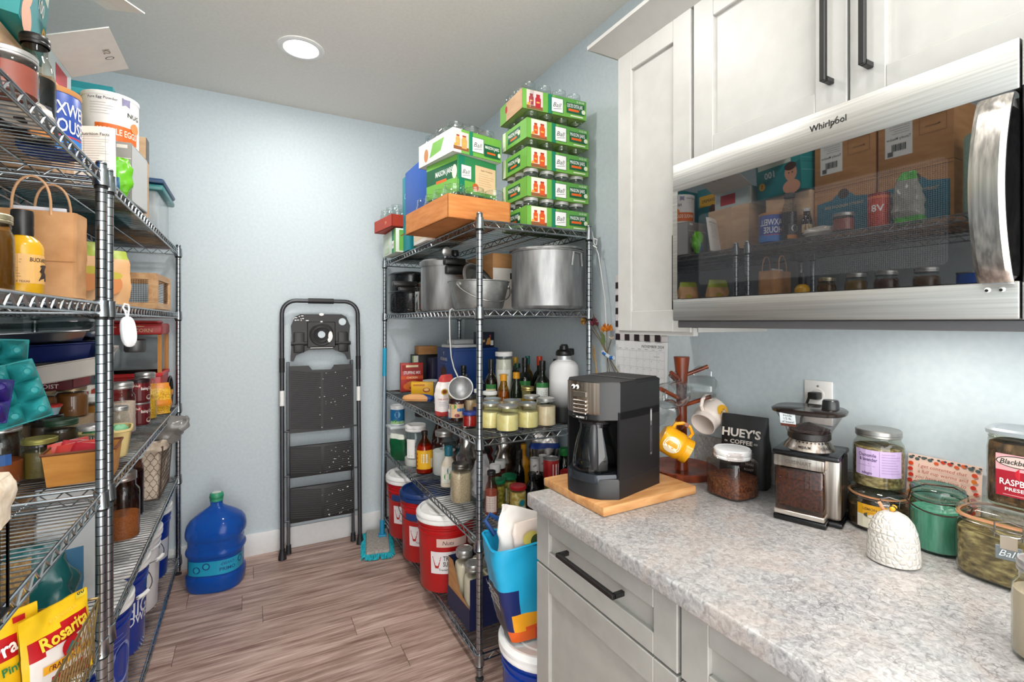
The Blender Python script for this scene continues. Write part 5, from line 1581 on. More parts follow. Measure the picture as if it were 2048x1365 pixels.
def clampjar(label, loc, r, h, fill, lab=None, sq=2, glass=None, tag_=False, da=0, wire=None, bail=False):
    t = thing('clamp_jar', label, 'jar', loc)
    g = glass or GC
    n = 36
    prof = [(.0001, .004), (r * .85, .002), (r * .95, .004), (r, .012), (r, h * .62), (r * .97, h * .7), (r * .9, h * .76), (r * .9, h * .8)]
    vessel(t, prof, g, fill, n, sq)
    obj('glass_lid', MB().lathe([(r * .9, h * .83), (r * .99, h * .84), (r * 1.0, h * .88), (r * .95, h * .93), (r * .9, h * .95), (r * .7, h * .965), (r * .66, h * .955), (.0001, h * .955)], g, n, sq), t)
    if not bail: obj('gasket', MB().lathe([(r * .91, h * .805), (r * 1.0, h * .81), (r * 1.0, h * .835), (r * .91, h * .84)], C('c98f68', .5), n, sq), t)
    a = tocam(loc, da)
    M = Matrix.Rotation(a, 4, 'Z')
    k = r * sqf(a, sq)
    W = wire or C('a7a4a0', .25, 1.)
    m = MB()
    z0, z1 = h * .68, h * .88
    m.tube([(k + .004, -.018, z0), (k + .008, -.018, z1), (k + .003, 0, z1 + .004), (k + .008, .018, z1), (k + .004, .018, z0)], .0014, W, 6)
    m.tube([(k * .93, -.024, h * .75), (k + .004, -.012, h * .72), (k + .004, .012, h * .72), (k * .93, .024, h * .75)], .0014, W, 6)
    m.xf(M)
    if bail:
        m = MB()
        m.tube([(0, -(k + .002), h * .70), (.012, -k * .98, h * .88), (.018, -k * .5, h * .985), (.02, 0, h * .992), (.018, k * .5, h * .985), (.012, k * .98, h * .88), (0, k + .002, h * .70)], .0016, W, 6)
        m.tube([(0, -(k + .002), h * .72)] + [((k + .007) * math.cos(q), (k + .007) * math.sin(q), h * (.72 - .10 * math.cos(q))) for q in [R(-80 + 16 * i) for i in range(11)]] + [(0, k + .002, h * .72)], .0016, W, 6)
        m.xf(M)
    obj('wire_clasp', m, t)
    if tag_:
        m = MB().box(k + .006, -.011, h * .56, k + .008, .011, h * .72, C('d9cbbb', .3, .9)).box(k + .005, -.017, h * .42, k + .0075, .017, h * .6, C('8f989c', .35, .9), .001, 1)
        m.xf(M)
        cl = obj('clasp_tab', m, t, sharp=20)
        decal(cl, lambda x, y, d: M @ V((k + .0077 + d, x, h * .51 + y)), [('t', 'Ball', 0, 0, .012, C('c6cdd0', .3), {'i': .35, 'b': 0})], 'lettering')
    b = obj('neck_wire', MB().tube([(r * .93 * sqf(q, sq) * math.cos(q), r * .93 * sqf(q, sq) * math.sin(q), h * .76) for q in [2 * PI * i / 28 for i in range(28)]], .0013, W, 5, closed=True), t)
    if lab: decal(t, cyl(r, tocam(loc, 0), 0, sq), lab)
    return t


clampjar('low clamp-lid jar with yellow lemon label under the chamomile jar', (1.312, .598, ZT), .060, .098, (.05, DARKH), [('r', -.012, .036, .06, .052, C('dfd9c4')), ('r', -.012, .052, .06, .024, C('e0a41c')), ('t', 'LEMON C', -.012, .054, .006, C('6a4a1c'), {}), ('c', -.008, .040, .02, .007, C('4a4a3a')), ('t', 'SEED', -.008, .040, .005, WP, {})], da=18)
jar('jar of dried flowers with lavender label and ridged metal lid', (1.312, .598, ZT + .0965), .050, .132, (.72, HERB), C('a9a8a5', .35, .9), None, GC, neck=.84, nk=.84, name='herb_jar', lab=[('r', 0, .062, .098, .060, C('bfa7cf', .6)), ('t', 'Chamomile', -.022, .080, .008, C('43305c'), {'w': .036}), ('t', '& lavender', -.02, .070, .008, C('43305c'), {'w': .036}), *lines(-.022, .06, .036, 2, .005, C('8a72a0'), .0008), ('t', 'adagio', -.022, .038, .006, C('43305c'), {}), ('r', .002, .062, .0006, .058, C('8a72a0')), *lines(.026, .085, .04, 8, .006, C('8a72a0'), .0009)])
t = thing('honey_pot', 'white ceramic beehive honey pot with textured sides', 'honey pot', (1.150, .498, ZT), R(10))
CER = bpy.data.materials.new('white_ceramic'); CER.use_nodes = True
N, L = CER.node_tree.nodes, CER.node_tree.links
b = N['Principled BSDF']; b.inputs['Base Color'].default_value = lin('cdc8c1'); b.inputs['Roughness'].default_value = .2
tc = N.new('ShaderNodeTexCoord'); vo = N.new('ShaderNodeTexVoronoi'); vo.inputs['Scale'].default_value = 95; vo.inputs['Randomness'].default_value = .75; vo.feature = 'DISTANCE_TO_EDGE'
L.new(tc.outputs['Object'], vo.inputs['Vector']); bp = N.new('ShaderNodeBump'); bp.inputs['Strength'].default_value = .6; bp.inputs['Distance'].default_value = .003
mr = N.new('ShaderNodeMapRange'); mr.inputs[2].default_value = .25; L.new(vo.outputs[0], mr.inputs[0]); L.new(mr.outputs[0], bp.inputs['Height']); L.new(bp.outputs[0], b.inputs['Normal'])
obj('pot_body', MB().lathe([(.0001, .002), (.040, 0), (.0445, .003), (.0445, .02), (.042, .05), (.039, .062)], CER, 40), t)
ld = obj('lid', MB().lathe([(.040, .0625), (.0385, .066), (.034, .080), (.025, .092), (.012, .099), (.0001, .1005)], CER, 40), t)
m = MB()
m.lathe([(.0001, -.009), (.004, -.007), (.006, 0), (.005, .006), (.0001, .009)], C('d99a1c', .3), 14, M=Matrix.Translation((0, 0, .106)) @ Matrix.Rotation(R(75), 4, 'Y') @ Matrix.Rotation(R(10), 4, 'X'))
m.lathe([(.0056, -.003), (.0064, -.0015), (.0064, .0), (.0056, .001)], BLK, 14, M=Matrix.Translation((0, 0, .106)) @ Matrix.Rotation(R(75), 4, 'Y'))
bee = obj('bee_knob', m, ld)
obj('dipper_end', MB().tube([(.02, .02, .09), (.012, .026, .108)], .0035, C('dba27c', .4), 8), ld)
GTE = GL('a6dbd8', 1.5)
clampjar('antique teal glass jar with wire bail and pale straws inside', (1.292, .478, ZT), .047, .142, (.085, NZ('pale_cotton', 'a9bb9a', 'e6e4c4', (90, 90, 12), .8)), None, glass=GTE, da=10, bail=True, wire=C('4a3a32', .45, .8))
clampjar('large squarish clamp-lid jar of dried stalks with metal tab', (1.262, .362, ZT), .066, .140, (.088, HERB), None, sq=3.4, tag_=True, da=2)
t = jar('square jar of dark dried leaves with a red raspberry label', (1.280, .345, ZT + .1385), .044, .140, (.85, DARKH), None, None, GC, neck=.94, sq=4.5, nk=.90, name='herb_jar', lab=[('r', 0, .062, .068, .078, C('a3162a', .4)), ('r', 0, .086, .068, .030, C('d8a0a4')), ('c', .012, .066, .022, .016, C('c41c2c')), ('c', -.005, .088, .029, .011, BP), ('c', -.005, .088, .0275, .0095, C('d8c0b8')), ('t', "Blackburn's", -.004, .088, .0095, BP, {'w': .05, 'i': .25}), ('t', 'RASPBERRY', 0, .050, .0115, WP, {'w': .058}), ('t', 'PRESERVES', 0, .037, .0065, WP, {'w': .045}), ('r', 0, .027, .05, .0012, C('d8a0a4'))])
obj('lid', MB().lathe([(.0425, .134), (.0475, .135), (.048, .142), (.045, .146), (.036, .146), (.034, .144), (.0001, .144)], C('a5adb2', .4, .3), 36, sq=3), t)
jar('glass jar with silver lid at the extreme right front of counter', (1.0, .245, ZT), .036, .138, (.7, C('cbb9a8', .6)), SILV, None, GC, neck=.8, name='mason_jar')
jar('second glass jar with silver lid, lower and nearer at the frame edge', (.93, .172, ZT), .036, .125, (.7, C('cbb9a8', .6)), SILV, None, GC, neck=.8, name='mason_jar')
t = thing('recipe_card', 'handwritten card with red flower border leaning on the wall', 'card', (1.352, .497, ZT), rot=(0, R(7), R(0)))
obj('card_sheet', MB().box(-.001, -.066, 0, .0005, .066, .176, C('ecc9b8', .7)), t, sharp=0)
rf = random.Random(5)
it = []
for i in range(11):
    x = -.06 + .12 * i / 10
    it += [('c', x, .168 + rf.uniform(-.004, .003), .0045, .0035, C(rf.choice(['c8321f', 'd85a2a', '4a5a5a']))), ('c', x + .004, .172, .003, .002, C('40484a'))]
for i in range(8):
    for sx_ in (-1, 1): it += [('c', sx_ * .057 + rf.uniform(-.003, .003), .155 - i * .013, .005, .0045, C(rf.choice(['c8321f', 'd8481f', 'e0762a'])))]
for i in range(6): it += [('c', -.05 + i * .02, .072 + rf.uniform(-.003, .003), .007, .006, C(rf.choice(['c8321f', 'd85a2a'])))]
for i, s_ in enumerate(['I get contented that', 'a full cup warms and', 'you have the time to', 'remember a story', 'revealed in the', 'steam of mint']):
    it.append(('t', s_, rf.uniform(-.003, .003), .152 - i * .0125, .0078, C('b04a3a'), {'b': 0, 'i': .2}))
decal(t, flat((-.0011, 0, 0), '-x'), it, 'printed_face')

# calendar, flowers and cord on the right wall
t = thing('wall_calendar', 'wall calendar showing November 2024 under the cabinet edge', 'calendar', (1.3872, 1.474, 1.108))
obj('page', MB().box(-.004, -.146, 0, -.001, .146, .215, C('f3f4f6', .6)), t, sharp=0)
obj('picture_page', MB().box(-.0045, -.146, .2165, -.001, .146, .495, C('dcd8d8', .6)), t, sharp=0)
it = [('t', 'NOVEMBER 2024', .07, .196, .011, C('4a4a55'), {'w': .118, 'i': .15, 'b': 0})]
GRID = C('b9bbc2')
for i in range(8): it.append(('r', -.133 + i * .038, .095, .0008, .165, GRID))
for j in range(6): it.append(('r', 0, .178 - j * .033, .266, .0008, GRID))
for i in range(7): it.append(('r', -.114 + i * .038, .184, .016, .0014, C('8a8c94')))
d_ = 1
for j in range(5):
    for i in range(7):
        if j == 0 and i < 5: continue
        if d_ <= 30: it.append(('t', str(d_), -.122 + i * .038, .171 - j * .033, .0045, C('5a5c66'), {'b': 0}))
        d_ += 1
it.append(('r', .098, .158, .03, .001, C('3a3a44')))
decal(t, flat((-.0041, 0, 0), '-x'), it, 'printed_page')
it = []
PK, DK = C('4a2c36', .6), C('2a1c22', .6)
for i in range(10):
    for j in range(10):
        if (i + j) % 2 == 0: it.append(('r', -.1314 + i * .0292, .2305 + j * .0274, .0292, .0274, PK if j % 2 else DK))
decal(t, flat((-.0046, 0, 0), '-x'), it, 'picture')
t = thing('flower_bunch', 'dried flower bunch tied with a blue and white ribbon, hanging by the wall', 'flowers', (1.352, 1.640, 1.262))
STM = C('6e5a38', .8)
heads = [((-.005, .135, .148), .030, C('b98d4a', .9), 'dried_bloom'), ((-.012, .085, .135), .027, C('7a3440', .9), 'dried_rose'), ((0, .002, .108), .024, C('c9781a', .9), 'dried_zinnia'), ((.005, .14, .235), .010, C('d8c8ae', .9), 'small_bloom'), ((.0, -.03, .07), .010, C('cdb9a4', .9), 'small_bloom')]
for (p, r_, m_, nm) in heads:
    mb = MB()
    rr_ = random.Random(int(p[1] * 1000))
    for k in range(26 if r_ > .015 else 10):
        a, e = rr_.uniform(0, 2 * PI), math.acos(rr_.uniform(-.6, 1))
        d = V((math.sin(e) * math.cos(a), math.sin(e) * math.sin(a), math.cos(e)))
        u = d.orthogonal().normalized(); w_ = d.cross(u)
        c0 = V(p) + d * r_ * .35; c1 = V(p) + d * r_ * rr_.uniform(.85, 1.1)
        s_ = r_ * .3
        mb.add([c0 - u * s_ * .5, c0 + u * s_ * .5, c1 + u * s_ + d * .002, c1 - u * s_ + w_ * .002, (c0 + c1) / 2 + w_ * s_ * .8], [(0, 1, 4), (1, 2, 4), (2, 3, 4), (3, 0, 4)], m_)
    mb.lathe([(.0001, -r_ * .5), (r_ * .55, -r_ * .2), (r_ * .6, r_ * .25), (.0001, r_ * .6)], m_, 10, c=p)
    obj(nm, mb, t, sharp=0)
    obj('stem', MB().tube([(p[0], p[1], p[2] - r_ * .4), (p[0] * .3, p[1] * .35, p[2] * .4), (0, 0, 0), (.004, -p[1] * .4 - .01, -.07), (.004, -p[1] * .7, -.115)], .0017, STM, 5), t)
obj('leaf', MB().add([(0, .015, .03), (-.01, .035, .055), (0, .03, .085), (.004, .018, .06)], [(0, 1, 2, 3)], C('5b6a3c', .8)).add([(0, .01, .05), (-.008, .03, .075), (0, .04, .10), (.004, .02, .08)], [(0, 1, 2, 3)], C('5b6a3c', .8)), t, sharp=0)
for k in range(7):
    y = .10 - k * .008
    obj('straw', MB().tube([(0, .085 + k * .004, .02 + .01 * (k % 3)), (.0, .075, -.06), (.002, .06 + .005 * k, -.125)], .0014, C('c09a5e', .8), 5), t)
RBN = C('d3dde6', .5)
obj('ribbon', MB().tube([(-.006, .022, .012), (-.01, .0, .0), (-.008, -.03, -.012), (-.004, -.05, -.012)], [.006, .008, .008, .009], RBN, 6).tube([(-.012, .012, .006), (-.0125, -.008, -.002)], .0065, C('1c6cc0', .5), 6).tube([(-.010, -.034, -.012), (-.008, -.048, -.012)], .0088, C('1c6cc0', .5), 6), t)
tag(obj('hanging_cord', MB().tube([(1.330, 1.715, 1.80), (1.337, 1.712, 1.752), (1.345, 1.69, 1.70), (1.353, 1.655, 1.50), (1.354, 1.642, 1.30)], .0022, C('e4e4e2', .6), 6).tube([(1.337, 1.712, 1.752), (1.33, 1.70, 1.768), (1.338, 1.69, 1.762), (1.342, 1.70, 1.742), (1.33, 1.708, 1.738), (1.336, 1.69, 1.725)], .003, C('e4e4e2', .6), 6)), 'white knotted cord hanging from the rear post beside the flowers', 'cord')

# ================================================================ left shelving, far unit, top shelf
ZA = 1.809
TL = C('12818a', .5)
LT = C('0a5c66', .5)
WT = C('e9e7e2', .6)
carton('grey protein bar carton on the front edge of the far left top shelf', (-.432, 2.165, ZA), .17, .20, .20, C('8a8884', .5), {'-y': [('t', 'PROTEIN', -.005, .02, .022, C('eceae6'), {'w': .11}), ('t', 'N BAR', .035, -.015, .03, C('f0eeea'), {'w': .075}), ('r', .06, .085, .03, .012, C('d8d4cc')), ('r', .0, -.07, .12, .02, C('5a5650')), ('c', .03, -.088, .02, .006, C('d8d4cc')), ('r', 0, .045, .17, .004, C('c8c4bc'))], '+x': [('r', 0, .0, .19, .19, C('b9b9b8', .3))]}, rz=R(-4))
t = can('large white egg powder can with orange band on top of the protein carton', (-.435, 2.19, ZA + .2015), .080, .178, C('e6e3e1', .5), WHITE, [('r', .01, .042, .13, .055, C('d9651c')), ('t', 'WHOLE EGGS', .012, .046, .022, C('f4e6d4'), {'w': .12}), ('t', 'Pure Egg Powder', -.035, .155, .009, C('6a6870'), {}), *lines(-.035, .138, .07, 5, .009, C('a9a6ac')), ('p', [(.02, .172), (.045, .172), (.045, .14), (.0325, .148), (.02, .14)], C('8a86a8')), ('t', 'NUG', .06, .115, .016, BP, {}), ('c', .065, .075, .018, .018, C('d98a4a'))], WHITE, da=8)
carton('teal carton with open white top flap behind the egg can', (-.62, 2.46, ZA), .34, .32, .47, TL, {'-y': [('p', [(-.02, .19), (.12, .12), (.12, .08), (.05, .1)], LT), ('c', .1, .12, .03, .03, C('c88a8a')), ('r', .1, .2, .1, .02, C('3aa6ae'))], '+x': [('r', 0, 0, .3, .45, LT)]})
carton('brown cardboard box between the egg can and the storage bin', (-.55, 2.66, ZA), .30, .07, .40, CARDL, {'+x': [('r', 0, .15, .07, .1, C('5a5650'))]})
t = thing('storage_bin', 'clear plastic storage bin with dark blue lid, far left top shelf', 'bin', (-.535, 2.90, ZA))
obj('bin_body', MB().box(-.19, -.17, 0, .165, .17, .20, film('cfd9dc', .45), .02, 3), t)
obj('contents', MB().box(-.16, -.14, .012, .12, .14, .15, C('8f9496', .7), .02, 3), t)
obj('lid', MB().box(-.21, -.19, .225, .19, .19, .25, C('143f66', .4), .012, 2).box(-.17, -.15, .25, .15, .15, .258, C('1a4a74', .4), .004, 1), t)
obj('second_lid', MB().box(-.205, -.185, .195, .185, .2, .222, film('2a8a8c', .75), .008, 2), t)
t = thing('paper_leaflet', 'white printed nutrition sheet sticking up beside the green bag', 'paper', (-.452, 1.905, ZA + .001), rot=(R(-10), 0, R(14)))
mb = MB()
mb.grid(lambda u, v: V(((u - .5) * .17, .018 * math.sin(u * 5) + .006 * v, v * .205)), 14, 4, C('e6e4df', .7))
obj('sheet', mb, t)
fnp = lambda x, y, d: V((x, .018 * math.sin((x / .17 + .5) * 5) + .006 * (y / .205) - d - .001, y + .05))
decal(t, fnp, [('t', 'Nutrition Facts', .035, .128, .010, C('3a3a3c'), {'w': .07}), *lines(.035, .118, .08, 12, .008, C('6a6a6a'), .0009), *lines(-.045, .118, .06, 9, .010, C('9a9894'), .0009), ('r', .01, .07, .0008, .1, C('8a8a8a')), ('r', .06, .07, .0008, .1, C('8a8a8a'))], 'print')
t = thing('snack_bag', 'bright lime green snack bag hanging over the shelf edge by the posts', 'bag', (-.372, 2.005, ZA), R(20))
obj('bag_body', bag(MB(), bprof((0, .012, .012), (.02, .026, .02), (.06, .03, .018), (.11, .03, .008), (.13, .02, .003), (.131, .0001, .0001)), C('5fae1c', .3), sq=3, amp=.010, fq=30, matf=lambda u, v: C('1d5a8a', .4) if .55 < u < .7 and v < .4 else C('66b81e', .3)), t)
t = thing('tan_carton', 'tall plain tan carton behind the coffee can, under the open flap', 'box', (-.66, 1.87, ZA))
t.name = 'cardboard_box'
obj('box_body', MB().box(-.17, -.13, 0, .19, .14, .255, CARDL, .002), t)
obj('tape', MB().box(-.172, -.02, .02, .1915, .02, .2562, C('cda887', .5)), t, sharp=0)
t = thing('diaper_box', 'white carton with an open flap leaning out over the aisle', 'box', (-.66, 1.86, ZA + .2575))
obj('box_body', MB().box(-.16, -.12, 0, .17, .12, .10, WT, .002), t)
mb = MB().box(-.0, -.125, -.0015, .155, .125, .0015, WT)
mb.xf(Matrix.Translation((.17, 0, .10)) @ Matrix.Rotation(R(-24), 4, 'Y'))
obj('flap', mb, t, sharp=0)
Mf = Matrix.Translation((.17, 0, .10)) @ Matrix.Rotation(R(-24), 4, 'Y')
decal(t, lambda x, y, d: Mf @ V((.03 + x, y, -.0018 - d)), [('c', .09, .04, .012, .009, C('5a5a56')), ('c', .09, .04, .009, .006, WT), ('t', 'KS', .09, .0, .018, C('8a7a62'), {'rot': 90})], 'print')
decal(t, flat((.17, 0, .05), '+x'), [('r', 0, 0, .22, .09, C('c9d8da')), ('r', .03, .0, .1, .06, C('b8323a'))], 'printed_face')
carton('teal nappy carton with a yellow panel on the tan carton', (-.70, 2.10, ZA), .24, .17, .44, TL, {'+x': [('r', 0, .14, .14, .07, YEL), ('t', 'DIAPERS', 0, .14, .02, BP, {'w': .1}), ('c', -.03, .08, .025, .03, C('5a3a2a'))]})

# ================================================================ left shelving, near unit, top shelf
carton('plain tan carton at the end of the near top shelf, under the nappy box', (-.66, 1.525, ZA), .36, .24, .25, CARDL, {'+x': [('r', 0, 0, .235, .018, C('b98f68', .7))]}, name='cardboard_box')
t = carton('teal nappy carton with a baby picture, tilted over the near shelf end', (-.655, 1.53, ZA + .272), .40, .27, .23, C('128f8f', .5), {
    '+x': [('r', .02, .06, .2, .05, C('dfe6d8')), ('p', [(-.13, -.11), (.13, -.11), (.13, -.04), (-.13, .03)], C('0d7a80')), ('c', -.075, -.02, .035, .042, C('d9a084')), ('c', -.075, .012, .034, .02, C('4a2c1c')), ('c', -.085, -.02, .004, .004, BP), ('c', -.065, -.02, .004, .004, BP), ('c', -.075, -.09, .05, .035, C('d9a084')), ('t', '100', .05, .0, .034, WP, {}), ('c', .10, -.05, .02, .02, YEL), ('t', '5', .10, -.05, .02, BP, {})],
    '-y': [('r', 0, .04, .4, .003, C('5ab8b8')), ('r', 0, .02, .4, .002, C('0a5050')), ('r', 0, -.02, .4, .002, C('8ac8c8')), ('r', .05, -.07, .06, .03, C('4a4238')), ('t', 'PCA', .05, -.07, .016, C('d8d0c0'), {})]}, name='diaper_box', rot=(R(0), R(5), R(8)))
mb = MB().box(0, -.13, -.0015, .15, .13, .0015, WT).xf(Matrix.Translation((.205, .1, .235)) @ Matrix.Rotation(R(-52), 4, 'Z') @ Matrix.Rotation(R(12), 4, 'Y'))
obj('flap', mb, t, sharp=0)
for y, nm in ((1.265, 'left'), (.99, 'right')):
    k = 'back one' if y > 1.2 else 'near one'
    carton(f'brown carton with large teal panel on near top shelf, {k}', (-.665, y, ZA), .34, .265, .245, CARD, {'+x': [('p', [(-.12, -.11), (.12, -.11), (.12, .045), (.05, .055), (.03, .075), (-.03, .075), (-.05, .055), (-.12, .045)], C('0f6a80', .5)), ('c', 0, .075, .024, .024, C('3a2c24')), ('t', 'THRIFTY MEADOW BAR', 0, .02, .014, C('b9a47c'), {'w': .17}), ('r', 0, .11, .26, .004, C('8a6038'))]}, name='cardboard_box')
    carton(f'brown shipping carton with a white address label on near top shelf, {k}', (-.665, y, ZA + .247), .34, .265, .25, CARD, {'+x': [('r', .055, .01, .10, .15, C('e6e4e0')), ('t', 'Timothy Meadow', .055, .012, .012, BP, {'w': .09}), *lines(.055, .075, .08, 5, .010, BP), *[('r', .03 + i * .006, -.025, .003 if i % 3 else .0045, .03, BP) for i in range(9)], ('r', .085, -.05, .02, .02, C('5a5a5a')), ('p', [(-.02, .095), (0, .112), (.02, .095), (.01, .095), (.01, .085), (-.01, .085), (-.01, .095)], BP), ('p', [(-.10, .095), (-.08, .112), (-.06, .095), (-.07, .095), (-.07, .085), (-.09, .085), (-.09, .095)], BP), ('r', -.065, -.0, .09, .0015, C('6a4a2a')), ('r', -.065, .07, .09, .0015, C('6a4a2a')), ('r', -.11, .035, .0015, .07, C('6a4a2a')), ('r', -.02, .035, .0015, .07, C('6a4a2a')), ('t', 'Mnemonics', -.065, .03, .008, C('5a3c20'), {})]}, name='cardboard_box')
MXB = C('123f96', .4)
can('blue coffee can with white lettering at the end of the near top shelf', (-.435, 1.580, ZA), .062, .155, MXB, None, [('r', 0, .025, .2, .035, C('2a7ac8')), ('t', 'MAXWELL', 0, .105, .032, WP, {'w': .13}), ('t', 'HOUSE', 0, .065, .032, WP, {'w': .09}), ('r', 0, .04, .08, .004, C('c8323a')), ('c', -.052, .065, .016, .018, C('d8a878')), ('c', -.052, .06, .011, .012, C('f0e6d6'))], C('b9814a', .4), da=38, name='coffee_can')
SYR = C('0b0907', .06)
bottle('tall dark syrup bottle with black cap and round seal on near top shelf', (-.430, 1.485, ZA), .036, .24, GL('d8d8d4', 1.), BLK, (.6, SYR), .022, .58, .80, [('r', .0, .052, .06, .055, C('3a3c44')), ('c', .0, .06, .018, .018, C('d6d6d4')), ('c', .0, .06, .013, .013, C('3a3c44')), ('r', 0, .018, .07, .02, C('c9803a'))], caph=.09, name='syrup_bottle')
bottle('small dark bottle with cream label beside the syrup on near top shelf', (-.442, 1.405, ZA), .026, .15, C('1a0f0a', .1), C('d8d6d0', .4), None, .014, .5, .75, [('r', 0, .05, .05, .04, C('c9b48a')), ('c', 0, .05, .012, .012, C('8a5a2a'))], da=40)
t = thing('rice_bag', 'flat white bag of rice lying on the near top shelf', 'bag', (-.405, 1.325, ZA), R(80))
obj('bag_body', bag(MB(), bprof((0, .06, .035), (.015, .075, .045), (.035, .06, .035), (.045, .02, .01), (.046, .0001, .0001)), film('d9d2c8', .8), sq=3, amp=.012, fq=24), t)
jar('low wide jam jar with silver lid on near top shelf', (-.388, 1.21, ZA), .042, .078, (.7, C('9c4a3a', .4)), SILV, None, G, neck=.92, nk=.85)
can('round orange-red juice bottle with white letters on near top shelf', (-.43, 1.09, ZA), .040, .145, C('c43a1c', .3), None, [('t', 'V8', 0, .08, .03, WP, {}), ('r', 0, .13, .1, .015, C('d86a3a'))], C('8a1a14', .4), da=50, name='juice_can')
t = thing('green_bag', 'see-through bag with green print standing on the near top shelf', 'bag', (-.43, .985, ZA), R(80))
t.name = 'snack_bag'
GB = C('3fa62c', .3)
obj('bag_body', bag(MB(), bprof((0, .05, .03), (.05, .055, .035), (.12, .05, .03), (.18, .035, .012), (.215, .02, .004), (.216, .0001, .0001)), film('9a9a90', .8), sq=3, amp=.014, fq=26, matf=lambda u, v: GB if v > .62 or v < .12 or (u > .4 and u < .5) else film('9a9a90', .8)), t)
t = thing('cloth_roll', 'upright roll of pale green cloth on the near top shelf', 'roll', (-.50, .755, ZA))
PGN = NZ('pale_green_cloth', '98b5a6', 'adc7b8', (120, 120, 120), .9)
obj('roll_body', MB().lathe([(.0001, 0), (.07, 0), (.073, .02), (.072, .3), (.068, .31), (.02, .312), (.02, .30)], PGN, 26), t)
obj('core', MB().lathe([(.019, .29), (.019, .33), (.015, .33), (.015, .29)], CARD, 18), t)

# ================================================================ left shelving, second shelf
ZB = 1.459
bottle('yellow mustard sauce bottle with black sealed cap and tan label, near second shelf', (-.432, 1.422, ZB), .0345, .182, C('d6a21c', .22), BLK, None, .0155, .56, .70, [('r', .0, .055, .10, .062, C('dcab66')), ('t', 'BUCKAROO', .028, .075, .009, C('3a2a1c'), {'w': .045, 'b': .02}), *lines(-.022, .08, .034, 8, .006, C('8a6a3c'), .0009), ('p', [(.02, .03), (.045, .03), (.043, .045), (.036, .05), (.04, .062), (.028, .06), (.022, .05), (.028, .046)], C('3a2a24')), ('c', .034, .062, .011, .003, C('3a2a24')), ('c', -.036, .031, .004, .005, C('8a3a1c')), ('t', 'MADE IN TEXAS', -.015, .028, .004, C('5a3c1c'), {})], caph=.30, cr=.0185, name='sauce_bottle', da=10)
jar('jar of amber preserves at the left frame edge, near second shelf', (-.452, 1.318, ZB), .040, .15, (.8, C('6a4a10', .3)), C('c9bfa0', .35, .9), None, GL('e8dcb0', 1.2), neck=.86)
t = thing('paper_bag', 'brown kraft paper bag with twisted handles, near second shelf', 'bag', (-.448, 1.575, ZB), R(-3))
mb = MB()
bag(mb, bprof((0, .08, .045), (.03, .079, .045), (.085, .079, .045), (.14, .0795, .044), (.205, .080, .043)), KRAFT, n=48, sq=14, amp=.0035, fq=18)
obj('bag_body', mb, t, sharp=50)
obj('bag_fold', MB().box(-.0815, -.0475, .085, .0815, -.0462, .0862, C('96683c', .8)), t, sharp=0)
for y, dx in ((-.042, 0), (.04, .012)):
    obj('handle', MB().tube([(dx - .035 + .0 * i, y, .195) for i in (0,)] + [(dx - .035 + .07 * (1 - math.cos(PI * q)) / 2, y + (.004 if y < 0 else -.004) * math.sin(PI * q), .20 + .085 * math.sin(PI * q) ** .7) for q in [i / 14 for i in range(15)]] + [(dx + .035, y, .195)], .0028, C('c79a72', .8), 6), t)
obj('receipt', MB().box(-.045, -.02, .19, .055, -.012, .217, C('dfe0e6', .6)).box(-.045, -.0205, .207, .055, -.0118, .209, C('3a4a9a', .6)), t, sharp=0)
for (x, y), lb, c2 in (((-.43, 2.13), 'cream and green food pouch right of the posts, second shelf', .62), ((-.45, 1.93), 'cream and green food pouch behind the posts, second shelf', .55)):
    t = thing('food_pouch', lb, 'bag', (x, y, ZB), R(25))
    PCR = C('dfae7a', .45)
    obj('pouch_body', bag(MB(), bprof((0, .055, .03), (.03, .062, .034), (.10, .062, .03), (.16, .058, .014), (.19, .05, .003), (.191, .0001, .0001)), PCR, sq=4, amp=.008, fq=20, matf=lambda u, v, c2=c2: C('a9b83c', .4) if v > c2 else PCR), t)
    decal(t, lambda px, py, d: V((px, -.036 - d - .0 * py, py)), [('c', 0, .07, .03, .035, C('d98a4a')), ('c', .01, .10, .02, .012, C('c9b83a'))], 'printed_face', d0=.004)
t = thing('wooden_crate', 'light wooden box with wire mesh window, second shelf', 'crate', (-.478, 2.80, ZB), R(-3))
x, y, h = .12, .16, .158
mb = MB()
FRM = [(-x, -y, x, -y + .012, '-y')]
w_ = .028
for yy in (-y, y - .012):
    mb.box(-x, yy, 0, x, yy + .012, w_, WOODL, .001, 1).box(-x, yy, h - w_, x, yy + .012, h, WOODL, .001, 1).box(-x, yy, w_, -x + w_, yy + .012, h - w_, WOODL, .001, 1).box(x - w_, yy, w_, x, yy + .012, h - w_, WOODL, .001, 1)
obj('end_frame', mb, t, sharp=20)['kind'] = 'stuff'
mb = MB()
mb.box(x - .012, -y + .012, 0, x + .002, y - .012, w_, WOODL, .001, 1).box(x - .012, -y + .012, h - w_, x + .002, y - .012, h, WOODL, .001, 1).box(x - .012, -y + .012, w_, x + .002, -y + .045, h - w_, WOODL, .001, 1).box(x - .012, y - .045, w_, x + .002, y - .012, h - w_, WOODL, .001, 1)
obj('side_frame', mb, t, sharp=20)
obj('base', MB().box(-x, -y + .012, 0, x - .012, y - .012, .008, WOODL).box(-x, -y + .012, .008, -x + .01, y - .012, h, WOODL), t, sharp=0)
MW = C('4a4a48', .4, .9)
mb = MB()
for i in range(22):
    q = -x + w_ + (2 * x - 2 * w_) * i / 21
    mb.tube([(q, -y + .006, w_), (q, -y + .006, h - w_)], .0008, MW, 3)
for i in range(13):
    q = w_ + (h - 2 * w_) * i / 12
    mb.tube([(-x + w_, -y + .006, q), (x - w_, -y + .006, q)], .0008, MW, 3)
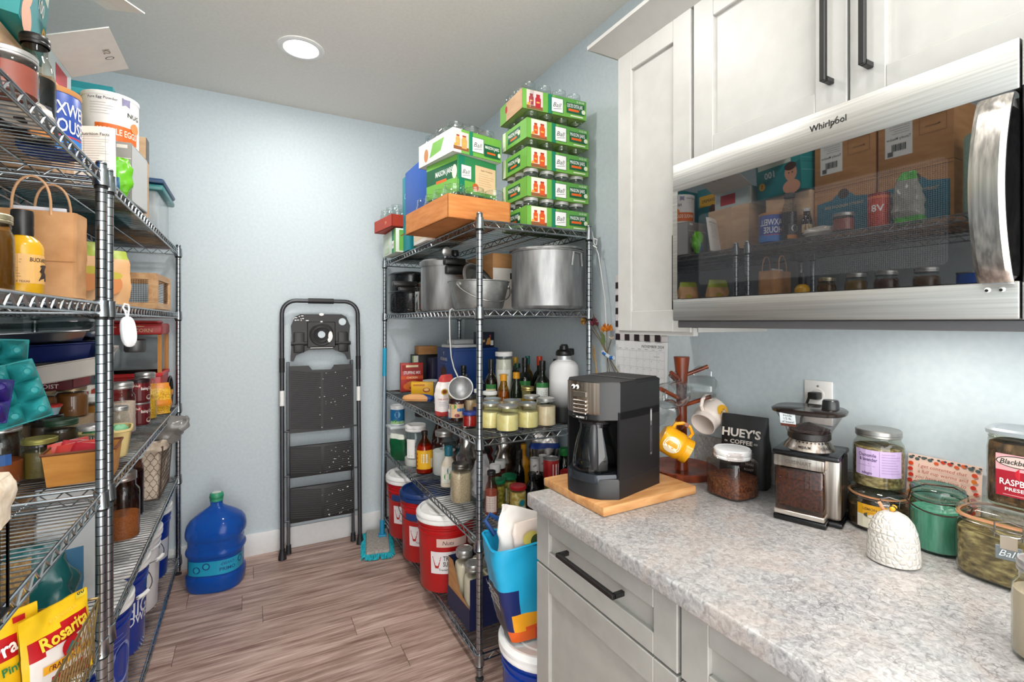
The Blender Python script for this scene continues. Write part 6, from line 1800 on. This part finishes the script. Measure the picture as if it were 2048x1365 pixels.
for i in range(14):
    q = w_ + (h - 2 * w_) * i / 13
    mb.tube([(x - .005, -y + .045, q), (x - .005, y - .045, q)], .0016, MW, 3)
tag(obj('wire_mesh', mb, t, sharp=0), kind='stuff')
t = thing('teal_bottle', 'small teal capped bottle standing behind the wooden box', 'bottle', (-.62, 2.55, ZB))
t.name = 'bottle'
obj('bottle_body', MB().lathe([(.0001, 0), (.035, 0), (.035, .14), (.016, .165), (.016, .17)], C('1c6a74', .3), 20), t)
obj('cap', MB().lathe([(.018, .168), (.018, .195), (.0001, .196)], C('1f7f8a', .4), 18), t)
for y, c_ in ((1.19, '7a5a1c'), (1.07, '4a2a1c'), (.93, '5a3a14')):
    jar('lidded jar on near second shelf, ' + {1.19: 'next to the amber preserves', 1.07: 'with dark contents, third in the row', .93: 'last before the blue can'}[y], (-.45, y, ZB), .045, .16, (.8, C(c_, .3)), SILV, None, G)
can('blue can with white letters near the camera end of near second shelf', (-.44, .78, ZB), .05, .13, C('1a4a9a', .4), None, [('t', 'PRIMES', 0, .06, .02, WP, {'w': .07})], da=60)

# ================================================================ left shelving, third shelf, far unit
ZC3 = .948
t = thing('popcorn_machine', 'red toy-cart popcorn machine with glass case at far end', 'popcorn machine', (-.515, 3.085, ZC3))
PR = C('b01c1c', .35)
obj('base', MB().box(-.13, -.12, 0, .125, .12, .20, PR, .008, 2).box(-.135, -.125, .18, .13, .125, .20, C('c9252a', .35), .004, 1), t)
obj('glass_case', MB().box(-.12, -.11, .2, .115, .11, .39, GL('eef0f0', 1.2)), t, sharp=0)
obj('kettle', MB().lathe([(.0001, .30), (.04, .30), (.046, .31), (.046, .36), (.04, .366), (.0001, .366)], ALU, 20).tube([(0, 0, .365), (0, 0, .39)], .01, ALU), t)
obj('roof', MB().box(-.135, -.125, .39, .13, .125, .445, C('b81f20', .4), .01, 2).box(-.11, -.10, .445, .105, .10, .46, PR, .006, 1), t)
decal(t, flat((0, -.1252, .418), '-y'), [('t', 'POPCORN', .03, -.006, .018, C('e6b98a'), {'w': .12}), ('c', .03, .014, .03, .003, C('e6b98a')), ('c', -.07, .01, .02, .003, C('e6b98a'))], 'lettering')
decal(t, flat((0, -.1252, .1), '-y'), [('c', .06, .055, .018, .014, C('d88a6a')), ('t', '13', .085, .055, .014, C('e0a58a'), {})], 'printed_face')
for x in (-.125, .118):
    for y in (-.115, .115):
        obj('corner_post', MB().box(x - .008, y - .008, .2, x + .008, y + .008, .39, C('b8792c', .4)), t, sharp=0)
m = MB()
MH = Matrix.Translation((.15, -.03, .09)) @ Matrix.Rotation(R(90), 4, 'Y')
m.tube([MH @ V((.08 * math.cos(2 * PI * i / 28), .08 * math.sin(2 * PI * i / 28), 0)) for i in range(28)], .006, BLK, 6, closed=True)
for i in range(8): m.tube([MH @ V((0, 0, 0)), MH @ V((.08 * math.cos(PI * i / 4), .08 * math.sin(PI * i / 4), 0))], .0025, BLK, 4)
m.lathe([(.0001, -.01), (.014, -.01), (.014, .012), (.0001, .014)], C('b8792c', .4), 14, M=MH)
obj('wheel', m, t)
CC = C('5a1016', .4)
COC = lambda: [('r', 0, .05, .11, .08, CC), ('c', -.022, .075, .016, .013, C('b5242c')), ('t', 'Heb', -.022, .075, .010, C('f0d8c8'), {'i': .3}), ('t', 'Baking Cocoa', .022, .06, .013, C('f0e6e0'), {'w': .06}), ('p', [(-.04, .032), (.02, .026), (.02, .020), (-.04, .042)], C('d8d0cc')), ('c', .025, .022, .013, .011, C('c9bdb6')), ('c', .025, .024, .010, .007, C('5a2a18'))]
can('dark red baking cocoa can, lower of two stacked', (-.432, 2.665, ZC3), .041, .098, CC, SILV, COC(), da=22, group='stacked cocoa cans', name='cocoa_can')
can('dark red baking cocoa can, upper of two stacked', (-.432, 2.665, ZC3 + .1), .041, .098, CC, SILV, COC(), C('241416', .4), da=22, group='stacked cocoa cans', name='cocoa_can')
KRN = NZ('popcorn_kernels', 'c98a14', 'f0c23c', (160, 160, 160), .4, detail=1, bump=.8)
jar('tall jar of yellow popcorn kernels behind the cocoa cans', (-.43, 2.80, ZC3), .046, .215, (.42, KRN), SILV, None, G, neck=.8)
t = thing('popcorn_bag', 'orange and clear bag of yellow popcorn kernels near the wheel', 'bag', (-.405, 2.945, ZC3), R(20))
obj('bag_body', bag(MB(), bprof((0, .055, .03), (.04, .062, .04), (.10, .058, .03), (.15, .05, .006), (.151, .0001, .0001)), KRN, sq=3.5, amp=.01, fq=24, matf=lambda u, v: C('e08a24', .35) if v > .6 or .28 < v < .36 else KRN), t)
jar('tall jar of pale rice with ridged silver lid beside the cocoa cans', (-.462, 2.49, ZC3), .049, .205, (.62, NZ('pale_rice', 'd8b6a0', 'ecd6c6', (420, 420, 200), .7, detail=2)), SILV, None, G, neck=.78)
jar('small clear jar right of the posts on third shelf', (-.44, 2.33, ZC3), .034, .13, (.5, C('cfc8ba', .7)), SILV, None, G, neck=.86)
for i, (sx, sy, sz, z, c_, lb) in enumerate(((.13, .10, .10, 0, 'c9a98c', 'plain buff carton at the bottom of the small stack behind the jars'), (.11, .10, .05, .101, 'e6e4de', 'white slim carton in the small stack behind the jars'), (.10, .09, .045, .152, 'dad6cc', 'pale carton with red print on the small stack behind jars'))):
    carton(lb, (-.60, 2.50, ZC3 + z + .0005), sx, sy, sz, C(c_, .6), {'+x': [('r', 0, 0, sy * .8, sz * .5, C('b5402c' if i == 2 else 'b8b2a6'))], '-y': [('r', .01, 0, sx * .7, sz * .3, C('b5402c' if i == 2 else 'c8c2b6'))]})
t = thing('pulp_basket', 'cream pulp produce basket holding green plastic scrubbers', 'basket', (-.432, 2.09, ZC3), R(8))
PB_ = C('d8c184', .7)
obj('basket_body', MB().lathe([(.0001, .003), (.058, 0), (.062, .004), (.074, .085), (.077, .088), (.077, .094), (.071, .094), (.06, .01), (.0001, .008)], PB_, 36, sq=4.5), t)
SCRUB = NZ('green_scrubber', '0d5a3c', '37a878', (180, 180, 180), .6, bump=1.)
for i, (x, y, z, r_, m_) in enumerate(((-.02, -.02, .10, .034, SCRUB), (.035, .02, .095, .028, C('7ab88c', .5)), (.02, -.035, .09, .026, C('c9b98a', .6)))):
    t2 = thing('scrubber', ('dark green mesh scrubber in the cream basket', 'pale green sponge in the cream basket', 'tan knotted scrubber in the cream basket')[i], 'scrubber', (-.432 + x, 2.09 + y, ZC3 + z - .02))
    mb = MB()
    mb.grid(lambda u, v: V((math.cos(2 * PI * u) * math.sin(PI * v), math.sin(2 * PI * u) * math.sin(PI * v), math.cos(PI * v) * .9)) * r_ * (1 + .18 * noise.noise(V((math.cos(2 * PI * u) * math.sin(PI * v) * 3 + i, math.sin(2 * PI * u) * math.sin(PI * v) * 3, math.cos(PI * v) * 3)))), 20, 14, m_)
    obj('scrubber_body', mb, t2)
t = thing('berry_basket', 'tan cardboard berry basket with dark rim holding red packets', 'basket', (-.424, 1.835, ZC3), R(4))
TB = NZ('tan_basket', 'b3762e', 'c5883c', (10, 10, 40), .75)
mb = MB()
for a, b_, z in ((.069, .064, 0), (.078, .072, .092)):
    mb.v += [(-a, -b_, z), (a, -b_, z), (a, b_, z), (-a, b_, z)]
mb.f += [(3, 2, 1, 0)] + [(i, (i + 1) % 4, 4 + (i + 1) % 4, 4 + i) for i in range(4)]
mb.mi += [0] * 5; mb.mats = [TB]
obj('basket_body', mb, t, sharp=20)
obj('rim', MB().tube([(-.079, -.073, .090), (.079, -.073, .090), (.079, .073, .090), (-.079, .073, .090)], .004, C('6a3a1c', .7), 5, closed=True), t)
decal(t, lambda x, y, d: V((-.0675 - d - y * .17, -x, .045 + y)), [('r', .03, .02, .03, .02, REDP), ('r', .03, -.015, .03, .02, WP), ('r', .03, .0, .02, .01, BP)], 'label')
for i in range(4):
    t2 = thing('seasoning_packet', f'red and white seasoning packet in the tan berry basket, {("front", "second", "third", "rear")[i]} one', 'packet', (-.424 - .01 * i, 1.80 + .022 * i, ZC3 + .008), rot=(R(-24 + 6 * i), R(8 * (-1) ** i), R(10 * i - 12)))
    obj('packet_body', bag(MB(), bprof((0, .045, .004), (.04, .048, .007), (.085, .046, .004), (.098, .045, .0008), (.099, .0001, .0001)), REDP, sq=6, amp=.003, fq=30, matf=lambda u, v: WP if v > .8 else (C('c8423a', .4) if i % 2 else REDP)), t2)
APS = C('8a5426', .4)
carton('buff carton lying under the apple butter jars on third shelf', (-.645, 2.225, ZC3), .27, .21, .115, C('b59a7c', .7), name='cardboard_box')
for i, (x, y, z, lb) in enumerate(((-.62, 2.175, 0, 'left'), (-.56, 2.27, 0, 'right'), (-.70, 2.24, 0, 'rear'))):
    jar(f'pint jar of brown apple butter on the far left third shelf, {lb}', (x, y, ZC3 + .1155), .046, .105, (.82, APS), C('b8a484', .4, .8), None, G, group='jars of apple butter')
jar('peanut butter jar with white lid standing on the third shelf behind post', (-.52, 2.40, ZC3), .046, .17, (.8, C('a8702c', .4)), WHITE, None, G, neck=.93, name='glass_jar', lab=[('r', 0, .05, .1, .05, C('dfe0e2')), *lines(0, .06, .07, 4, .01, C('6a6a7a'))], da=20)
carton('dark red cake mix box lying on the apple butter jars', (-.62, 2.235, ZC3 + .2235), .20, .14, .042, C('5a0f1c', .45), {'-y': [('t', 'PERFECTLY', .03, .010, .011, C('f0e0dc'), {'w': .07}), ('t', 'MOIST', .035, -.008, .014, C('f0e0dc'), {'w': .06}), ('t', 'Hines', -.06, -.002, .014, C('f0e0dc'), {'i': .2}), ('r', -.06, .0, .07, .002, C('c83a3a'))], '+x': [('r', 0, 0, .12, .03, C('8a1a24'))]}, rz=R(-8))


def pan(label, loc, sx, sy, h, mat, rot, rim=None, name='foil_pan'):
    t = thing(name, label, 'pan', loc, rot=rot)
    mb = MB()
    n = 40
    prof = [(.0001, .001), (.84, .0), (.88, .004), (.985, h - .003), (1.06, h), (1.065, h + .003), (.98, h + .001), (.86, .008), (.0001, .006)]
    vs = []
    for r_, z in prof:
        for i in range(n):
            a = 2 * PI * i / n
            k = sqf(a, 7)
            rp = 1 + (.012 if i % 2 else -.006) * (1 if .86 < r_ < 1.0 else 0)
            vs.append((sx * r_ * k * math.cos(a) * rp, sy * r_ * k * math.sin(a) * rp, z))
    fs = [(j * n + i, j * n + (i + 1) % n, (j + 1) * n + (i + 1) % n, (j + 1) * n + i) for j in range(len(prof) - 1) for i in range(n)]
    mb.add(vs, fs, mat)
    obj('pan_body', mb, t, sharp=25)
    if rim: obj('lid', MB().lathe([(1.05, h + .004), (1.06, h + .008), (.9, h + .02), (.0001, h + .02)], rim, n, 7, sx, sy), t)
    return t


AF = C('c2c4c4', .22, 1.)
pan('white oblong baking pan tilted under the blue pan, third shelf', (-.555, 2.14, ZC3 + .270), .15, .11, .06, C('cfc9c2', .4), (R(6), R(-10), R(5)), name='baking_pan')
pan('dark blue oblong foil pan in the middle of the pan stack', (-.60, 2.15, ZC3 + .322), .155, .11, .055, C('14245e', .3, .3), (R(0), R(-3), R(3)), name='baking_pan')
pan('silver oblong foil pan second from the top of the pan stack', (-.61, 2.15, ZC3 + .382), .155, .12, .035, AF, (0, R(-3), R(2)))
pan('clear lidded foil pan on the very top of the pan stack', (-.625, 2.15, ZC3 + .424), .15, .11, .025, GL('d4dada', 1.6), (0, R(-2), 0), rim=GL('dfe4e4', 1.5))
jar('jar with green lid and yellow letters behind the berry basket', (-.515, 1.985, ZC3), .040, .150, (.8, C('3a2a14', .4)), C('1d3a24', .4), None, G, neck=.96, name='glass_jar')
for i, (x, y) in enumerate(((-.665, 2.03), (-.575, 2.075))):
    jar('short jar with glossy black lid, ' + ('farther from' if i == 0 else 'nearer') + ' the berry basket', (x, y, ZC3), .040, .14 + .012 * i, (.8, C('4a3018', .4)), C('161617', .25), None, G, neck=1.0, nk=.9, name='glass_jar', group='black-lidded jars')
jar('wide jar of pickles with silver lid behind the near posts', (-.435, 1.955, ZC3), .040, .13, (.7, C('4a4420', .4)), SILV, None, G, name='glass_jar')

# ================================================================ left shelving, third shelf, near unit
jar('wide jar with silver lid and orange contents at left frame edge', (-.615, 1.865, ZC3), .052, .165, (.4, C('a8562c', .4)), SILV, None, GL('e8ecec', 1.2), name='mason_jar', lab=[('r', 0, .075, .05, .03, C('2a5a9a'))])
jar('low jar with olive green lid beside the wide silver-lidded jar', (-.540, 1.900, ZC3), .039, .112, (.7, C('6a5a24', .4)), C('9a9450', .35, .5), None, G, neck=.96, nk=.88, name='glass_jar')
t = thing('snack_tub', 'small pale blue tub with red lid on a black-lidded jar', 'tub', (-.575, 2.075, ZC3 + .1565), R(10))
obj('tub_body', MB().lathe([(.0001, 0), (.030, 0), (.036, .022), (.037, .024)], C('a9c4d4', .4), 24, sq=4), t)
obj('lid', MB().lathe([(.039, .024), (.0395, .028), (.035, .030), (.0001, .030)], C('b8322c', .4), 24, sq=4), t)
t = thing('blue_box', 'navy cardboard tray box at left frame edge under the egg cartons', 'box', (-.66, 1.86, ZC3 + .1695), R(6))
t.name = 'cardboard_tray'
tray(t, .17, .20, .065, C('15264e', .5), th=.004)
EGT = C('2a9a9c', .5)


def eggbox(label, loc, rot, mat, rows=3, cols=2):
    t = thing('egg_carton', label, 'egg carton', loc, rot=rot)
    mb = MB()
    s = .050
    W_, H_ = cols * s, rows * s
    def f(u, v):
        x, y = (u - .5) * W_, (v - .5) * H_
        a = (abs(math.sin(PI * u * cols)) * abs(math.sin(PI * v * rows))) ** .9
        return V((x * 1.05, y * 1.05, min(a, .82) * .056))
    mb.grid(f, cols * 10, rows * 10, mat)
    obj('egg_cups', mb, t)
    for i in range(cols):
        for j in range(rows):
            obj('cup_ring', MB().lathe([(.007, .0005), (.0085, .003), (.0105, .0005)], mat, 16, c=((i + .5 - cols / 2) * s * 1.05, (j + .5 - rows / 2) * s * 1.05, .0455)), t)
    obj('rim', MB().box(-W_ * .55, -H_ * .55, -.004, W_ * .55, H_ * .55, .0, mat, .002, 1), t, sharp=30)
    return t


eggbox('teal foam egg carton standing tilted, nearer one in front', (-.545, 1.755, ZC3 + .262), (R(84), R(-14), R(30)), EGT)
eggbox('teal foam egg carton standing behind, upper one at left frame edge', (-.600, 1.82, ZC3 + .325), (R(88), R(4), R(24)), EGT)
t = eggbox('purple foam egg carton at the left frame edge', (-.580, 1.655, ZC3 + .262), (R(75), R(10), R(25)), C('2f1f78', .45), 2, 2)
t = thing('wire_basket', 'black wire basket with cream cloth liner at left frame edge', 'basket', (-.418, .945, ZC3), R(0))
mb = MB()
x, y, h = .085, .095, .20
for z in (.0045, h):
    mb.tube([(-x, -y, z), (x, -y, z), (x, y, z), (-x, y, z)], .004, BLK, 6, closed=True)
for i in range(7):
    q = -y + 2 * y * i / 6
    mb.tube([(x, q, 0.002), (x, q, h)], .0022, BLK, 5).tube([(-x, q, 0.002), (-x, q, h)], .0022, BLK, 5)
for i in range(5):
    q = -x + 2 * x * i / 4
    mb.tube([(q, y, 0.002), (q, y, h)], .0022, BLK, 5).tube([(q, -y, .002), (q, -y, h)], .0022, BLK, 5)
obj('wire_frame', mb, t)
CLO = NZ('cream_cloth', 'd2bfa6', 'e6d8c6', (60, 60, 60), .9, bump=.4)
mb = MB()
bag(mb, bprof((.006, .07, .08), (.1, .075, .085), (.205, .082, .092), (.218, .092, .102), (.205, .098, .108), (.15, .098, .106)), CLO, n=48, sq=7, amp=.008, fq=26)
obj('cloth_liner', mb, t)

# door alarm tag on the post
t = thing('white_tag', 'white oval plastic holder hanging from the left unit post', 'holder', (-.322, 1.80, 1.432), R(35))
t.name = 'key_holder'
mb = MB()
mb.lathe([(.0001, -.008), (.018, -.007), (.0205, -.003), (.0205, .003), (.018, .007), (.0001, .008)], C('eceef0', .3), 32, sq=2.6, sy=2.2, M=Matrix.Translation((.006, 0, -.06)) @ Matrix.Rotation(R(90), 4, 'X') @ Matrix.Rotation(R(6), 4, 'Z'))
obj('holder_body', mb, t)
obj('clip', MB().tube([(.002, 0, -.018), (-.002, 0, .0), (-.008, 0, .012), (-.004, 0, .022), (.006, 0, .02), (.008, 0, .006), (.004, 0, -.018)], .0028, C('e9ebee', .35), 8).tube([(.008, .003, -.012), (.009, .008, -.002), (.005, .012, .004)], .002, C('e9ebee', .35), 6), t)

# ================================================================ left shelving, fourth shelf
ZD = .553
jar('large jar with dark smoky glass and brown sugar in the bottom', (-.44, 2.405, ZD), .055, .255, (.38, NZ('brown_sugar', 'b87238', 'd2904f', (200, 200, 200), .9, detail=3)), C('b5aca6', .3, .9), None, GL('dccec6', 1.2), neck=.75, nk=.80, name='mason_jar')
jar('dark red preserves jar with a white lid next to the cloth-lined basket', (-.46, 2.66, ZD), .048, .28, (.7, C('2a0c0c', .3)), C('e0e4e6', .4), None, GL('b89a92', 1.), name='mason_jar')
t = thing('wire_basket', 'chicken-wire basket with ruffled cream cloth liner, far fourth shelf', 'basket', (-.50, 2.985, ZD), R(0))
mb = MB()
x, y, h = .135, .17, .255
WB = C('5a4a40', .5, .7)
for z, k in ((.003, .88), (h, 1.0)):
    mb.tube([(-x * k, -y * k, z), (x * k, -y * k, z), (x * k, y * k, z), (-x * k, y * k, z)], .0035, WB, 6, closed=True)
for sx in (-1, 1):
    for sy in (-1, 1): mb.tube([(sx * x * .88, sy * y * .88, .003), (sx * x, sy * y, h)], .003, WB, 5)
obj('wire_frame', mb, t)
mb = MB()
def hexwire(P, Wd, Hd, nx, nz):
    for i in range(nx):
        for j in range(nz):
            u0, v0 = (i + (.5 if j % 2 else 0)) / nx, j / nz
            a, b_, c_ = 1 / nx, 1 / nz, .28 / nz
            if u0 + a * .5 > 1.001: continue
            mb.tube([P(u0, v0 + c_), P(u0 + a * .5, v0 + b_ - c_ * .1)], .0009, WB, 3, caps=False)
            mb.tube([P(min(1, u0 + a * .5), v0 + b_ - c_ * .1), P(min(1, u0 + a), v0 + c_)], .0009, WB, 3, caps=False)
            mb.tube([P(u0, v0 - c_ * .1), P(u0, v0 + c_)], .0009, WB, 3, caps=False)
k_ = lambda v: .88 + .12 * v
hexwire(lambda u, v: V(((-x + 2 * x * u) * k_(v), -y * k_(v), .004 + v * (h - .004))), 0, 0, 9, 10)
hexwire(lambda u, v: V((x * k_(v), (-y + 2 * y * u) * k_(v), .004 + v * (h - .004))), 0, 0, 11, 10)
tag(obj('chicken_wire', mb, t, sharp=0), kind='stuff')
LIN = NZ('linen', 'c9b7a2', 'dccdba', (70, 70, 70), .95, bump=.4)
mb = MB()
bag(mb, bprof((.006, x * .86, y * .87), (.12, x * .90, y * .92), (.255, x * .97, y * .98), (.285, x * 1.04, y * 1.04), (.278, x * 1.12, y * 1.09), (.235, x * 1.1, y * 1.07)), LIN, n=72, sq=8, amp=.012, fq=34)
obj('cloth_liner', mb, t)
decal(t, lambda px, py, d: V((px, y * .9, .21 + py)), [('c', -.08 + .03 * i, .02 * (i % 2), .003, .003, BP) for i in range(6)], 'dots')
t = thing('plastic_bag', 'crumpled grey see-through plastic bag spilling from the cloth-lined basket', 'bag', (-.42, 2.93, ZD + .27), rot=(R(10), R(58), R(-15)))
obj('bag_body', bag(MB(), bprof((0, .05, .06), (.05, .055, .07), (.11, .05, .05), (.17, .03, .03), (.2, .012, .005), (.201, .0001, .0001)), film('8d8b88', .72, .15), sq=2.6, amp=.028, fq=18), t)
carton('teal and white packet inside the cloth-lined basket', (-.53, 2.94, ZD + .10), .10, .03, .20, C('1d6a66', .5), {'-y': [('r', 0, .06, .08, .05, C('d8d4c8'))]}, rot=(R(-6), R(8), R(5)))
t = thing('printed_sheet', 'tall white printed bag edge standing right behind the post', 'bag', (-.47, 1.92, ZD), R(20))
t.name = 'rice_sack'
obj('sack_body', bag(MB(), bprof((0, .08, .03), (.1, .085, .036), (.25, .085, .03), (.36, .08, .008), (.361, .0001, .0001)), C('d4d8da', .5), sq=5, amp=.008, fq=16, matf=lambda u, v: C('3f7fa8', .45) if v < .4 and .45 < u < .8 else C('d4d8da', .5)), t)
TG = C('0e5a5c', .25)
for i, (x, y, z, rz, lb) in enumerate(((-.52, 1.78, ZD, 10, 'glossy teal bag of beans lying behind the bean pouches, lower'), (-.60, 1.60, ZD, -14, 'glossy teal bag of grain leaning at the near shelf, left one'))):
    t = thing('bean_bag', lb, 'bag', (x, y, z), R(rz))
    TGm = NZ('tan_grain', '8a6a3c', 'b8945c', (150, 150, 150), .7)
    obj('bag_body', bag(MB(), bprof((0, .08, .05), (.05, .095, .065), (.12, .09, .06), (.19, .07, .03), (.24, .05, .008), (.241, .0001, .0001)), TG, sq=3, amp=.022, fq=18, n=36, matf=lambda u, v, i=i: TGm if (.58 < u < .74 and .2 < v < .7) else TG), t)
t = thing('pasta_bag', 'clear crinkled bag of brown grain above the teal bags', 'bag', (-.56, 1.98, ZD), R(0))
obj('bag_body', bag(MB(), bprof((0, .07, .05), (.10, .08, .06), (.22, .08, .06), (.29, .06, .02), (.33, .04, .006), (.331, .0001, .0001)), NZ('brown_grain', '6a4c34', '9c7a58', (120, 120, 120), .35), sq=3, amp=.022, fq=18), t)
carton('brown carton against the wall on the far fourth shelf', (-.70, 2.2, ZD), .26, .26, .33, CARD, name='cardboard_box')
GW = C('b09a6a', .35, .9)
t = thing('wire_basket', 'gold wire basket holding the bean pouches on the near fourth shelf', 'basket', (-.425, 1.45, ZD), R(0))
mb = MB()
x0, x1, y0, y1, h = -.15, .092, -.26, .112, .155
top = lambda yy: h - .06 * (1 - (yy - y0) / (y1 - y0))
mb.tube([(x1, y0, h), (x1, y1, h), (x0, y1, h), (x0, y0, h)], .0035, GW, 6, closed=True)
mb.tube([(x1 * .9, y0, .003), (x1 * .9, y1, .003), (x0, y1, .003), (x0, y0, .003)], .003, GW, 6, closed=True)
obj('wire_frame', mb, t)
mb = MB()
n = 13
for i in range(n + 1):
    q = y0 + (y1 - y0) * i / n
    for s in (-.05, .05):
        mb.tube([(x1 * .9, min(y1, max(y0, q - s)), .003), (x1, min(y1, max(y0, q + s)), h)], .0012, GW, 4, caps=False)
for i in range(7):
    q = x0 + (x1 - x0) * i / 6
    mb.tube([(q, y1, .003), (q, y1, h)], .0012, GW, 4, caps=False)
tag(obj('wire_grid', mb, t, sharp=60), kind='stuff')


def pouch(label, loc, rot, w_, h, mat, its, matf):
    t = thing('bean_pouch', label, 'pouch', loc, rot=rot)
    def f(s):
        return lambda u, v: V(((u - .5) * w_, s * (.002 + .020 * (math.sin(PI * u) ** .6) * (math.sin(PI * min(1, v * 1.12)) ** .7 if v * 1.12 < 1 else 0)) + .003 * noise.noise(V((u * 6, v * 7, s + w_ * 20))), v * h))
    mb = MB()
    mb.grid(f(-1), 16, 18, mat, matf).grid(lambda u, v: f(1)(1 - u, v), 16, 18, mat)
    obj('pouch_body', mb, t)
    g = f(-1)
    decal(t, lambda x, y, d: g(min(1, max(0, x / w_ + .5)), min(1, max(0, y / h))) + V((0, -d - .0008, 0)), its, 'printed_face', d0=.004)
    return t


RY, RR = C('ecc01c', .35), C('b8141e', .35)
PBEAN = NZ('bean_photo', '5a2c18', 'b0714c', (90, 90, 90), .5)
pouch('yellow and red refried bean pouch with a red panel and yellow title, right one', (-.385, 1.478, ZD + .006), (R(-5), 0, R(55)), .150, .190, RY, [
    ('t', 'MICROWAVES IN', .01, .163, .008, C('f0c43a'), {'w': .06, 'rot': 4}), ('t', 'Rosarita', .006, .128, .028, C('f2cf3a'), {'w': .108, 'b': .03, 'rot': 6}), ('r', .055, .188, .024, .022, C('d8c23a')), ('t', '60', .055, .190, .013, BP, {}), ('c', .012, .088, .022, .024, RR), ('p', [(-.005, .08), (.03, .08), (.012, .10)], C('2a6a6a')), ('r', .005, .066, .105, .018, C('e8a41c')), ('t', 'TRADITIONAL', .006, .066, .012, C('5a1a14'), {'w': .095}), ], lambda u, v: RY if (v > .70 + .10 * u or u < .05 or u > .95) else (RR if v > .50 + .1 * u else (PBEAN if (u - .58) ** 2 / .11 + (v - .08) ** 2 / .015 < 1 else (RR if (u - .58) ** 2 / .14 + (v - .08) ** 2 / .024 < 1 else C('e9e2dc', .4)))))
pouch('yellow refried pinto bean pouch with red banner at left frame edge', (-.478, 1.425, ZD + .006), (R(-5), 0, R(41)), .160, .205, RY, [
    ('t', 'Sierra', -.006, .135, .03, WP, {'w': .085, 'b': .02, 'rot': 10}), ('r', .045, .186, .022, .012, RR), ('t', '90', .045, .186, .008, WP, {}), ('t', 'Refried Pinto', -.005, .090, .018, C('1f7a4a'), {'w': .11, 'rot': 8, 'b': .02}), ('t', 'Beans', -.02, .068, .018, C('1f7a4a'), {'rot': 8, 'b': .02}), ], lambda u, v: RR if (abs(v - .60 - .1 * u) < .115 and .08 < u < .82) else (PBEAN if (u - .5) ** 2 / .2 + (v - .08) ** 2 / .03 < 1 else (RR if (u - .88) ** 2 / .006 + (v - .28) ** 2 / .006 < 1 else RY)))

# ================================================================ left shelving, bottom shelf: buckets
ZE = .104
BB_, WB_ = NZ('blue_bucket', '0c2f8c', '10379c', (6, 6, 6), .28), NZ('white_bucket', 'dcdcdc', 'e9e9ea', (6, 6, 6), .35)
LOW = [('p', [(-.10, -.03), (-.10, .03), (-.05, .065), (.08, .03), (.10, -.03)], C('0a2676', .4)), ('t', 'LOWES', 0, -.01, .036, C('e4e8f0'), {'w': .15})]
for i, (y, bm, lb, nm, da) in enumerate(((3.06, BB_, [('r', 0, 0, .08, .1, C('c8ccd4')), ('r', -.1, .02, .05, .05, C('7a8ac0'))], 'blue bucket furthest back on the bottom left shelf', 55), (2.745, WB_, [('r', .05, .03, .10, .15, C('d9d4d2')), ('p', [(.02, .09), (.08, .09), (.065, .03), (.035, .03)], RED), ('t', 'TSC', .05, .07, .018, WP, {})], 'white bucket with red square logo on the bottom left shelf', 62), (2.43, BB_, [('t', 'HIGH', .02, .03, .06, C('dfe4ee'), {'w': .16})] + LOW[1:], 'blue bucket in the middle of the bottom left row', 52), (2.115, BB_, [('c', .02, .0, .05, .07, C('8a96c8')), ('c', .02, 0, .04, .058, C('1a3a98')), *lines(0, .1, .12, 3, .016, C('9aa4d0'))], 'blue bucket with round emblem, fourth along the bottom left row', 48), (1.81, BB_, None, 'blue bucket nearest on the bottom left row, partly cut off', 40))):
    bucket(nm, (-.505, y, ZE), .146, .365, bm, WHITE, lb, 'white lidded buckets on the bottom left shelf', da=da, bail=i in (1, 2))
